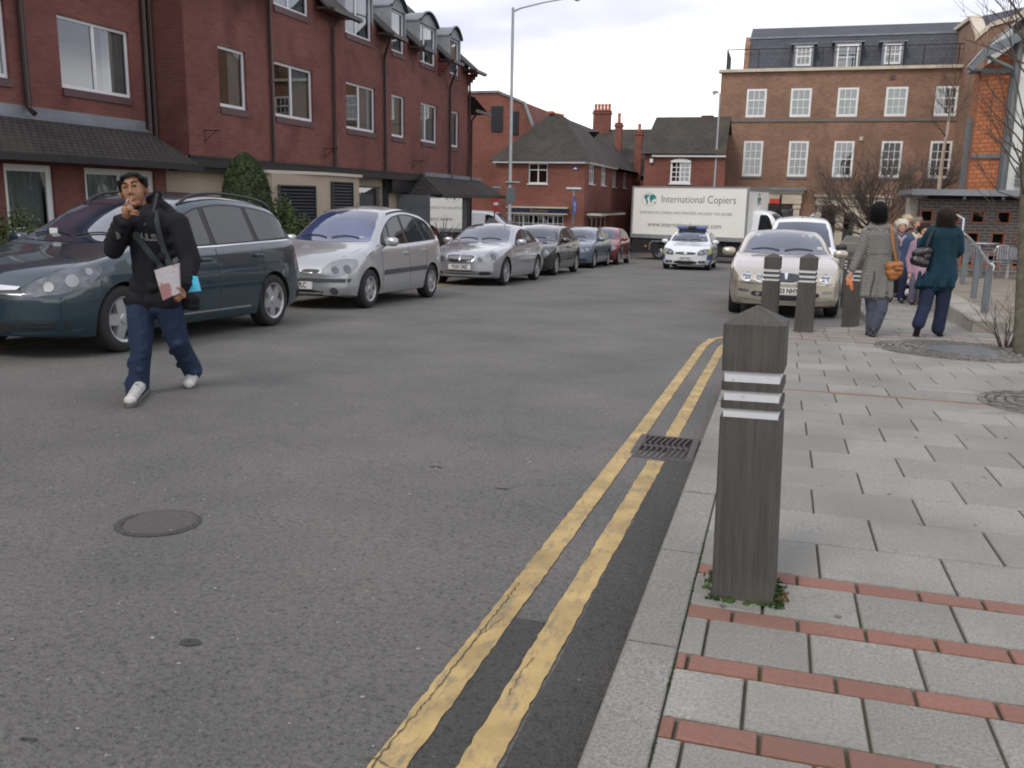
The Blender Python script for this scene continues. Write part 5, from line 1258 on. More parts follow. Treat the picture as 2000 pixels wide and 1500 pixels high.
for sg in (-1, 1):
    mb = MB(); pts = []
    for k in range(11):
        x = 1.95+1.3*k/10; l, n = c.hit((x, sg*.58, 4), (0, 0, -1)); pts.append(l+Vector((0, 0, .01)))
    mb.tube(pts, .014, 5); mb.build('roof_rail', M_trim, c.root, smooth=50)
mb = MB(); l, n = c.hit((2.0, 0, 4), (0, 0, -1)); mb.tube([l, l+Vector((.06, 0, .1))], .006, 5); mb.build('aerial', M_trim, c.root)
mb = MB(); l, n = c.hit((-2, -.5, 1.08), (1, 0, 0)); mb.box(l.x-.012, l.x-.008, -.54, -.46, 1.06, 1.10); mb.build('tax_disc', M_paper, c.root)
c.place(-6.98, 12.85-.80)

# --- silver saloon with upright barred grille --------------------------------------
P_silv2 = paint('silver_metallic', (.40, .40, .43), .6, .28)
c = Car('saloon_car', 'silver saloon car with barred chrome grille and peanut shaped headlights, third in the parked row', 'car', 4.53, 1.73,
    top=[(0, .58), (.06, .67), (.25, .75), (.7, .85), (1.2, .93), (1.38, .965), (1.8, 1.18), (2.2, 1.35), (2.6, 1.415), (3.0, 1.40), (3.4, 1.30), (3.8, 1.09), (4.0, 1.015), (4.35, .98), (4.48, .88), (4.53, .6)],
    belt=[(0, .58), (.7, .76), (1.4, .875), (2.8, .92), (3.8, .96), (4.53, .94)], plan=[(0, .84), (.3, .94), (.7, .99), (1.2, 1), (3.6, 1), (4.3, .95), (4.53, .86)],
    wb=2.715, fo=.83, wr=.315, tyre=dict(n=5, rim=.70, wi=.045, wo=.03, twin=1), mt=P_silv2, bow=.30, clear=.16, nose=.10, tumble=.36, group='cars parked along the left kerb')
c.screen(.985, 1.355, inset=.075)
c.both('window_surround', rnd([(1.62, .91), (2.6, .935), (3.65, .98), (3.5, 1.14), (3.2, 1.26), (2.8, 1.32), (2.35, 1.32), (2.05, 1.2)], .07), M_trim, off=.0025)
for p in ([(1.78, .935), (2.58, .955), (2.55, 1.30), (2.36, 1.30), (2.1, 1.19)], [(2.66, .955), (3.3, .985), (3.12, 1.23), (2.85, 1.285), (2.63, 1.30)], [(3.36, .99), (3.56, 1.0), (3.3, 1.17), (3.2, 1.2)]): c.both('side_window', rnd(p), M_cglass, off=.006)
c.both('rubbing_strip', [(1.5, .53), (3.2, .56), (3.2, .585), (1.5, .555)], P_silv2, off=.014); c.seams([(1.45, 1.42), (2.6, 2.62), (3.5, 3.3)], .26, .92); c.handles([(2.42, .80), (3.3, .84)], P_silv2)
for sg in (1, -1):
    pk = [(-.36, .54), (-.36, .62), (-.28, .66), (-.18, .655), (-.10, .70), (.0, .765), (.12, .77), (.2, .70), (.16, .60), (.04, .555), (-.1, .56), (-.2, .52), (-.3, .51)]
    h = c.decal('headlight', chaikin(pk, 2), ('corner', sg, radians(38)), M_lamp, off=.008, res=.05, lip=.02)
    for a, b, r in ((-.27, .585, .05), (.04, .66, .07)): c.decal('reflector', [(a+r*cos(2*pi*k/18), b+r*sin(2*pi*k/18)) for k in range(18)], ('corner', sg, radians(38)), M_lampd, off=.013, res=.04, parent=h)
    c.decal('air_intake', chaikin([(sg*.42, .245), (sg*.68, .26), (sg*.68, .33), (sg*.42, .32)], 1), ('front',), M_trim, off=.003)
    c.line('bonnet_seam', [(sg*.36, .62), (sg*.47, .72), (sg*.6, .81), (sg*.68, .88)], ('front',), M_trim, w=.007, off=.001)
g = c.decal('grille', chaikin([(-.27, .52), (.27, .52), (.36, .66), (.28, .70), (-.28, .70), (-.36, .66)], 1), ('front',), M_chrome, off=.006)
c.decal('grille_mesh', chaikin([(-.25, .54), (.25, .54), (.325, .655), (.27, .682), (-.27, .682), (-.325, .655)], 1), ('front',), M_trim, off=.012, parent=g)
for k in range(4): z = .57+k*.03; hw_ = .25+.06*(k/3); c.line('grille_bar', [(-hw_, z), (hw_, z)], ('front',), M_chrome, w=.008, off=.02, parent=g)
c.line('grille_bar', [(0, .545), (0, .68)], ('front',), M_chrome, w=.012, off=.022, parent=g)
c.decal('lower_grille', chaikin([(-.38, .26), (.38, .26), (.42, .335), (-.42, .335)], 1), ('front',), M_trim, off=.004); c.line('lower_bar', [(-.4, .3), (.4, .3)], ('front',), P_silv2, w=.02, off=.012)
c.plate('YD03 DBZ', .42); c.mirror(1.72, .93, P_silv2); c.wipers(.985, .62)
mb = MB(); x = .28; l, n = c.hit((x, 0, 4), (0, 0, -1)); 
for k in range(3): a = pi/2+2*pi*k/3; mb.tube([l+Vector((0, 0, .055)), l+Vector((0, .035*cos(a), .055+.035*sin(a)))], .003, 4)
mb.tube([l, l+Vector((0, 0, .02))], .005, 5); pts = [l+Vector((0, .036*cos(2*pi*k/16), .055+.036*sin(2*pi*k/16))) for k in range(17)]; mb.tube(pts, .003, 4); mb.build('bonnet_ornament', M_chrome, c.root)
c.place(-6.86, 19.75-.83)

# --- generic hatchback maker for the farther cars ------------------------------------
def hatch(nm, label, mt, L, Wd, H, wb, fo, x, y, txt='', belt0=.92, rz=pi/2, group='cars parked along the left kerb', side='', grille=M_trim, chromebar=False, roofy=0, hood=.95, drl=False, lampm=None, est=False):
    k = H/1.45; q = L/4.25
    top = [(0, .58), (.06, .67), (.22, .76), (.6, .87), (1.0*q, hood), (1.15*q, hood+.04), (1.6*q, 1.0+.28*k), (2.0*q, H-.06), (2.4*q, H-.005), (2.8*q, H), (3.4*q, H-.06)]
    top += [(3.95*q, H-.14), (4.12*q, H-.42), (4.2*q, .85), (L, .6)] if est else [(3.75*q, H-.17), (4.0*q, H-.36), (4.17*q, .9), (L, .6)]
    c = Car(nm, label, 'car', L, Wd, top=top, belt=[(0, .58), (.6, .77), (1.15*q, hood-.06), (2.5*q, belt0+.02), (3.7*q, belt0+.07), (L, belt0+.07)],
        plan=[(0, .84), (.3, .95), (.7, 1), (3.6*q, 1), (4.1*q, .96), (L, .88)], wb=wb, fo=fo, wr=.315, tyre=dict(n=7, rim=.66, wi=.035, wo=.03), mt=mt, bow=.32, clear=.17, nose=.14, bowr=.15, tumble=.3, group=group)
    c.screen(hood+.06, H-.085, inset=.075)
    b = belt0+.01; t = H-.115
    xe = 3.95*q if est else 3.7*q
    c.both('window_surround', rnd([(1.4*q, b), (xe, b+.07), (xe-.2, t-.10), (xe-.6, t), (2.1*q, t), (1.75*q, t-.12)], .07), M_trim, off=.0025)
    for p in ([(1.55*q, b+.025), (2.34*q, b+.04), (2.3*q, t-.02), (2.1*q, t-.02), (1.85*q, t-.11)], [(2.42*q, b+.04), (3.1*q, b+.06), (3.0*q, t-.03), (2.38*q, t-.02)], [(3.18*q, b+.07), (xe-.1, b+.09), (xe-.25, t-.12), (3.08*q, t-.04)]): c.both('side_window', rnd(p), M_cglass, off=.006)
    c.both('rubbing_strip', [(1.35*q, .52), (3.15*q, .54), (3.15*q, .565), (1.35*q, .545)], M_trim if not drl else M_chrome, off=.008)
    c.seams([(1.3*q, 1.3*q), (2.38*q, 2.4*q), (3.25*q, 3.1*q)], .26, b); c.handles([(2.22*q, b-.12), (3.05*q, b-.09)], mt)
    for sg in (1, -1):
        h = c.decal('headlight', chaikin([(-.33, .53), (-.25, .65), (-.04, .74), (.24, .77), (.22, .66), (.0, .55)], 2), ('corner', sg, radians(42)), M_lampd, off=.006, res=.06, lip=.02)
        for a, b2, r in ((-.14, .62, .05), (.05, .655, .055)): c.decal('reflector', [(a+r*cos(2*pi*k/14), b2+r*sin(2*pi*k/14)) for k in range(14)], ('corner', sg, radians(42)), M_lamp, off=.012, res=.05, parent=h)
        c.decal('fog_recess', chaikin([(sg*.46, .25), (sg*.7, .27), (sg*.7, .35), (sg*.46, .34)], 1), ('front',), M_trim, off=.003)
        c.line('bonnet_seam', [(sg*.37, .62), (sg*.5, .74), (sg*.64, .87)], ('front',), M_trim, w=.007, off=.001)
    c.decal('grille', chaikin([(-.34, .55), (.34, .55), (.38, .64), (-.38, .64)], 1), ('front',), grille, off=.004)
    if chromebar: c.decal('grille_bar', chaikin([(-.36, .605), (.36, .605), (.38, .645), (-.38, .645)], 1), ('front',), M_chrome, off=.012)
    else: c.decal('badge', [(.06*cos(2*pi*k/14), .6+.03*sin(2*pi*k/14)) for k in range(14)], ('front',), M_chrome, off=.012)
    c.decal('lower_grille', chaikin([(-.38, .22), (.38, .22), (.42, .33), (-.42, .33)], 1), ('front',), M_trim, off=.004)
    c.plate(txt, .42); c.mirror(1.5*q, b+.02, mt); c.wipers(hood+.06, .6)
    mb = MB(); l, n = c.hit((-2, -.45, hood+.12), (1, 0, 0)); mb.box(l.x-.012, l.x-.008, -.49, -.41, hood+.1, hood+.14); mb.build('tax_disc', M_paper, c.root)
    c.place(x, y-fo if rz > 0 else y, rz)
    return c
hatch('hatchback_car', 'black hatchback car with a chrome grille bar, fourth in the parked row', paint('black_paint_car', (.018, .018, .02), .3, .25), 4.25, 1.75, 1.46, 2.61, .88, -7.0, 25.1, chromebar=True, hood=.93)
hatch('hatchback_car', 'steel blue hatchback car with lit looking headlights, parked between the black and red cars', paint('steel_blue_paint', (.13, .17, .23), .5, .3), 4.5, 1.77, 1.45, 2.6, .9, -7.12, 31.1, drl=True)
hatch('hatchback_car', 'small dark red hatchback car, farthest in the parked row', paint('dark_red_paint', (.22, .018, .022), .35, .3), 3.75, 1.66, 1.47, 2.4, .75, -6.95, 35.4)

# --- white ambulance service estate coming up the street ------------------------------
P_white = paint('white_vehicle_paint', (.74, .76, .78), 0, .3)
c = hatch('response_car', 'white ambulance response car with a blue roof light bar, driving towards the camera', P_white, 4.4, 1.72, 1.46, 2.62, .86, -3.2, 33.4, txt='EX07 EYB', group=None, est=True)
c.root.location.x = -3.28; c.root['label'] = 'white ambulance estate car with a blue roof light bar, driving towards the camera'
mb = MB(); l, n = c.hit((2.2, 0, 4), (0, 0, -1))
mb.box(2.05, 2.35, -.56, .56, l.z+.03, l.z+.15, bev=.03, mi=0); mb.box(2.03, 2.37, -.15, .15, l.z+.028, l.z+.155, bev=.03, mi=1); mb.box(2.08, 2.32, -.5, .5, l.z-.03, l.z+.03, mi=1)
mb.build('light_bar', [mat('blue_lens', (.02, .06, .28), .15, 0, 1), M_trim], c.root)
M_yhv = mat('yellow_livery', (.62, .62, .04), .4); M_bhv = mat('blue_livery', (.02, .10, .36), .4)
for sg in (-1, 1):
    c.decal('livery_panel', [(.34, .58), (.95, .6), (.95, .80), (.45, .74)], ('side', sg), M_yhv, off=.003); c.decal('livery_panel', [(.25, .38), (.55, .38), (.55, .57), (.28, .56)], ('side', sg), M_bhv, off=.003)
    c.decal('livery_panel', [(sg*.70, .56), (sg*.84, .56), (sg*.84, .76), (sg*.76, .74)], ('front',), M_yhv, off=.003)
    for k in range(5): x0 = 1.3+k*.5; c.decal('livery_panel', [(x0, .45), (x0+.5, .45), (x0+.5, .68), (x0, .68)], ('side', sg), M_yhv if k % 2 else M_bhv, off=.003)
bm_t = MB(); text_geo('AMBULANCE', .17, bm_t, Matrix(), depth=0, thin=.001)
vs = []
for v in bm_t.v:
    # mirrored lettering laid on the bonnet: text x -> lateral (reads backwards from the front), text y -> up the bonnet
    l, n = c.hit((.62-v.y*1.3, v.x*1.0, 4), (0, 0, -1)); vs.append(l+n*.004)
me = MB(); me.mesh(vs, bm_t.f); me.build('lettering', mat('green_letters', (.12, .3, .2), .5), c.root, fixn=False)

M_lampg = mat('grey_lamp_glass', (.16, .18, .18), .3, .3, .5, var=.1)
# --- pale gold saloon on the right -----------------------------------------------------
P_gold = paint('champagne_paint', (.46, .41, .33), .5, .3)
c = Car('saloon_car', 'pale gold saloon car with paired round headlights parked in the bay behind the bollards', 'car', 4.75, 1.78,
    top=[(0, .60), (.05, .69), (.25, .77), (.7, .87), (1.2, .95), (1.45, .99), (1.9, 1.20), (2.35, 1.37), (2.75, 1.425), (3.15, 1.41), (3.6, 1.30), (4.0, 1.10), (4.2, 1.03), (4.55, 1.0), (4.7, .9), (4.75, .6)],
    belt=[(0, .60), (.7, .79), (1.4, .90), (2.8, .94), (3.9, .97), (4.75, .96)], plan=[(0, .84), (.3, .94), (.7, .99), (1.2, 1), (3.7, 1), (4.4, .95), (4.75, .85)],
    wb=2.75, fo=.90, wr=.315, tyre=dict(n=7, rim=.68, wi=.04, wo=.03), mt=P_gold, bow=.30, clear=.17, nose=.10, tumble=.34)
c.screen(1.01, 1.37, inset=.07)
c.both('window_surround', rnd([(1.75, .94), (2.75, .965), (3.85, 1.0), (3.7, 1.14), (3.35, 1.27), (2.9, 1.33), (2.5, 1.33), (2.2, 1.22)], .07), M_trim, off=.0025)
for p in ([(1.92, .965), (2.72, .98), (2.69, 1.31), (2.5, 1.31), (2.25, 1.2)], [(2.8, .98), (3.45, 1.01), (3.3, 1.24), (3.0, 1.295), (2.77, 1.31)]): c.both('side_window', rnd(p), M_cglass, off=.006)
c.both('chrome_strip', [(1.5, .54), (3.3, .56), (3.3, .58), (1.5, .56)], M_chrome, off=.012)
for sg in (1, -1):
    lamp_round(c, sg*.60, .645, .082, M_chrome, 'headlight'); lamp_round(c, sg*.60, .645, .07, M_lampg, 'headlight_glass')
    lamp_round(c, sg*.40, .63, .07, M_chrome, 'headlight'); lamp_round(c, sg*.40, .63, .06, M_lampg, 'headlight_glass')
    c.decal('indicator', chaikin([(sg*.54, .40), (sg*.74, .41), (sg*.72, .455), (sg*.56, .45)], 1), ('front',), M_chrome, off=.004)
    c.decal('fog_recess', chaikin([(sg*.32, .335), (sg*.52, .345), (sg*.52, .425), (sg*.32, .415)], 1), ('front',), M_trim, off=.004); lamp_round(c, sg*.42, .38, .03, M_lamp, 'fog_lamp')
    c.line('bumper_moulding', [(sg*.16, .53), (sg*.5, .54), (sg*.8, .56)], ('front',), M_chrome, w=.014, off=.006); c.line('lower_moulding', [(sg*.02, .27), (sg*.4, .28), (sg*.78, .31)], ('front',), M_chrome, w=.012, off=.006)
    c.line('bonnet_seam', [(sg*.2, .7), (sg*.34, .78), (sg*.5, .86), (sg*.62, .93)], ('front',), P_gold, w=.004, off=.001)
g = c.decal('grille', chaikin([(-.2, .56), (.2, .56), (.25, .70), (0, .73), (-.25, .70)], 1), ('front',), M_chrome, off=.006)
c.decal('grille_mesh', chaikin([(-.18, .575), (.18, .575), (.225, .69), (0, .715), (-.225, .69)], 1), ('front',), M_trim, off=.014, parent=g)
for k in range(-4, 5): c.line('grille_bar', [(k*.042, .58), (k*.046, .7)], ('front',), M_lampd, w=.008, off=.022, parent=g)
c.decal('badge', [(-.03, .70), (.03, .70), (.012, .61), (-.012, .61)], ('front',), M_chrome, off=.03, parent=g)
c.decal('lower_grille', chaikin([(-.26, .29), (.26, .29), (.26, .37), (-.26, .37)], 1), ('front',), M_trim, off=.004)
c.plate('LD03 NHY', .44); c.mirror(1.9, .96, P_gold); c.wipers(1.01, .62)
mb = MB(); l, n = c.hit((-2, .52, 1.08), (1, 0, 0)); mb.box(l.x-.012, l.x-.008, -.62, -.54, 1.06, 1.13); mb.build('tax_disc', M_paper, c.root)
c.place(.10, 15.75-.90, pi/2+.03)

# --- white van behind the gold car --------------------------------------------------------
c = Car('white_van', 'small white van with a curved roof parked behind the pale gold car', 'van', 4.1, 1.74,
    top=[(0, .62), (.06, .74), (.3, .86), (.7, .97), (.9, 1.03), (1.3, 1.33), (1.65, 1.60), (2.0, 1.74), (2.6, 1.80), (3.4, 1.80), (3.9, 1.76), (4.05, 1.6), (4.1, .7)],
    belt=[(0, .62), (.6, .84), (1.2, .96), (2.5, 1.0), (4.1, 1.02)], plan=[(0, .84), (.3, .95), (.7, 1), (3.6, 1), (3.95, .98), (4.1, .94)],
    wb=2.69, fo=.80, wr=.31, tyre=dict(n=6, rim=.6), mt=P_white, bow=.3, clear=.18, nose=.1, bowr=.06, tumble=.2)
c.screen(1.07, 1.62, inset=.08); c.both('side_window', rnd([(1.4, 1.05), (2.3, 1.06), (2.28, 1.6), (1.95, 1.58), (1.7, 1.45)]), M_cglass, off=.006)
c.mirror(1.45, 1.02, M_trim); c.wipers(1.07, .62); c.plate('', .42)
for sg in (1, -1): c.decal('headlight', chaikin([(-.3, .6), (-.25, .72), (.2, .82), (.2, .66)], 2), ('corner', sg, radians(42)), M_lamp, off=.006, res=.06, lip=.02)
mb = MB(); l, n = c.hit((2.0, 0, 4), (0, 0, -1)); mb.tube([l, l+Vector((.03, 0, .08))], .008, 5); mb.build('aerial', M_trim, c.root)
c.place(.42, 21.2, pi/2)

# --- white panel van nosing out by the corner shop -------------------------------------------
c = Car('panel_van', 'white panel van parked across the side street by the corner shop', 'van', 4.8, 1.9,
    top=[(0, .75), (.06, .9), (.5, 1.05), (.8, 1.12), (1.3, 1.5), (1.8, 1.86), (2.2, 1.95), (3.5, 1.98), (4.6, 1.96), (4.75, 1.8), (4.8, .8)],
    belt=[(0, .75), (.7, 1.0), (1.3, 1.15), (4.8, 1.2)], plan=[(0, .86), (.4, .97), (.8, 1), (4.4, 1), (4.8, .95)],
    wb=3.0, fo=.85, wr=.33, tyre=dict(n=6, rim=.6), mt=P_white, bow=.3, clear=.2, nose=.08, bowr=.05, tumble=.16)
c.screen(1.18, 1.82, inset=.09); c.both('side_window', rnd([(1.35, 1.22), (2.2, 1.24), (2.18, 1.78), (1.9, 1.78)]), M_cglass, off=.006); c.mirror(1.4, 1.2, M_trim); c.handles([(2.1, 1.05)], M_trim)
for sg in (1, -1): c.decal('headlight', chaikin([(-.25, .7), (-.2, .85), (.2, .95), (.2, .75)], 2), ('corner', sg, radians(42)), M_lamp, off=.006, res=.06, lip=.02)
c.root.location = (-10.35, 38.6, gz(38.6)+.1); c.root.rotation_euler = (0, 0, pi)

# --- box lorry across the end of the street --------------------------------------------------
T = thing('box_truck', 'white box lorry lettered International Copiers standing across the end of the street', 'lorry', (-7.1, 44.0, gz(44)), math.atan2(-2.0, 5.53))
M_box = mat('lorry_body', (.80, .79, .735), .5, var=.03, vscale=1); M_alu = mat('aluminium_trim', (.36, .37, .38), .4, .6); M_teal = mat('teal_print', (.01, .22, .24), .5); M_tx = mat('dark_lettering', (.05, .055, .06), .5)
BZ0, BZ1, BL, BW = 1.02, 3.42, 5.88, 2.35
mb = MB(); mb.box(0, BL, 0, BW, BZ0, BZ1, bev=.02); box = mb.build('cargo_box', M_box, T)
mb = MB(); mb.box(-.02, BL+.02, -.015, .05, BZ1-.03, BZ1+.04); mb.box(-.02, .07, -.016, -.001, BZ0, BZ1-.03); mb.box(BL-.1, BL+.01, -.018, -.001, BZ0, BZ1-.03); mb.box(.07, BL-.1, -.017, -.001, BZ0, BZ0+.19); mb.box(BL+.001, BL+.015, -.016, BW, BZ1-.15, BZ1+.04); mb.build('edge_trim', M_alu, box)
mb = MB(); mb.box(.05, BL-.05, .25, .33, .72, BZ0-.005); mb.box(.05, BL-.05, BW-.33, BW-.25, .72, BZ0-.005)
for k in range(9): mb.box(.3+k*.65, .36+k*.65, .1, BW-.1, .85, BZ0-.005)
mb.box(.05, 1.5, .05, .12, .35, .98); mb.box(2.6, 5.5, .0, .06, .35, .75); mb.box(2.6, 5.5, .12, .6, .3, .8); mb.build('chassis', mat('chassis_black', (.02, .02, .022), .6), T)
mb = MB(); mb.prism([(1.02, .45), (1.02, .78), (1.18, .93), (1.85, .93), (2.02, .78), (2.02, .45), (1.96, .45), (1.93, .74), (1.8, .86), (1.24, .86), (1.1, .74), (1.08, .45)], -.02, .4, 'y'); mb.build('mudguard', M_grepaint, T)
def truckwheel(x, y, sd):
    mb = MB(); mb.lathe([(.24, -.12), (.37, -.12), (.395, -.09), (.395, .09), (.37, .12), (.24, .12)], 32, ax='y', caps=False); w = mb.build('wheel', M_tyre, T, smooth=50); w.location = (x, y, .395)
    mb = MB(); mb.lathe([(.0, -.03), (.1, -.05), (.17, -.0), (.22, -.06), (.245, -.12)], 24, ax='y', caps=False); mb.build('rim', M_rim, w, smooth=50)
    return w
for y in (.2, BW-.2): truckwheel(1.52, y, 1); truckwheel(5.75, y, 1)
for x in (.85, 3.9, 5.3): mb = MB(); mb.box(x-.05, x+.05, -.03, .02 if x > 2 else .06, .60, .68); mb.build('marker_lamp', M_amber, T)
TM = Matrix.Translation((2.92, -.006, 0)) @ Matrix.Rotation(pi/2, 4, 'X')
def tt(s_, size, x, z, m, thin=0, xs=1, nm='lettering', depth=.003, y=-.006, par=None):
    mb = MB(); text_geo(s_, size, mb, Matrix.Translation((x, y, z)) @ Matrix.Rotation(pi/2, 4, 'X'), depth=depth, thin=thin, xs=xs); return mb.build(nm, m, box, fixn=False)
tt('International Copiers', .50, 3.42, 2.86, M_tx, thin=-.006, xs=.87); tt('SUPPLIERS OF COPIERS AND PRINTERS AROUND THE GLOBE', .185, 2.78, 2.23, mat('grey_lettering', (.2, .21, .2), .5), thin=-.002, xs=.93)
tt('www.internationalcopiers.com', .33, 2.78, 1.68, M_tx, thin=-.003, xs=.92)
def globe(cx, cz, r, M4, nm='globe_logo'):
    mb = MB(); mb.M = M4
    pts = [(cx+r*1.35*cos(2*pi*k/40), 0, cz+r*sin(2*pi*k/40)) for k in range(41)]; mb.tube(pts, r*.018, 4, mi=1)
    land = [[(-.95, .55), (-.6, .75), (-.35, .7), (-.1, .8), (.0, .55), (-.3, .35), (-.45, .1), (-.25, -.15), (-.2, -.5), (-.4, -.85), (-.5, -.5), (-.62, -.05), (-.85, .15)],
            [(.05, .45), (.2, .75), (.6, .8), (1.0, .6), (1.2, .3), (1.0, .0), (.8, .15), (.65, -.15), (.5, .05), (.45, -.45), (.3, -.65), (.2, -.2), (.05, .0)], [(.85, -.35), (1.1, -.4), (1.05, -.65), (.85, -.6)], [(-.15, .95), (.1, .95), (.05, .8)]]
    for L_ in land: mb.prism([(cx+a*r, cz+b*r) for a, b in chaikin(L_, 1)], -.002, .002, 'y')
    return mb.build(nm, [M_teal, M_alu], box)
globe(.92, 2.84, .30, Matrix.Translation((0, -.006, 0)))
globe(0, 2.85, .22, Matrix.Translation((BL+.02, BW*.5, 0)) @ Matrix.Rotation(pi/2, 4, 'Z') @ Matrix.Scale(.8, 4, (1, 0, 0)), )
mb = MB(); mb.box(BL+.016, BL+.022, BW*.5-.12, BW*.5+.12, 3.12, 3.17); mb.build('lettering', M_red, box)
# cab
c = Car('cab_tmp', '-', 'x', 2.1, 2.0,
    top=[(0, .95), (.05, 1.15), (.3, 1.3), (.6, 1.45), (.95, 1.95), (1.25, 2.3), (1.5, 2.42), (1.8, 2.46), (2.1, 2.46)], belt=[(0, .95), (.6, 1.3), (1.2, 1.38), (2.1, 1.4)], plan=[(0, .86), (.4, .98), (2.1, 1)],
    wb=1.3, fo=.6, wr=.395, tyre=dict(n=6, rim=.55), mt=P_white, bow=.2, clear=.4, nose=.05, bowr=0, tumble=.14)
c.screen(1.5, 2.28, inset=.1); c.both('side_window', rnd([(.95, 1.46), (1.75, 1.5), (1.72, 2.25), (1.35, 2.25)]), M_cglass, off=.006)
for o in [o for o in c.root.children if o.name.startswith('wheel')]:
    for q in list(o.children): bpy.data.objects.remove(q)
    bpy.data.objects.remove(o)
cabM = Matrix.Translation((BL+2.08, BW/2, 0)) @ Matrix.Rotation(pi, 4, 'Z')
for o in list(c.root.children):
    if o == c.body: o.name = 'cab'
for o in list(c.root.children):
    if o is not c.body: o.parent = c.body
cab = c.body; cab.parent = T; cab.matrix_local = cabM; cab.name = 'cab'; bpy.data.objects.remove(c.root)
mb = MB(); mb.tube([(BL+1.2, .1, 2.2), (BL+1.55, -.18, 2.15), (BL+1.55, -.2, 1.7), (BL+1.15, .1, 1.6)], .03, 6); mb.box(BL+1.5, BL+1.6, -.32, -.12, 1.72, 2.12, bev=.02); mb.build('wing_mirror', M_trim, T)
# ------------------------------------------------------------------ people
def cap(p1, p2, r1, r2): return ('cap', Vector(p1), Vector(p2), r1, r2)
def ell(c, r, rot=None): return ('ell', Vector(c), Vector(r), rot)
def chain(pts, rs): return [cap(pts[i], pts[i+1], rs[i], rs[i+1]) for i in range(len(pts)-1)]
def blob(name, prims, m, parent=None, vox=.008, smooth=6, base=None, label=None, cutz=None):
    bm = bmesh.new()
    for p in prims:
        b2 = bmesh.new()
        if p[0] == 'cap':
            _, a, b, r1, r2 = p
            for c, r in ((a, r1), (b, r2)):
                bmesh.ops.create_icosphere(b2, subdivisions=2, radius=r, matrix=Matrix.Translation(c))
            r_ = bmesh.ops.convex_hull(b2, input=b2.verts)
            bmesh.ops.delete(b2, geom=[g for g in set(r_['geom_interior']+r_['geom_unused']) if isinstance(g, bmesh.types.BMVert) and g.is_valid], context='VERTS')
        else:
            M = Matrix.Translation(p[1]) @ ((p[3] or Matrix()).to_4x4()) @ Matrix.Diagonal((p[2].x, p[2].y, p[2].z, 1))
            bmesh.ops.create_icosphere(b2, subdivisions=3, radius=1, matrix=M)
        me = bpy.data.meshes.new('x'); b2.to_mesh(me); b2.free(); bm.from_mesh(me); bpy.data.meshes.remove(me)
    me = bpy.data.meshes.new(name); bm.to_mesh(me); bm.free()
    ob = bpy.data.objects.new(name, me); COL.objects.link(ob)
    r = ob.modifiers.new('r', 'REMESH'); r.mode = 'VOXEL'; r.voxel_size = vox
    if smooth: sm = ob.modifiers.new('s', 'SMOOTH'); sm.factor = .5; sm.iterations = smooth
    bpy.context.view_layer.update()
    me2 = bpy.data.meshes.new_from_object(ob.evaluated_get(bpy.context.evaluated_depsgraph_get())); me2.name = name
    ob.modifiers.clear(); ob.data = me2; bpy.data.meshes.remove(me)
    if cutz is not None:
        b3 = bmesh.new(); b3.from_mesh(me2)
        for co, no in cutz: bmesh.ops.bisect_plane(b3, geom=b3.verts[:]+b3.edges[:]+b3.faces[:], plane_co=co, plane_no=no, clear_outer=True)
        b3.to_mesh(me2); b3.free()
    me2.materials.clear(); me2.materials.append(m); me2.polygons.foreach_set('use_smooth', [True]*len(me2.polygons))
    if parent is not None:
        for v in me2.vertices: v.co -= base
        ob.parent = parent
    if label: ob['label'] = label
    return ob
def strands(ob, n, ln, w, down=.9, out=.35, seed=1):
    rg = random.Random(seed); me = ob.data; bm = bmesh.new(); bm.from_mesh(me); bm.faces.ensure_lookup_table(); F = [f for f in bm.faces]; nf = len(F); S = []
    for k in range(n):
        f = F[rg.randrange(nf)]; S.append((f.calc_center_median().copy(), f.normal.copy()))
    for c, nn in S:
        d = (Vector((0, 0, -down))+nn*out*rg.uniform(.3, 1.3)+Vector((rg.gauss(0, .3), rg.gauss(0, .3), rg.gauss(0, .2)))).normalized(); sd = d.cross(nn)
        if sd.length < 1e-3: continue
        sd = sd.normalized()*w; L = ln*rg.uniform(.5, 1.3); c = c-nn*.002
        v = [bm.verts.new(c-sd), bm.verts.new(c+sd), bm.verts.new(c+d*L*.55+nn*.004+sd*.6), bm.verts.new(c+d*L*.55+nn*.004-sd*.6), bm.verts.new(c+d*L)]
        bm.faces.new((v[0], v[1], v[2], v[3])).smooth = True; bm.faces.new((v[3], v[2], v[4])).smooth = True
    bm.to_mesh(me); bm.free()
def cloth(name, col, wr=.5, sc=9, var=.15, rough=.85, **k): return mat(name, col, rough, var=var, vscale=7, bump=wr, bscale=sc, spec=.25, **k)
M_skin = mat('skin_tan', (.30, .15, .085), .55, var=.1, vscale=20, spec=.4); M_skinp = mat('skin_pale', (.48, .27, .20), .55, var=.1, vscale=20)
M_lip = mat('lip', (.22, .07, .055), .5); M_hairk = mat('black_hair', (.006, .005, .006), .7, spec=.2, bump=.6, bscale=120, vscale=40, stretch=(3, 3, .6)); M_hairb = mat('brown_hair', (.028, .017, .012), .65, spec=.25, bump=.7, bscale=110, vscale=40, stretch=(3, 3, .5))
M_hairw = mat('white_hair', (.62, .58, .48), .7, bump=.8, bscale=50, vscale=30); M_hairgy = mat('grey_hair', (.22, .17, .12), .7, bump=.8, bscale=50, vscale=30)
M_eye = mat('eye_dark', (.012, .008, .006), .15); M_white = mat('eye_white', (.4, .38, .36), .3)
M_jean = cloth('blue_denim', (.016, .028, .058), .7, 14, dark=(.032, .052, .095), dscale=3, dpos=(.5, .75)); M_hood = cloth('black_fleece', (.0105, .0105, .013), .5, 10); M_hoodl = cloth('grey_lining', (.05, .05, .055), .4)
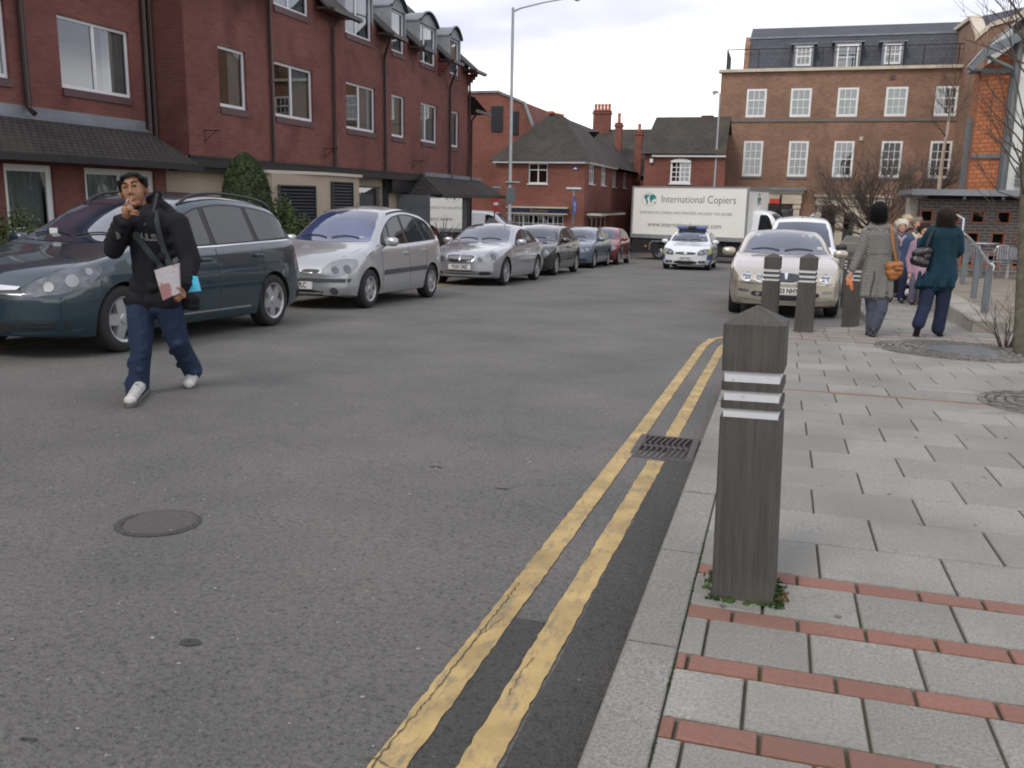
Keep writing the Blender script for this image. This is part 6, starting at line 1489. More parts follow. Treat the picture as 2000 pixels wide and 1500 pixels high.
M_shoe = mat('white_leather', (.55, .54, .52), .45, var=.1, vscale=30, dark=(.35, .34, .33), dscale=20); M_sole = mat('shoe_sole', (.09, .09, .09), .7); M_shoek = mat('black_shoe', (.012, .012, .013), .4)
M_strap = cloth('grey_webbing', (.045, .052, .055), .2); M_bagk = cloth('black_bag', (.012, .012, .014), .6, 12); M_paperm = mat('magazine_paper', (.55, .53, .55), .35, var=.12, vscale=9, dark=(.36, .2, .2), dscale=9, dpos=(.55, .6)); M_cyan = mat('cyan_cover', (.06, .42, .62), .35)

# --- young man walking across the road -------------------------------------------
Y0 = 5.62
def J(px, py, d=0): return PY(px, py, Y0+d)
foot = G(263, 783)
base = Vector((J(300, 600).x, Y0, gz(Y0)))
P = thing('person', 'young man in black hooded top and jeans smoking as he walks across the road', 'person', base)
B_ = dict(parent=P, base=base)
sc = .00381          # metres per photograph pixel at his distance
hd = J(262, 372, -.02); 
hR = Matrix.Rotation(radians(26), 3, 'Z') @ Matrix.Rotation(radians(-9), 3, 'Y') @ Matrix.Rotation(radians(-6), 3, 'X')
def HP(x, y, z): return hd + hR @ (Vector((x, y, z))*1.08)          # head space: x image right, -y towards camera, z up
chest, belly, pelv = J(295, 450, 0), J(300, 525, .02), J(300, 592, .03)
shl, shr = J(243, 436, -.02), J(346, 438, .06)             # his right and left shoulders
elb, wri = J(222, 488, -.16), J(246, 422, -.24)
elb2, wri2 = J(372, 508, .05), J(358, 566, -.08)
hipl, hipr = J(274, 598, -.02), J(328, 598, .04); kneel, kneer = J(276, 682, -.10), J(348, 668, .1); ankl, ankr = J(270, 757, -.12), J(376, 722, .36)
toel = G(250, 786, .03); toel.z = gz(toel.y)+.03; heel = G(284, 777, .035)
toer = J(368, 752, .2)
headp = [ell(HP(0, .01, .02), (.082, .10, .10)), ell(HP(0, -.035, -.03), (.066, .07, .085)), ell(HP(0, -.045, -.085), (.043, .05, .035)), cap(HP(0, -.096, .015), HP(0, -.112, -.024), .009, .0135), ell(HP(-.013, -.103, -.03), (.009, .01, .008)), ell(HP(.013, -.103, -.03), (.009, .01, .008)),
         ell(HP(0, -.084, .032), (.055, .014, .012)), ell(HP(0, -.093, -.058), (.026, .014, .007)), ell(HP(0, -.093, -.07), (.022, .014, .007)), ell(HP(0, -.088, -.10), (.024, .02, .017)), ell(HP(-.040, -.052, -.018), (.026, .028, .026)), ell(HP(.040, -.052, -.018), (.026, .028, .026)),
         cap(HP(.084, .0, .0), HP(.082, .006, -.03), .016, .011), cap(HP(-.084, .0, .0), HP(-.082, .006, -.03), .016, .011), cap(HP(.0, .03, -.06), J(283, 428, .03), .058, .062)]
def finger(pts, r0=.0088, r1=.007): n = len(pts); return chain(pts, [r0+(r1-r0)*k/(n-1) for k in range(n)])
palm = J(249, 412, -.25)
hand1 = [cap(wri, J(248, 414, -.25), .025, .03), cap(J(243, 410, -.24), J(255, 408, -.27), .022, .02)]
hand1 += finger([J(251, 408, -.26), J(248, 398, -.265), J(250.5, 388, -.215)]) + finger([J(257, 407, -.265), J(255, 396, -.27), J(256, 387, -.215)]) \
       + finger([J(257, 413, -.27), J(267, 412, -.26), J(271, 416, -.23)]) + finger([J(256, 418, -.27), J(266, 419, -.255), J(270, 421, -.23)]) + finger([J(244, 414, -.24), J(243, 403, -.25), J(247, 396, -.25)], .0105, .0085)
hand2 = [cap(wri2, J(356, 572, -.1), .025, .03), cap(J(352, 572, -.12), J(358, 578, -.12), .024, .02)]
hand2 += finger([J(350, 570, -.14), J(343, 571, -.17), J(340, 577, -.16)]) + finger([J(351, 574, -.14), J(343, 577, -.17), J(340, 583, -.15)]) + finger([J(352, 578, -.13), J(346, 583, -.16), J(343, 587, -.14)]) + finger([J(356, 580, -.12), J(350, 587, -.14), J(347, 589, -.13)], .008, .0065) + finger([J(358, 568, -.14), J(352, 563, -.18), J(346, 562, -.19)], .011, .009)
trunk = [cap(J(283, 428, .03), chest, .065, .13), cap(chest, belly, .125, .12), cap(belly, pelv, .12, .125), cap(shl, shr, .05, .05)]
armA = chain([shl, elb, wri], [.05, .04, .026]); armB = chain([shr, elb2, wri2], [.05, .04, .026])
legs = chain([hipl, kneel, ankl], [.08, .055, .035])+chain([hipr, kneer, ankr], [.08, .055, .035])+[cap(ankl, toel, .03, .018), cap(ankr+Vector((0,0,-.02)), ankr+(toer-ankr)*.6, .026, .016)]
body = blob('body', headp+hand1+hand2+trunk+armA+armB+legs, M_skin, vox=.0055, smooth=2, **B_)
# hair: cap over the skull, short fringe
hair = blob('hair', [ell(HP(0, .014, .032), (.087, .105, .098)), ell(HP(-.03, -.05, .078), (.04, .034, .024)), ell(HP(.03, -.05, .078), (.04, .034, .024)), cap(HP(.078, -.028, .06), HP(.083, -.020, .005), .018, .010), cap(HP(-.078, -.028, .06), HP(-.083, -.020, .005), .018, .010)], M_hairk, vox=.006, smooth=3, cutz=[(HP(0, -.066, .066), hR @ Vector((.12, -.86, -.50)))], **B_); strands(hair, 2200, .010, .001, .3, .6)
for sx in (-1, 1):
    blob('eyebrow', [cap(HP(sx*.014, -.105, .036), HP(sx*.034, -.101, .043), .0055, .0065), cap(HP(sx*.034, -.101, .043), HP(sx*.055, -.086, .038), .0065, .004)], M_hairk, vox=.003, smooth=1, **B_)
    blob('eye', [ell(HP(sx*.031, -.094, .016), (.014, .007, .0065), hR)], M_eye, vox=.0025, smooth=1, **B_)
blob('lips', [cap(HP(-.02, -.103, -.064), HP(.02, -.103, -.064), .0055, .0055)], M_lip, vox=.0025, smooth=1, **B_)
# hooded top
L_ = lambda a, b, t: a+(b-a)*t
top_ = [cap(J(286, 432, .03), chest+Vector((0, 0, .03)), .085, .165), cap(J(292, 445, 0), J(298, 520, .02), .158, .145), cap(J(298, 520, .02), J(300, 585, .03), .145, .140), cap(J(282, 582, .0), J(322, 582, .05), .118, .118), cap(J(283, 560, .0), J(322, 560, .05), .115, .115), cap(shl, shr, .07, .08)]
top_ += chain([shl+Vector((0, 0, -.01)), L_(shl, elb, .55), elb, L_(elb, wri, .5), L_(elb, wri, .86)], [.086, .078, .070, .062, .052]) + chain([shr, L_(shr, elb2, .5), elb2, L_(elb2, wri2, .5), L_(elb2, wri2, .92)], [.092, .085, .078, .068, .056])
random.seed(4)
for a, b in ((shl, elb), (elb, wri), (shr, elb2), (elb2, wri2)):
    for k in range(4):
        c_ = L_(a, b, .2+.2*k); d_ = (b-a).normalized(); n_ = d_.cross(Vector((0, 1, 0))).normalized()
        top_.append(cap(c_+n_*.045+Vector((0, -.02, 0)), c_-n_*.04+Vector((0, -.03, .02)), .03, .034))
for k in range(5):
    z_ = 470+k*26; top_.append(cap(J(262+k*2, z_, -.06), J(292+6*(k % 2), z_+14, -.07), .035, .04)); top_.append(cap(J(335-k, z_, -.0), J(308, z_+10, -.045), .04, .04))
top_.append(cap(J(270, 585, -.03), J(330, 585, .02), .098, .098))
blob('hooded_top', top_, M_hood, vox=.009, smooth=3, cutz=[(J(300, 606, 0), Vector((.0, .0, -1)))], **B_)
blob('hood', [cap(J(300, 395, .10), J(322, 412, .10), .062, .065), cap(J(322, 412, .10), J(338, 424, .09), .06, .055), cap(J(308, 378, .08), J(300, 400, .1), .032, .05), cap(J(306, 382, .02), J(298, 424, -.05), .022, .03), cap(J(298, 424, -.05), J(281, 440, -.12), .03, .028), cap(J(262, 432, -.08), J(281, 440, -.12), .035, .028), cap(J(283, 410, .12), J(310, 410, .12), .07, .06)], M_hood, vox=.008, smooth=3, **B_)
blob('hood_edge', chain([J(307, 380, .005), J(303, 400, -.035), J(296, 422, -.085), J(282, 440, -.145)], [.009, .01, .012, .01]), M_hoodl, vox=.004, smooth=1, **B_)
# jeans
jl = [cap(J(278, 592, 0), J(322, 592, .04), .12, .12)]+chain([hipl, L_(hipl, kneel, .5), kneel, L_(kneel, ankl, .5), ankl+Vector((0, 0, .015))], [.105, .096, .080, .076, .084])+chain([hipr, L_(hipr, kneer, .5), kneer, L_(kneer, ankr, .5), ankr+Vector((-.01, 0, .02))], [.107, .097, .080, .076, .080])+[cap(ankr, ankr+Vector((.0, .0, -.035)), .08, .06)]
for a, b in ((hipl, kneel), (kneel, ankl), (hipr, kneer), (kneer, ankr)):
    for k in range(4):
        c_ = L_(a, b, .22+.24*k); s_ = -1 if k % 2 else 1; jl.append(cap(c_+Vector((.05*s_, -.035, .02)), c_+Vector((-.045*s_, -.05, -.02)), .032, .030))
jl += [cap(ankl+Vector((-.045, -.03, .03)), ankl+Vector((.05, -.03, .0)), .045, .045), cap(ankl+Vector((-.03, -.04, -.02)), ankl+Vector((.04, -.03, -.03)), .045, .04)]
blob('jeans', jl, M_jean, vox=.009, smooth=3, cutz=[(ankl+Vector((0, 0, -.04)), Vector((0, 0, -1)))], **B_)
def shoe(name, an, toe, r=.045, m=M_shoe, sole=M_sole, lace=True, up=Vector((0, 0, 1)), **kw):
    d = (toe-an); h = Vector((d.x, d.y, 0)).normalized() if abs(d.z) < .8*d.length else d.normalized()
    sd_ = d.normalized(); s = blob(name, [cap(an-sd_*.025, an+d*.35, r*1.0, r*.95), cap(an+d*.3, toe-sd_*.02, r*.95, r*.78), ell(toe-sd_*.03, (r*.95, r*.95, r*.72))]+([cap(an, an+up*.045, r*.9, r*.95)]), m, vox=.007, smooth=3, **kw); return s
hv = Vector((heel.x, heel.y, 0)); an_ = Vector((ankl.x+.015, ankl.y+.01, gz(heel.y)+.055)); tv = Vector((toel.x+.03, toel.y-.02, gz(toel.y)+.045))
s1 = shoe('shoe', an_, tv, .047, **B_)
o = blob('sole', [cap(an_+Vector((.02, .02, -.045)), tv+Vector((0, 0, -.035)), .04, .038)], M_sole, vox=.006, smooth=1, cutz=[((0, 0, tv.z-.018), (0, 0, 1))], **B_)
s2 = shoe('shoe', ankr+Vector((.0, 0, -.045)), toer+Vector((0, 0, -.0)), .05, up=Vector((0, 0, .8)), **B_)
for k in range(4):
    c_ = L_(an_, tv, .35+.13*k)+Vector((0, 0, .043-.006*k)); blob('lace', [cap(c_+Vector((-.022, .012, 0)), c_+Vector((.022, -.012, 0)), .0045, .0045)], M_sole, vox=.003, smooth=0, **B_)
# lettering on the chest, partly hidden: AVIS-like blocks "N..ALS"
ctr = J(298, 466, -.215)
Mt = Matrix.Translation(ctr-base) @ Matrix.Rotation(radians(-16), 4, 'Z') @ Matrix.Rotation(radians(-2), 4, 'Y') @ Matrix.Rotation(pi/2, 4, 'X')
def on_top(objn, txt, size, ctr, m, rotz=-16, dy=-.5, name='lettering', parent=P):
    src = [o for o in P.children if o.name.startswith('hooded_top')][0]; bmx = bmesh.new(); bmx.from_mesh(src.data); bv = BVHTree.FromBMesh(bmx); bmx.free()
    t = MB(); text_geo(txt, size, t, Matrix(), depth=0, thin=.003); vs = []
    for v in t.v:
        o0 = Vector((ctr.x-base.x+v.x*.96, ctr.y-base.y-1, ctr.z-base.z+v.y-v.x*.08)); l, n, i, d = bv.ray_cast(o0, Vector((0, 1, 0)))
        if l is None: l, n = o0+Vector((0, .9, 0)), Vector((0, -1, 0))
        vs.append(l+Vector((0, -.006, 0)))
    q = MB(); fs_ = [f for f in t.f if max(vs[i].y for i in f)-min(vs[i].y for i in f) < .05 and all((vs[f[i]]-vs[f[i-1]]).length < .06 for i in range(len(f)))]; q.mesh(vs, fs_); return q.build(name, m, src, fixn=False)
on_top(None, 'INTALS', .066, J(299, 461), mat('grey_print', (.16, .16, .16), .8))
# cross body strap, bag behind, magazine
def ribbon(name, pts, w, m, parent, base, th=.006, nrm=Vector((0, -1, 0))):
    mb = MB(); P_ = [Vector(p)-base for p in pts]; vs = []; fs = []
    for i, p in enumerate(P_):
        t = (P_[min(i+1, len(P_)-1)]-P_[max(i-1, 0)]).normalized(); s_ = t.cross(nrm).normalized()*w/2; k = nrm*th
        vs += [p-s_, p+s_, p+s_+k, p-s_+k]
    for i in range(len(P_)-1):
        for j in range(4): fs.append((i*4+j, i*4+(j+1) % 4, i*4+4+(j+1) % 4, i*4+4+j))
    fs += [(0, 1, 2, 3), tuple(range(len(vs)-4, len(vs)))[::-1]]; mb.mesh(vs, fs); o = mb.build(name, m, parent, smooth=30); return o
def onto(px, py, extra=.008):
    src = [o for o in P.children if o.name.startswith('hooded_top')][0]
    p = J(px, py, -.6); d = (p-Vector((0, 0, CAMH))).normalized(); ok, l, n, i = src.ray_cast(p-base, d)
    return (l+base-d*extra) if ok else J(px, py, -.2)
bag = thing('shoulder_bag', 'black shoulder bag with grey cross-body strap worn by the young man', 'bag', J(372, 590, .02))
ribbon('strap', [onto(262+(325-262)*t, 455+(535-455)*t) for t in [k/9 for k in range(10)]], .046, M_strap, bag, bag.location)
ribbon('strap', [onto(303+8*t+24*t*t, 412+110*t) for t in [k/7 for k in range(8)]], .05, M_strap, bag, bag.location)
mb = MB(); mb.mesh([], []); 
blob('bag_body', [cap(J(360, 575, .12), J(380, 585, .14), .055, .045), cap(J(358, 595, .12), J(382, 598, .14), .04, .035)], M_bagk, vox=.01, smooth=3, parent=bag, base=bag.location)
mg = thing('magazine', 'folded white and pink magazine held against the hip of the young man', 'magazine', J(330, 550, -.2))
q = [J(301, 528, -.19), J(349, 514, -.22), J(352, 572, -.17), J(318, 587, -.17)]
mb = MB(); b0 = mg.location; a, b, c_, d_ = [Vector(p)-b0 for p in q]; k = Vector((0, .012, 0)); n = 6; vs = []
for i in range(n+1):
    for j in range(n+1):
        p = (a*(1-i/n)+b*i/n)*(1-j/n)+(d_*(1-i/n)+c_*i/n)*(j/n); vs.append(p+Vector((0, -.012*sin(pi*i/n), 0)))
m0 = len(vs); vs += [p+k for p in vs]; fs = []
for i in range(n):
    for j in range(n):
        r = [i*(n+1)+j, (i+1)*(n+1)+j, (i+1)*(n+1)+j+1, i*(n+1)+j+1]; fs.append(r); fs.append([x+m0 for x in r][::-1])
mb.mesh(vs, fs); mb.mesh([J(345, 574, -.10)-b0, J(393, 568, -.06)-b0, J(386, 540, -.04)-b0, J(352, 535, -.06)-b0], [(0, 1, 2, 3)], mi=1)
mb.build('pages', [M_paperm, M_cyan], mg, smooth=30)
blob('cigarette', [cap(J(251, 389, -.225), J(246.5, 393.5, -.27), .0042, .0042)], mat('cigarette_paper', (.5, .48, .44), .6), vox=.003, smooth=0, parent=P, base=base)

# --- two women walking away on the pavement ------------------------------------------
def woman(label, Yw, ft, hdp, shL, shR, coat, hemL, hemR, hemz, coatm, hairm, trm, legsJ, arms, hairr, skin=M_skinp, collar=None, waist=1.0, hairname='hair', coatname='coat'):
    K_ = lambda px, py, d=0: PY(px, py, Yw+d)
    ctr = K_((shL[0]+shR[0])/2, ft); b = Vector((ctr.x, Yw, gz(Yw)+.1)); Pn = thing('person', label, 'person', b); kw = dict(parent=Pn, base=b)
    h = K_(*hdp); sL, sR = K_(*shL), K_(*shR); mid = (sL+sR)/2; hip = K_(*coat[1]); w_ = K_(*coat[0])
    pr = [ell(h, (.078, .095, .105)), ell(h+Vector((0, .045, -.035)), (.055, .06, .07)), cap(h, mid+Vector((0, 0, .02)), .05, .055), cap(h+Vector((0, .1, -.0)), h+Vector((0, .118, -.03)), .01, .014), cap(sL, sR, .055, .055), cap(mid, w_, .10, .09), cap(w_, hip, .09, .11)]
    for lg in legsJ: q = [K_(*p) for p in lg]; pr += chain(q[:3], [.075, .05, .034])+[cap(q[2], q[3], .034, .026)]
    for ar in arms: q = [K_(*p) for p in ar[:3]]; pr += chain(q, [.045, .036, .024]); hnd = K_(*ar[3]); pr += [cap(q[2], hnd, .024, .026)]; 
    for ar in arms:
        q = [K_(*p) for p in ar[:4]]; d = (q[3]-q[2]).normalized(); s_ = d.cross(Vector((0, 1, 0))).normalized()
        for k, ln in enumerate((.05, .06, .057, .045)):
            off = s_*(.027-.018*k); pr += finger([q[3]+off, q[3]+off+d*ln*.6+Vector((0, -.006, 0)), q[3]+off*.9+d*ln+Vector((0, -.02, 0))], .0085, .007)
        pr += finger([q[3]+s_*.03-d*.02, q[3]+s_*.05+d*.015+Vector((0, -.01, 0)), q[3]+s_*.045+d*.04+Vector((0, -.02, 0))], .0105, .0085)
    blob('body', pr, skin, vox=.0075, smooth=2, **kw)
    cz = [cap(sL, sR, .075, .075), cap(mid+Vector((0, 0, .03)), mid+Vector((0, 0, -.05)), .07, .13), cap(mid+Vector((-.06, 0, -.05)), w_+Vector((-.05, 0, 0)), .12, .105*waist), cap(mid+Vector((.06, 0, -.05)), w_+Vector((.05, 0, 0)), .12, .105*waist)]
    hl, hr_ = K_(*hemL), K_(*hemR); cz += [cap(w_+Vector((-.05, 0, 0)), hip+Vector((-.07, 0, 0)), .105*waist, .125), cap(w_+Vector((.05, 0, 0)), hip+Vector((.07, 0, 0)), .105*waist, .125), cap(hip+Vector((-.06, 0, 0)), hl+Vector((.10, 0, 0)), .13, .10), cap(hip+Vector((.06, 0, 0)), hr_-Vector((.10, 0, 0)), .13, .10), cap(hip, (hl+hr_)/2, .14, .12), cap(mid+Vector((0, 0, -.02)), w_, .125, .125), cap(w_, hip, .13, .14), cap(h+Vector((0, 0, -.14)), mid, .075, .09), cap(hl+Vector((.1, 0, 0)), hr_-Vector((.1, 0, 0)), .10, .10)]
    for ar in arms:
        q = [K_(*p) for p in ar[:3]]; cz += chain([q[0], q[1], q[1]+(q[2]-q[1])*.9], [.075, .062, .05])
    random.seed(9)
    for k in range(6): x = hl.x+(hr_.x-hl.x)*(k+.5)/6; cz.append(cap(Vector((x, hip.y-.10, hip.z+.05)), Vector((x+random.uniform(-.02, .02), hip.y-.115, hl.z+.02)), .02, .035))
    ct = blob(coatname, cz, coatm, vox=.010, smooth=4, cutz=[((0, 0, K_(*hemz).z), (0, 0, -1))], **kw)
    hp = [ell(h+Vector((0, -.01, .015)), hairr[0])]+[ell(h+Vector(o_), r_) for o_, r_ in hairr[1:]]
    blob('hair', hp, hairm, vox=.008, smooth=3, cutz=[(h+Vector((0, .07, 0)), Vector((0, 1, -.3)))], **kw); strands([o for o in Pn.children if o.name.startswith('hair')][0], 2600, .05, .0018, .95, .28, int(Yw*9))
    tr = []
    for lg in legsJ: q = [K_(*p) for p in lg]; tr += chain([q[0], (q[0]+q[1])/2, q[1], (q[1]+q[2])/2, q[2]+Vector((0, 0, -.0))], [.105, .095, .082, .078, .08])
    for lg in legsJ:
        q = [K_(*p) for p in lg]
        for k in range(5): c_ = L_(q[1], q[2], k/5); s_ = 1 if k % 2 else -1; tr.append(cap(c_+Vector((.04*s_, -.04, .01)), c_+Vector((-.04*s_, -.045, -.02)), .028, .026))
    blob('trousers', tr, trm, vox=.010, smooth=3, **kw)
    for lg in legsJ:
        q = [K_(*p) for p in lg]; a, t_ = q[2], q[3]
        s = blob('shoe', [cap(a+Vector((0, 0, -.03)), t_, .045, .038), ell(t_, (.042, .06, .035))], M_shoek, vox=.008, smooth=2, **kw)
    return Pn, K_, b, ct
def tweed():
    m = cloth('houndstooth_wool', (.2, .19, .175), .3); nt = m.node_tree; b = nt.nodes['Principled BSDF']
    tc = N(nt, 'ShaderNodeTexCoord'); ck = N(nt, 'ShaderNodeTexChecker'); ck.inputs['Scale'].default_value = 70; ck.inputs['Color1'].default_value = (.085, .08, .078, 1); ck.inputs['Color2'].default_value = (.27, .258, .235, 1)
    nt.links.new(tc.outputs['Object'], ck.inputs['Vector']); nt.links.new(ck.outputs['Color'], b.inputs['Base Color']); return m
M_tweed = tweed(); M_tealc = cloth('dark_teal_wool', (.008, .034, .052), .5, 8, var=.25); M_navy = cloth('navy_trousers', (.018, .025, .055), .6); M_greyt = cloth('grey_blue_trousers', (.075, .085, .115), .6)
W1, K1, b1, c1 = woman('woman walking away in a grey houndstooth coat with a tan shoulder bag', 12.0, 655, (1717, 415, 0), (1697, 452, 0), (1738, 452, 0), [(1716, 500, 0), (1712, 545, 0)], (1678, 578, 0), (1742, 580, 0), (1712, 583, 0), M_tweed, M_hairk, M_greyt,
    [((1704, 560, 0), (1704, 608, .02), (1703, 645, .0), (1696, 652, .0)), ((1723, 560, 0), (1720, 605, -.06), (1708, 636, -.05), (1704, 655, -.15))],
    [((1693, 455, 0), (1679, 495, -.03), (1664, 528, -.06), (1659, 541, -.06)), ((1741, 455, 0), (1746, 492, .12), (1744, 510, .28), (1743, 514, .34))],
    [(.10, .115, .125), ((-.045, -.03, -.05), (.055, .06, .06)), ((.045, -.03, -.05), (.055, .06, .06)), ((0, -.05, -.07), (.06, .055, .055))])
# collar, belt tab, back vent
kw = dict(parent=W1, base=b1)
blob('collar', [cap(K1(1700, 445, -.05), K1(1734, 445, -.05), .045, .045), cap(K1(1705, 438, .0), K1(1729, 438, .0), .05, .05)], M_tweed, vox=.009, smooth=3, **kw)
def onobj(Pn, ob, base_, K_, px, py, extra=.006):
    p = K_(px, py, -.8); d = (p-Vector((0, 0, CAMH))).normalized(); ok, l, n, i = ob.ray_cast(p-base_, d)
    return (l+base_-d*extra) if ok else K_(px, py, -.15)
ribbon('belt_tab', [onobj(W1, c1, b1, K1, x, 491) for x in (1694, 1704, 1714, 1726, 1736)], .055, M_tweed, W1, b1)
ribbon('back_vent', [onobj(W1, c1, b1, K1, x, y) for x, y in ((1708, 530), (1707, 545), (1703, 560), (1699, 578))], .012, M_shoek, W1, b1)
sb = thing('shoulder_bag', 'tan leather shoulder bag hanging on the woman in the houndstooth coat', 'bag', K1(1748, 525, -.1))
M_tan = mat('tan_leather', (.33, .125, .035), .5, var=.15, bump=.3, bscale=25)
ribbon('strap', [K1(1739, 437, -.04), K1(1742, 450, -.12), K1(1745, 480, -.15), K1(1751, 510, -.13)], .03, M_tan, sb, sb.location)
blob('bag_body', [cap(K1(1738, 520, -.12), K1(1756, 518, -.12), .06, .055), cap(K1(1739, 532, -.12), K1(1754, 532, -.12), .06, .055), cap(K1(1742, 540, -.12), K1(1748, 540, -.12), .05, .045)], M_tan, vox=.009, smooth=3, parent=sb, base=sb.location)
blob('flap', [cap(K1(1748, 519, -.19), K1(1762, 517, -.15), .02, .02), cap(K1(1750, 525, -.19), K1(1762, 526, -.16), .02, .02)], mat('tan_flap', (.27, .1, .03), .5), vox=.007, smooth=2, parent=sb, base=sb.location)
gl = thing('glove', 'crumpled orange glove held in the left hand of the houndstooth coat woman', 'glove', K1(1659, 553, -.07))
blob('glove_palm', [cap(K1(1657, 547, -.08), K1(1662, 556, -.08), .028, .03), cap(K1(1662, 556, -.08), K1(1664, 566, -.08), .028, .016), cap(K1(1656, 548, -.09), K1(1654, 556, -.09), .016, .012)], mat('orange_leather', (.62, .19, .07), .6, bump=.5), vox=.007, smooth=2, parent=gl, base=gl.location)
W2, K2, b2, c2 = woman('woman walking away in a dark teal coat with a black handbag on her shoulder', 12.25, 658, (1848, 424, 0), (1822, 452, 0), (1866, 452, 0), [(1842, 502, 0), (1838, 540, 0)], (1785, 558, 0), (1863, 562, 0), (1830, 566, 0), M_tealc, M_hairb, M_navy,
    [((1816, 545, 0), (1806, 598, -.05), (1794, 632, -.15), (1789, 655, -.05)), ((1846, 545, 0), (1840, 600, .03), (1832, 642, .05), (1836, 653, .15))],
    [((1818, 456, 0), (1800, 482, .08), (1798, 470, .3), (1800, 465, .34)), ((1870, 458, 0), (1874, 490, .05), (1868, 498, .2), (1862, 498, .25))],
    [(.105, .12, .125), ((-.05, -.02, -.05), (.06, .07, .075)), ((.05, -.02, -.05), (.06, .07, .075)), ((0, -.045, -.06), (.07, .065, .07))])
hb = thing('handbag', 'black leather handbag under the arm of the woman in the teal coat', 'bag', K2(1800, 505, -.12))
ribbon('strap', [K2(1824, 445, -.1), K2(1815, 465, -.15), K2(1808, 485, -.16), K2(1803, 496, -.15)], .03, M_shoek, hb, hb.location)
M_bagl = mat('black_bag_leather', (.014, .011, .014), .3, bump=.9, bscale=16, coat=.4)
blob('bag_body', [cap(K2(1790, 495, -.1), K2(1812, 490, -.12), .06, .06), cap(K2(1788, 508, -.1), K2(1806, 514, -.12), .07, .06), cap(K2(1810, 500, -.12), K2(1802, 515, -.12), .055, .05)], M_bagl, vox=.009, smooth=3, parent=hb, base=hb.location)

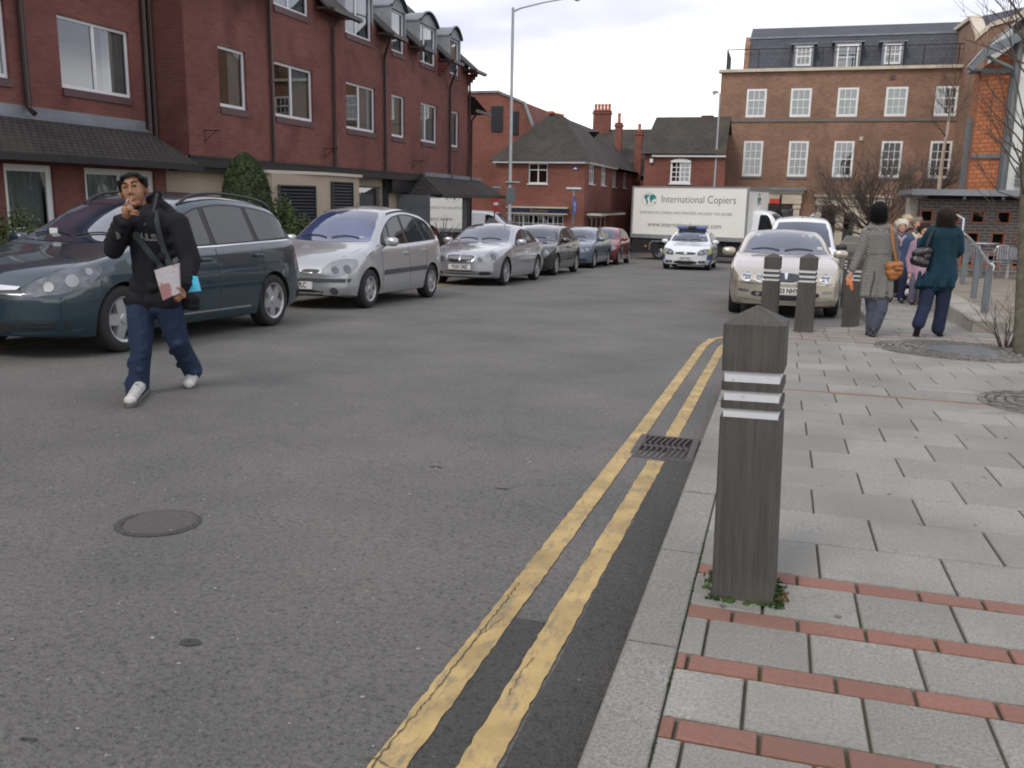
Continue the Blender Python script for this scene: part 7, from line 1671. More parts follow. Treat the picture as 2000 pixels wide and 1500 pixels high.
# --- older women coming the other way ------------------------------------------------
def lady(label, Yw, px, hy, fy, coatm, hairm, trm, w=1.0, scarf=None, skirt=False, bagside=0, hairR=(.105, .11, .10)):
    K_ = lambda x, y, d=0: PY(x, y, Yw+d); h = K_(px, hy); b = Vector((h.x, Yw, gz(Yw)+.1)); Pn = thing('person', label, 'person', b); kw = dict(parent=Pn, base=b)
    H = h.z-b.z; sh = h+Vector((0, .03, -.24)); sx = .17*w; wz = h+Vector((0, .02, -.55)); hz = h+Vector((0, .02, -.75)); X = lambda x, y, z: b+Vector((x, y, z))
    pr = [ell(h, (.074, .09, .10)), ell(h+Vector((0, -.04, -.035)), (.052, .055, .065)), cap(h+Vector((0, -.092, .0)), h+Vector((0, -.106, -.025)), .009, .013), ell(h+Vector((0, -.075, -.075)), (.028, .025, .022)), cap(h+Vector((0, .02, -.06)), sh+Vector((0, 0, .04)), .05, .05), cap(sh-Vector((sx, 0, 0)), sh+Vector((sx, 0, 0)), .05, .05), cap(sh, hz, .11, .12), ell(h+Vector((0, -.085, .03)), (.05, .012, .009)), ell(h+Vector((.04, -.06, -.02)), (.02, .02, .018)), ell(h+Vector((-.04, -.06, -.02)), (.02, .02, .018))]
    lg = [[X(-.09, .0, H-.75), X(-.09, -.03, .45), X(-.09, .02, .08), X(-.095, -.1, .035)], [X(.09, 0, H-.75), X(.095, -.12, .47), X(.095, -.12, .09), X(.1, -.24, .035)]]
    for q in lg: pr += chain(q[:3], [.075, .05, .034])+[cap(q[2], q[3], .034, .025)]
    ar = [[sh+Vector((s*sx, 0, 0)), sh+Vector((s*(sx+.06), .02, -.27)), sh+Vector((s*(sx+.03), -.08, -.50)), sh+Vector((s*(sx+.03), -.10, -.57))] for s in (-1, 1)]
    for q in ar:
        pr += chain(q, [.045, .036, .024, .027])
        for k in range(4): pr += finger([q[3]+Vector(((k-1.5)*.016, 0, 0)), q[3]+Vector(((k-1.5)*.015, -.01, -.04)), q[3]+Vector(((k-1.5)*.013, -.002, -.065-.004*(k % 3)))], .008, .0065)
        pr += finger([q[3]+Vector((-.02, -.02, 0)), q[3]+Vector((-.025, -.035, -.03))], .009, .008)
    blob('body', pr, M_skinp, vox=.009, smooth=2, **kw)
    cz = [cap(sh-Vector((sx, 0, 0)), sh+Vector((sx, 0, 0)), .075, .075), cap(sh+Vector((-.07, 0, 0)), hz+Vector((-.08, 0, 0)), .13*w, .14*w), cap(sh+Vector((.07, 0, 0)), hz+Vector((.08, 0, 0)), .13*w, .14*w), cap(hz-Vector((.1, 0, 0)), hz+Vector((.1, 0, 0)), .13*w, .13*w), cap(hz, hz+Vector((0, 0, -.1)), .16, .16)]
    for q in ar: cz += chain(q[:3], [.07, .062, .05])
    blob('coat', cz, coatm, vox=.012, smooth=4, cutz=[((0, 0, hz.z-.14), (0, 0, -1))], **kw)
    random.seed(int(px)); hp = [ell(h+Vector((0, .02, .03)), hairR)]
    for k in range(14): a = random.uniform(0, 2*pi); e_ = random.uniform(-.1, 1.2); hp.append(ell(h+Vector((hairR[0]*cos(a)*cos(e_), .02+hairR[1]*abs(sin(a))*cos(e_)*(1 if random.random() < .8 else -.6), .03+hairR[2]*sin(e_))), (.035, .035, .035)))
    blob('hair', hp, hairm, vox=.009, smooth=2, cutz=[(h+Vector((0, -.07, .05)), Vector((0, -.88, -.47)))], **kw)
    strands([o for o in Pn.children if o.name.startswith('hair')][0], 900, .03, .002, .3, .6, int(px))
    for sg in (-1, 1): blob('eye', [ell(h+Vector((sg*.028, -.086, .012)), (.010, .005, .005))], M_eye, vox=.0035, smooth=0, **kw)
    tr = []
    for q in lg: tr += chain(q[:3], [.10, .085, .07])
    blob('trousers', tr, trm, vox=.012, smooth=3, **kw)
    for q in lg: blob('shoe', [cap(q[2]+Vector((0, 0, -.03)), q[3], .042, .036)], M_shoek, vox=.009, smooth=2, **kw)
    if scarf: blob('scarf', [cap(sh+Vector((-.06, -.1, .06)), sh+Vector((.0, -.13, -.02)), .03, .03), cap(sh+Vector((.06, -.1, .06)), sh+Vector((.0, -.13, -.02)), .03, .03), cap(sh+Vector((0, -.13, -.02)), sh+Vector((.0, -.14, -.12)), .028, .02)], scarf, vox=.008, smooth=2, **kw)
    return Pn, K_, h, b, ar
M_bluec = cloth('blue_coat', (.055, .085, .16), .5); M_brc = cloth('brown_coat', (.10, .085, .07), .5); M_pinkc = cloth('pink_coat', (.32, .2, .26), .5); M_maroon = cloth('maroon_coat', (.05, .014, .02), .5)
La, Ka, ha, ba, ara = lady('white haired lady in a blue coat walking towards the camera', 18.7, 1762, 443, 592, M_bluec, M_hairw, M_navy, scarf=cloth('pale_scarf', (.35, .28, .33), .4))
cb_ = thing('carrier_bag', 'white plastic carrier bag held by the lady in the blue coat', 'bag', ara[1][3]+Vector((0, 0, -.3)))
q = ara[1][3]; bb = cb_.location
M_plast = mat('white_plastic', (.68, .69, .69), .35, bump=.9, bscale=9)
blob('bag_body', [cap(q+Vector((-.04, -.03, -.22)), q+Vector((.05, -.03, -.22)), .06, .06), cap(q+Vector((-.06, -.03, -.42)), q+Vector((.07, -.03, -.42)), .07, .07)], M_plast, vox=.01, smooth=2, parent=cb_, base=bb)
for sg in (-1, 1): blob('handle', [cap(q+Vector((0, -.03, -.03)), q+Vector((sg*.06, -.03, -.2)), .014, .02)], M_plast, vox=.006, smooth=1, parent=cb_, base=bb)
lady('fair haired woman just behind the white haired lady, mostly hidden', 20.3, 1773, 433, 580, M_maroon, mat('blonde_hair', (.5, .42, .28), .7, bump=.8, bscale=50), M_shoek)
lady('grey haired woman in a brown coat with a cream scarf, behind the blue coat', 19.6, 1791, 438, 590, M_brc, M_hairgy, M_navy, scarf=cloth('cream_scarf', (.55, .5, .42), .4))
lady('dark haired woman in a pale pink top seen past the teal coat', 18.2, 1806, 452, 600, M_pinkc, M_hairb, cloth('mauve_trousers', (.12, .11, .15), .4), w=.9)
# ------------------------------------------------------------------ bollards
def woodmat():
    m = mat('weathered_oak', (.072, .066, .059), .8, var=.28, vscale=7, bump=.6, bscale=14, stretch=(14, 14, .5), detail=9, dark=(.100, .093, .082), dscale=4, dpos=(.5, .75))
    return m
M_wood = woodmat(); M_band2 = mat('reflective_white_band', (.60, .62, .64), .35, var=.08, vscale=12, dark=(.3, .3, .3), dscale=25, dpos=(.62, .75)); M_moss = mat('moss', (.035, .075, .012), .9, var=.5, vscale=40, bump=1, bscale=60)
def bollard(loc, rz, H=.985, w=.115, label='', tilt=(0, 0)):
    t = thing('bollard', label, 'bollard', loc, rz, 'square timber bollards with white bands'); t.rotation_euler = (tilt[0], tilt[1], rz)
    g = [(H*.638, H*.668), (H*.694, H*.728), (H*.756, H*.792)]
    mb = MB(); c = .006
    def sq(z0, z1, w0, w1=None):
        w1 = w1 or w0; r = []
        for z, q in ((z0, w0), (z1, w1)): r += [(-q+c, -q, z), (q-c, -q, z), (q, -q+c, z), (q, q-c, z), (q-c, q, z), (-q+c, q, z), (-q, q-c, z), (-q, -q+c, z)]
        mb.mesh(r, [(i, (i+1) % 8, (i+1) % 8+8, i+8) for i in range(8)]+[tuple(range(7, -1, -1)), tuple(range(8, 16))])
    sq(-.06, g[0][0], w*1.06, w*1.0); sq(g[0][1], g[1][0], w*.99); sq(g[1][1], g[2][0], w*.99)
    # head and pyramid cap
    zt = H-.055; sq(g[2][1], zt, w)
    mb.mesh([(-w, -w, zt), (w, -w, zt), (w, w, zt), (-w, w, zt), (0, 0, H)], [(0, 1, 4), (1, 2, 4), (2, 3, 4), (3, 0, 4)])
    mb.build('post', M_wood, t)
    for a, b in g:
        mb = MB(); q = w*.90; mb.box(-q, q, -q, q, a-.004, b+.004); mb.build('white_band', M_band2, t)
    return t
b = (-.035, 2.985); bl = bollard((b[0], b[1], gz(b[1])+.095), radians(-3.5), H=.985, w=.095, label='nearest timber bollard with three white bands, moss round its foot', tilt=(0, radians(-1.5)))
b2 = G(1500, 640, .1); bollard((b2.x, b2.y+.05, gz(b2.y)+.095), radians(-4), H=.985, w=.105, label='timber bollard just behind the nearest one, before the left headlight of the gold car')
b3 = G(1569, 648, .1); bollard((b3.x, b3.y+.05, gz(b3.y)+.095), radians(-5), H=1.0, w=.107, label='timber bollard before the number plate of the gold car, second from the road')
b4 = G(1661, 636, .1); bollard((b4.x, b4.y+.1, gz(b4.y)+.095), radians(-3), H=.98, w=.11, label='timber bollard behind the left hand of the woman in the houndstooth coat')
for i, (px, Y) in enumerate(((1661, 18.0), (1700, 27))):
    p = PY(px, 520, Y); bollard((p.x, Y, gz(Y)+.095), 0, H=1.0, w=.11, label=('timber bollard beside the right wing mirror of the gold car', 'farthest timber bollard, beyond the group of walking ladies')[i])
# moss and litter round the foot of the nearest bollard
random.seed(8); mb = MB()
for k in range(900):
    a = random.uniform(0, 2*pi); rr = .105+abs(random.gauss(0, .030)); x = b[0]+max(-.118, min(.118, rr*1.35*cos(a)))*1.0+random.gauss(0, .008); y = b[1]+max(-.118, min(.118, rr*1.35*sin(a)))+random.gauss(0, .008)
    if abs(x-b[0]) < .098 and abs(y-b[1]) < .098: continue
    if noise.noise(Vector((cos(a)*1.7, sin(a)*1.7, 4))) < rr*2.2-.42: continue
    s_ = random.uniform(.003, .008); h = random.uniform(.004, .020); an = random.uniform(0, 6.28); z = gz(y)+.098
    mb.mesh([(x-s_*cos(an), y-s_*sin(an), z), (x+s_*cos(an), y+s_*sin(an), z), (x+random.gauss(0, .005), y+random.gauss(0, .005), z+h)], [(0, 1, 2)])
for k in range(60):
    a = random.uniform(0, 2*pi); x = b[0]+.12*cos(a)+random.gauss(0, .01); y = b[1]+.12*sin(a)+random.gauss(0, .01)
    mb.lathe([(0, .008), (.009, .006), (.013, 0)], 6, (x, y, gz(y)+.099))
tag(mb.build('moss', M_moss, fixn=False), 'green moss and grass round the foot of the nearest bollard', 'moss', kind='stuff')
# dry leaves
mb = MB(); M_leaf = mat('dry_leaf', (.16, .08, .035), .8, var=.5, vscale=50)
for k in range(9):
    x = b[0]+.125+random.gauss(0, .012); y = b[1]-.06+random.gauss(0, .03); z = gz(y)+.105; an = random.uniform(0, 6); s_ = .014
    mb.mesh([(x-s_*cos(an), y-s_*sin(an), z), (x+.006*sin(an), y-.006*cos(an), z+.012*random.random()), (x+s_*cos(an), y+s_*sin(an), z+.02*random.random()), (x-.006*sin(an), y+.006*cos(an), z)], [(0, 1, 2, 3)])
tag(mb.build('leaf_litter', M_leaf, fixn=False), 'brown dry leaves caught at the right foot of the nearest bollard', 'leaf litter', kind='stuff')
# weeds in the paving joints near the camera
mb = MB()
for k in range(420):
    y = random.uniform(1.7, 3.6); x = edge_at(y)+KW+.006+random.gauss(0, .004)
    if noise.noise(Vector((0, y*5, 2))) < -.05: continue
    h = random.uniform(.003, .009); s_ = .004; an = random.uniform(0, 6.28); z = gz(y)+.094
    mb.mesh([(x-s_*cos(an), y-s_*sin(an), z), (x+s_*cos(an), y+s_*sin(an), z), (x, y, z+h)], [(0, 1, 2)])
tag(mb.build('joint_weeds', M_moss, fixn=False), 'thin line of moss in the joint behind the kerb stones', 'moss', kind='stuff')

# ------------------------------------------------------------------ street lamps and signs
def lamp_post(loc, H, r0_, r1_, arm, head, label, cranked=False):
    t = thing('street_lamp', label, 'street lamp', loc); mb = MB(); mb.tube([(0, 0, 0), (0, 0, 1.5)], [r0_*1.35, r0_*1.35], 12); mb.tube([(0, 0, 1.5), (0, 0, 1.56), (0, 0, H)], [r0_*1.35, r0_, r1_], 12); mb.build('pole', M_galv, t, smooth=40)
    mb = MB(); mb.tube([(0, 0, H-.12), (arm[0]*.15, 0, H-.02), (arm[0]*.6, 0, H+arm[1]*.6), (arm[0], 0, H+arm[1])], [r1_*.8, .03, .026, .024], 8); mb.build('arm', M_galv, t, smooth=40)
    mb = MB(); x0 = arm[0]-.05; z0 = H+arm[1]; L, w, h = head
    prof = [(0, .03, .03), (.15, .5, .55), (.35, .85, .9), (.7, 1, 1), (.92, .8, .7), (1, .3, .2)]; vs = []; n = 10
    for tt_, ww, hh in prof:
        for k in range(n): a = 2*pi*k/n; vs.append((x0+L*tt_, w*ww*cos(a), z0+.02+h*hh*max(-.35, sin(a))))
    mb.mesh(vs, [(i*n+k, i*n+(k+1) % n, (i+1)*n+(k+1) % n, (i+1)*n+k) for i in range(5) for k in range(n)]+[tuple(range(n)), tuple(range(5*n, 6*n))]); hd_ = mb.build('lamp_head', M_greymet, t, smooth=60)
    mb = MB(); mb.lathe([(0, -.09), (.09, -.07), (.12, -.02), (.12, .02)], 14, (x0+L*.68, 0, z0-.02)); mb.build('lens', mat('lamp_lens', (.6, .62, .62), .15, 0, 1), hd_, smooth=50)
    return t
lp = PY(1001, 15, 31); lamp_post((PY(995, 415, 31).x, 31, gz(31)+.1), lp.z-gz(31)-.1, .072, .045, (1.85, .22), (.62, .14, .13), 'tall galvanised street lamp with a long arm rising above the parked cars')
l1x = PY(995, 415, 31).x
p = PY(1403, 184, 50); lamp_post((PY(1396, 350, 50).x, 50, gz(50)+.1), p.z-gz(50)-.1, .07, .045, (.12, .06), (.35, .12, .1), 'slender grey street lamp standing against the left corner of the townhouse')
bpy.data.objects['street_lamp.001'].rotation_euler.z = radians(200)
# plates on the first lamp post (seen from behind) with two heritage arms
sg_ = thing('road_sign', 'grey backs of road sign plates fixed low on the tall street lamp', 'sign', (l1x, 31.0, gz(31)+.1))
M_signb = mat('sign_back', (.15, .17, .18), .5, .3)
zz_ = PY(1000, 385, 31).z-sg_.location.z
mb = MB(); mb.box(-.10, .22, -.10, -.085, zz_-.22, zz_+.32, bev=.004); mb.box(-.02, .14, -.085, -.06, zz_-.1, zz_+.2); mb.build('sign_plate', M_signb, sg_)
mb = MB(); z3 = PY(1000, 357, 31).z-sg_.location.z; mb.tube([(-.14, -.06, z3), (.38, -.06, z3+.0)], .05, 8); mb.build('sign_lamp', M_greymet, sg_, smooth=50)
def disc_sign(nm, label, X, Y, zc, r, facing, kind):
    t = thing(nm, label, 'sign', (X, Y, gz(Y)+.1)); z = zc-t.location.z; M = Matrix.Rotation(facing, 4, 'Z')
    mb = MB(); mb.tube([(0, 0, 0), (0, 0, z+r*1.1)], .038, 8); mb.build('pole', M_greymet, t)
    mb = MB(); mb.M = M; mb.lathe([(0, -.055), (r, -.055), (r, -.04), (0, -.04)], 28, (0, 0, z), 'y'); pl = mb.build('sign_disc', mat(nm+'_face', (.42, .025, .03) if kind == 'no' else (.03, .12, .38), .4), t)
    mb = MB(); mb.M = M
    if kind == 'no': mb.box(-r*.72, r*.72, -.062, -.057, z-r*.16, z+r*.16)
    else:
        mb.prism([(-r*.1, z-r*.55), (r*.1, z-r*.55), (r*.1, z+r*.1), (r*.35, z+r*.1), (0, z+r*.6), (-r*.35, z+r*.1), (-r*.1, z+r*.1)], -.062, -.057, 'y')
    mb.build('symbol', M_wht, pl)
    if kind != 'no': mb = MB(); mb.tube([(-.33, 0, z+r+.35), (.33, 0, z+r+.35)], .075, 8); mb.tube([(0, 0, z+r*.9), (0, 0, z+r+.35)], .03, 6); mb.build('sign_lamp', M_galv, t, smooth=50)
    else: mb = MB(); mb.tube([(.0, -.3, z+r+.28), (.35, -.3, z+r+.28)], .07, 8); mb.tube([(0, 0, z+r*.9), (0, 0, z+r+.28), (.05, -.2, z+r+.28)], .025, 6); mb.build('sign_lamp', M_galv, t, smooth=50)
    return t
p = PY(966, 398, 37); disc_sign('no_entry_sign', 'red no entry sign on a thin pole beside the end of the brick building', p.x, 37, p.z, .36, radians(86), 'no')
p = PY(1120, 403, 39.5); disc_sign('direction_sign', 'blue round arrow sign on a pole under a lamp, in front of the corner shop', p.x, 39.5, p.z, .40, radians(89), 'arrow')
# black finger post with red sign by the townhouse door
p = PY(1524, 400, 47); t = thing('finger_post', 'black post with a small red sign in front of the cream door surround', 'sign post', (p.x, 47, gz(47))); z = lambda y: PY(1524, y, 47).z-t.location.z
mb = MB(); mb.tube([(0, 0, 0), (0, 0, z(385))], .055, 8); mb.lathe([(0, .16), (.05, .1), (.07, .04), (.03, 0)], 10, (0, 0, z(385))); mb.build('post', M_blackp, t, smooth=40)
mb = MB(); mb.box(-.52, -.05, -.03, .03, z(398), z(388), bev=.006); mb.build('red_sign', mat('red_sign_face', (.5, .04, .03), .4), t)
mb = MB(); mb.box(-.55, -.05, -.03, .03, z(413), z(401), bev=.006); mb.box(.05, .5, -.03, .03, z(409), z(403), bev=.006); mb.build('finger_board', M_blackp, t)
# white notice board
p0, p1 = PY(1581, 438, 53.6), PY(1601, 418, 53.6); t = thing('notice_board', 'white framed notice board with an arched top on the townhouse wall', 'notice board', ((p0.x+p1.x)/2, 53.9, p0.z)); w = (p1.x-p0.x)/2; h = p1.z-p0.z
mb = MB(); mb.prism([(-w, 0), (w, 0), (w, h*.85)]+[(w*.8*cos(k*pi/8), h*.85+.13*sin(k*pi/8)) for k in range(9)]+[(-w, h*.85)], -.02, .08, 'y'); mb.build('frame', M_wht, t)
mb = MB(); mb.box(-w*.75, w*.75, -.028, -.022, h*.1, h*.7); mb.build('notice', mat('notice_paper', (.45, .45, .42), .6), t); mb = MB(); mb.box(-w*.75, w*.75, -.03, -.022, h*.72, h*.78); mb.lathe([(0, -.028), (.04, -.028), (.04, -.022)], 10, (0, 0, h*.9), 'y'); mb.build('heading', M_blackp, t)
# stone blocks and parked things in front of the townhouse
for i, (px0, px1, py0, py1, Y) in enumerate(((1640, 1688, 462, 500, 38), (1625, 1645, 480, 502, 36))):
    a, b_ = PY(px0, py1, Y), PY(px1, py0, Y); t = thing('stone_block', ('large grey stone block in front of the cream shop surround', 'small grey stone block with white stripes left of the larger block')[i], 'block', ((a.x+b_.x)/2, Y, gz(Y)+.1)); w = (b_.x-a.x)/2; h = b_.z-t.location.z
    mb = MB(); mb.box(-w, w, 0, .6, 0, h*.8, bev=.03); mb.prism([(-w*.85, h*.8), (w*.85, h*.8), (w*.5, h), (-w*.5, h)], .05, .55, 'y'); mb.build('block', M_kerb, t)
    if i: mb = MB(); [mb.box(-w, w, -.006, -.001, h*q, h*q+.06) for q in (.5, .65, .8)]; mb.build('stripe', M_wht, t)

# ------------------------------------------------------------------ terrace, ramp wall, handrail, chairs
TZ = -.20
M_ramp = mat('ramp_surface', (.2, .175, .14), .9, var=.2, vscale=3, bump=.3, bscale=30); M_conc = mat('concrete', (.30, .275, .235), .85, var=.15, vscale=2, bump=.3, bscale=30, dark=(.2, .185, .15), dscale=2.5)
t = thing('ramp_wall', 'low concrete wall edging the ramp, beside the woman in the teal coat', 'wall', (2.7, 18, gz(18)))
mb = MB(); x0, x1 = 2.52-2.7, 2.93-2.7; y0, y1 = 13.15-18, 30-18; g1, g2 = gz(13.15)-gz(18), gz(30)-gz(18); zt = TZ+.05-gz(18)
c_ = .02
vs = [(x0, y0, g1), (x1, y0, g1), (x1, y0, zt-c_), (x0, y0, zt-c_), (x0+c_, y0+c_, zt), (x1-c_, y0+c_, zt), (x0, y1, g2-.2), (x1, y1, g2-.2), (x1, y1, zt-c_), (x0, y1, zt-c_), (x0+c_, y1-c_, zt), (x1-c_, y1-c_, zt)]
mb.mesh(vs, [(0, 1, 2, 3), (3, 2, 5, 4), (6, 9, 8, 7), (0, 3, 9, 6), (1, 7, 8, 2), (3, 4, 10, 9), (2, 8, 11, 5), (4, 5, 11, 10)]); mb.build('wall', M_conc, t)
mb = MB(); mb.box(2.931, 30, 21, 26, gz(26)-.3, TZ-.012); mb.face([(2.931, 13.4, gz(13.4)+.104), (6, 13.4, gz(13.4)+.104), (6, 21, TZ-.014), (2.931, 21, TZ-.014)]); o = mb.build('terrace', M_ramp); tag(o, kind='structure')
t = thing('handrail', 'steel handrail on grey posts sloping down along the ramp wall', 'handrail', (2.72, 16, TZ))
def prail(px, pbot, ptop):
    b_ = PX(px[0], pbot, 2.72); tp = PX(px[1], ptop, 2.72); y = b_.y; mb = MB(); mb.prism([(-.035, 0), (.035, 0), (.035, tp.z-TZ), (-.035, tp.z-TZ)], -.02, .02, 'x')
    o = mb.build('post', M_greymet, t); o.location = (0, y-16, 0); return y, tp.z
ys = []
for a_ in (((1921, 1930), 618, 524), ((1901, 1910), 583, 492), ((1879, 1885), 553, 466)):
    d0 = ray(a_[0][0], a_[1]); k = (TZ-CAMH)/d0.z; y = d0.y*k; xx = d0.x*k; tp = PY(a_[0][1], a_[2], y); ys.append((xx, y, tp.z, tp.x))
    mb = MB(); mb.box(-.045, .045, -.03, .03, 0, tp.z-TZ, bev=.006); o = mb.build('post', M_greymet, t); o.location = (xx-2.72, y-16, 0); 
pts = [(x-2.72, y-16, z-TZ+.05) for x, y, z, _ in ys]
x, y, z = pts[0]; far = pts[-1]
rl = [(x+.0, y-.12, z-.10), (x+.0, y-.20, z-.06), (x, y-.2, z), (x, y-.12, z+.02)]+[pts[0], pts[1], pts[2], (far[0], far[1]+.6, far[2]+.06), (far[0], far[1]+.62, far[2]+.33), (far[0], far[1]+1.6, far[2]+.42)]
mb = MB(); mb.tube(rl, .024, 8); mb.build('rail', mat('polished_steel', (.5, .52, .53), .25, .9), t, smooth=50)
M_alc = mat('aluminium_chair', (.42, .44, .46), .35, .8)
def chair():
    t = thing('cafe_chair', '', 'chair'); mb = MB(); s = .24
    mb.tube([(-s, -.22, 0), (-s, -.2, .66), (-s, -.05, .68), (-s+.0, .24, .66), (-s+.06, .27, .82), (0, .29, .86), (s-.06, .27, .82), (s, .24, .66), (s, -.05, .68), (s, -.2, .66), (s, -.22, 0)], .014, 6); mb.build('frame', M_alc, t, smooth=50)
    for sx in (-1, 1): mb = MB(); mb.tube([(sx*.2, .26, 0), (sx*.22, .22, .44), (sx*.2, .27, .8)], .013, 6); mb.build('leg', M_alc, t)
    mb = MB(); [mb.box(-.21, .21, -.2+.06*k, -.155+.06*k, .43, .445) for k in range(7)]; mb.box(-.22, .22, -.21, .23, .415, .429); mb.build('seat', M_alc, t)
    mb = MB(); [mb.box(-.19+.065*k, -.155+.065*k, .265, .28, .5, .83) for k in range(6)]; mb.box(-.2, .2, .262, .264, .5, .53); mb.build('backrest', M_alc, t)
    return t
c0 = chair(); spots = [(4.15, 22.3, 150, 'aluminium cafe chair nearest the handrail, in front of the blue brick wall'), (4.6, 22.4, 200, 'aluminium cafe chair with curved arms, middle of the three on the terrace'), (5.05, 22.1, 120, 'aluminium cafe chair half hidden behind the slim street tree')]
for i, (x, y, r, lb) in enumerate(spots):
    o = c0 if i == 0 else copy_tree(c0); o.location = (x, y, TZ-.012); o.scale = (.85,)*3; o.rotation_euler = (0, 0, radians(r)); o['label'] = lb; o['group'] = 'aluminium chairs on the terrace'
t = thing('cafe_table', 'round grey cafe table between the aluminium chairs on the terrace', 'table', (4.4, 23.0, TZ-.012)); mb = MB(); mb.lathe([(0, .72), (.35, .72), (.36, .735), (.35, .75), (0, .75)], 24); mb.build('tabletop', M_alc, t); mb = MB(); mb.tube([(0, 0, .02), (0, 0, .72)], .03, 8); mb.build('pedestal', M_greymet, t); mb = MB(); mb.lathe([(0, .03), (.2, .02), (.22, 0)], 16); mb.build('base', M_greymet, t)

# ------------------------------------------------------------------ bare trees, shrubs
def barkmat(n, c, c2): return mat(n, c, .85, var=.3, vscale=14, bump=.6, bscale=30, dark=c2, dscale=6)
M_bark = barkmat('bark', (.12, .105, .075), (.075, .08, .05)); M_twig = mat('twig', (.075, .055, .045), .85, var=.3, vscale=5); M_twigr = mat('reddish_twig', (.085, .064, .052), .85, var=.35, vscale=4)
M_birch = mat('birch_bark', (.42, .33, .26), .7, var=.3, vscale=9, stretch=(1, 1, .3))
def branch(mbT, mbC, p, d, L, r, lev, maxlev, spread, up, nseg=4, rng=random, kids=(3, 5), minr=.0025, lens=.68):
    pts = [p]; dd = d.normalized()
    for k in range(nseg):
        dd = (dd+Vector((rng.gauss(0, .12), rng.gauss(0, .12), rng.gauss(0, .08)+up*.10))).normalized(); p = p+dd*L/nseg; pts.append(p)
    rs = [max(minr, r*(1-.55*k/nseg)) for k in range(nseg+1)]
    (mbT if lev == 0 else mbC).tube(pts, rs, 8 if lev == 0 else (5 if lev == 1 else 3), caps=False)
    if lev >= maxlev: return
    for k in range(rng.randint(*kids)+ (1 if lev == 0 else 0)):
        t = rng.uniform(.35, 1.0); i = min(nseg-1, int(t*nseg)); q = pts[i]+(pts[i+1]-pts[i])*(t*nseg-i)
        a = rng.uniform(0, 2*pi); ax = dd.orthogonal().normalized(); ax = Matrix.Rotation(a, 3, dd) @ ax
        nd = (dd*cos(spread)+ax*sin(spread)+Vector((0, 0, up*.25))).normalized()
        branch(mbT, mbC, q, nd, L*lens*rng.uniform(.75, 1.15), rs[i]*.62, lev+1, maxlev, spread*1.0, up, 3, rng, kids, minr, lens)
# low spreading tree in front of the townhouse
rg = random.Random(12); Yt = 33; bx = PY(1722, 500, Yt)
t = thing('bare_tree', 'low spreading leafless tree with dense brown twigs in front of the townhouse', 'tree', (bx.x, Yt, gz(Yt)+.1)); mbT, mbC = MB(), MB()
top = PY(1722, 290, Yt).z-t.location.z
z1 = .30*top; mbT.tube([(0, 0, 0), (.03, 0, z1*.6), (0, .03, z1)], [.11, .085, .08], 10)
for k in range(17):
    a = 2*pi*k/17+rg.uniform(-.2, .2); e_ = rg.uniform(.15, 1.2); branch(mbC, mbC, Vector((0, 0, z1*rg.uniform(.8, 1.0))), Vector((cos(a)*cos(e_), sin(a)*cos(e_), sin(e_))), top*.50, .042, 1, 4, .40, .35, 4, rg, (5, 7), .0036, .62)
mbT.build('trunk', M_bark, t, smooth=50, fixn=False); mbC.build('crown', M_twigr, t, fixn=False)
# birch stem behind
Yb_ = 30; pb = PY(1836, 372, Yb_); t = thing('birch_tree', 'slim pale birch stem with a few twigs rising behind the screen wall canopy', 'tree', (pb.x, Yb_, gz(Yb_)+.1)); L0 = t.location
mbT, mbC = MB(), MB(); path = [(1834, 372), (1838, 330), (1845, 280), (1850, 262), (1853, 235), (1858, 200), (1861, 170)]; P_ = [PY(x, y, Yb_)-L0 for x, y in path]; P_ = [Vector((P_[0].x, 0, 0))]+P_
mbT.tube(P_, [.075, .06, .055, .048, .044, .04, .022, .012], 8); rg = random.Random(4)
for k in range(16): q = P_[rg.randint(4, 7)]+Vector((0, 0, rg.uniform(-.2, .2))); a = rg.uniform(0, 6.28); branch(mbC, mbC, q, Vector((cos(a)*.7, sin(a)*.7, .75)), .75, .012, 1, 3, .5, .2, 3, rg, (2, 4), .003)
mbT.build('trunk', M_birch, t, smooth=50, fixn=False); mbC.build('crown', M_twig, t, fixn=False)
# slim street tree at the right edge, standing in the farther cobble ring
rg = random.Random(21); tb = G(1990, 690, .1); t = thing('street_tree', 'slim leafless street tree with thin rising branches at the right edge of the pavement', 'tree', (tb.x, tb.y, gz(tb.y)+.1)); L0 = t.location; mbT, mbC = MB(), MB(); Yq = tb.y
P_ = [PY(x, y, Yq)-L0 for x, y in ((1990, 690), (1992, 600), (1996, 500), (1999, 400), (2003, 300), (2010, 150), (2016, 0))]; P_[0] = Vector((0, 0, -.02))
mbT.tube(P_, [.062, .05, .046, .04, .034, .026, .018], 10)
for k in range(30):
    i = rg.randint(2, 5); u = rg.random(); q = P_[i]*(1-u)+P_[i+1 if i < 6 else 6]*u; a = rg.uniform(0, 2*pi); branch(mbC, mbC, q, Vector((cos(a)*.75, sin(a)*.75, .75)), rg.uniform(.45, .85), .010, 1, 3, .45, .35, 4, rg, (2, 3), .0018)
for px0, py0, px1, py1 in ((1998, 300, 1925, 210), (1999, 330, 1958, 180), (2003, 240, 1968, 20), (1997, 390, 1915, 330), (2008, 60, 1978, -10)):
    a, b_ = PY(px0, py0, Yq)-L0, PY(px1, py1, Yq)-L0; m_ = (a+b_)/2+Vector((.0, rg.uniform(-.1, .1), -.08)); mbC.tube([a, m_, b_], [.010, .007, .003], 5)
    for j in range(5): branch(mbC, mbC, a+(b_-a)*rg.uniform(.3, 1), (b_-a).normalized()+Vector((rg.gauss(0, .5), rg.gauss(0, .4), .3)), .3, .005, 2, 3, .5, .3, 3, rg, (1, 3), .002)
mbT.build('trunk', M_bark, t, smooth=50, fixn=False); mbC.build('crown', M_twig, t, fixn=False)
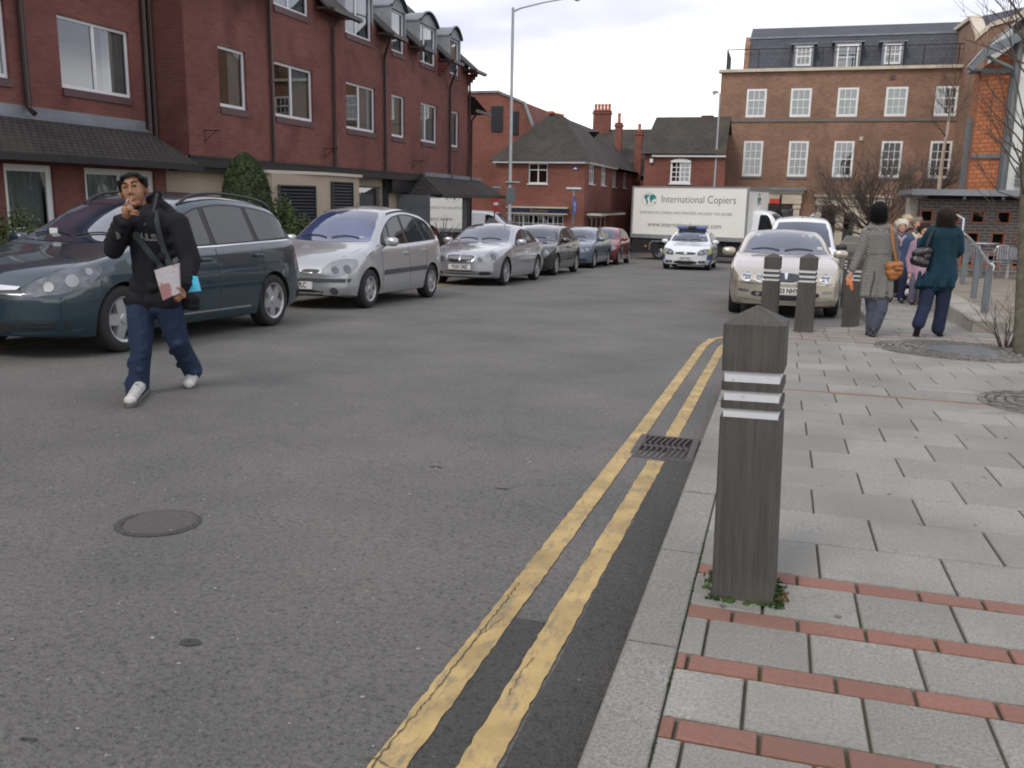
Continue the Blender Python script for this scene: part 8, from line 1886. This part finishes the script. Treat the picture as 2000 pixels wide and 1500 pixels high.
# twiggy shrub at its foot
rg = random.Random(33); sbp = G(1975, 680, .1); t = thing('twiggy_shrub', 'small leafless shrub of fine upright twigs round the foot of the street tree', 'shrub', (sbp.x-.05, sbp.y+.05, gz(sbp.y)+.1)); mbC = MB()
for k in range(20): a = rg.uniform(0, 6.28); branch(mbC, mbC, Vector((.06*cos(a), .06*sin(a), 0)), Vector((cos(a)*.55, sin(a)*.55, 1)), rg.uniform(.3, .55), .007, 1, 3, .5, .35, 4, rg, (1, 3), .002)
mbC.build('stems', M_twig, t, fixn=False)
def leafmat(n, c): return mat(n, c, .6, var=.5, vscale=9, spec=.3, dark=tuple(x*.45 for x in c), dscale=7, dpos=(.45, .65))
def foliage(nm, label, cat, loc, fn, nleaf, ls, m, seed, core=True, stem=True, group=None):
    """leaves scattered through a crown: fn(rng) gives a point; ls leaf size"""
    rg = random.Random(seed); t = thing(nm, label, cat, loc, group=group); mb = MB()
    for k in range(nleaf):
        p, n_ = fn(rg); n_ = (Vector(n_)+Vector((rg.gauss(0, .5), rg.gauss(0, .5), rg.gauss(0, .5)))).normalized(); a = n_.orthogonal().normalized(); a = Matrix.Rotation(rg.uniform(0, 6.28), 3, n_) @ a; b_ = n_.cross(a); s = ls*rg.uniform(.6, 1.3); p = Vector(p)
        mb.mesh([p-a*s, p-b_*s*.45+n_*s*.1, p+a*s, p+b_*s*.45+n_*s*.1], [(0, 1, 2, 3)])
    mb.build('foliage', m, t, fixn=False)
    if stem:
        mb = MB()
        for k in range(5): a = rg.uniform(0, 6.28); mb.tube([(0, 0, 0), (.08*cos(a), .08*sin(a), .4), (.2*cos(a), .2*sin(a), .9)], [.025, .018, .008], 5)
        mb.build('stem', M_bark, t, fixn=False)
    return t
def conef(rg):
    z = rg.uniform(0, 1)**.9; r = .56*(1-z**3.6)**.55*(.82+.18*min(1, z*3))*(.95+.08*noise.noise(Vector((z*4, 1, 1)))); a = rg.uniform(0, 6.28); q = r*(1-abs(rg.gauss(0, .08))); lump = 1+.07*noise.noise(Vector((cos(a)*2, sin(a)*2, z*5))); return (q*lump*cos(a), q*lump*sin(a), .15+z*2.30), (cos(a), sin(a), .4)
pc = PY(482, 400, 14.9); foliage('conical_bush', 'clipped dense green conical bush in front of the beige panels', 'bush', (pc.x, 14.9, gz(14.9)+.08), conef, 26000, .022, leafmat('yew_leaf', (.035, .06, .016)), 5)
def blobf(rx, ry, h, seed):
    def f(rg):
        a = rg.uniform(0, 6.28); e_ = math.asin(rg.uniform(-.1, 1)); r = (1-abs(rg.gauss(0, .15)))*(1+.28*noise.noise(Vector((cos(a)*1.8+seed, sin(a)*1.8, e_*2.2)))); return (rx*r*cos(a)*cos(e_), ry*r*sin(a)*cos(e_), h*max(0, sin(e_))*r+.05), (cos(a)*cos(e_), sin(a)*cos(e_), sin(e_))
    return f
pc = PY(556, 430, 15.6); foliage('leafy_bush', 'loose green bush with pale leaf tips between the conical bush and the louvres', 'bush', (pc.x-.1, 15.6, gz(15.6)+.08), blobf(.72, .6, 1.62, 2), 9000, .034, leafmat('laurel_leaf', (.075, .115, .03)), 6)
pc = PY(18, 440, 9.9); foliage('low_bush', 'low green hedge bush under the ground floor window at the far left', 'bush', (pc.x-.6, 10.4, gz(10)+.08), blobf(1.6, .6, 1.18, 5), 12000, .032, leafmat('hedge_leaf', (.06, .085, .022)), 7)
M_phor = mat('bronze_blade', (.055, .022, .026), .5, var=.4, vscale=3); M_phorg = mat('green_blade', (.06, .065, .05), .5, var=.4, vscale=3)
def phormium(label, loc, H, seed, n=46):
    rg = random.Random(seed); t = thing('spiky_plant', label, 'plant', loc, group='spiky plants in the bed by the shopfront'); mb = MB()
    for k in range(n):
        a = rg.uniform(0, 6.28); lean = rg.uniform(.05, .75); L = H*rg.uniform(.6, 1.1); w = rg.uniform(.02, .035); s = Vector((-sin(a), cos(a), 0)); pts = []
        for j in range(6): u = j/5; pts.append(Vector((cos(a)*(.05+L*lean*u*u), sin(a)*(.05+L*lean*u*u), L*u*(1-.25*lean*u))))
        vs = []
        for j, p_ in enumerate(pts): ww = w*(1-(j/5)**2)+.002; vs += [p_-s*ww, p_+s*ww]
        mb.mesh(vs, [(2*j, 2*j+1, 2*j+3, 2*j+2) for j in range(5)], mi=k % 3 == 0)
    mb.build('blades', [M_phor, M_phorg], t, fixn=False); return t
for px, Y, H, lb, sd_ in ((862, 23.2, 1.55, 'tall bronze spiky plant between the two silver cars', 1), (884, 24.5, 1.2, 'lower bronze spiky plant right of the tall one, in front of the shop window', 2), (935, 27.5, 1.15, 'spiky plant just in front of the white van near the end of the shop window', 3), (842, 21.8, 1.0, 'spiky plant partly hidden by the tail of the silver tall hatchback', 4)):
    p = PY(px, 450, Y); phormium(lb, (p.x, Y, gz(Y)+.08), H, sd_)
mb = MB()
for j in range(9, 30): mb.face([(-12.1, j, gz(j)+.106), (-9.2, j, gz(j)+.106), (-9.2, j+1, gz(j+1)+.106), (-12.1, j+1, gz(j+1)+.106)])
tag(mb.build('planting_bed', mat('bed_soil', (.045, .035, .025), .95, var=.4, vscale=8, bump=1, bscale=12), merge=1e-4), kind='structure')
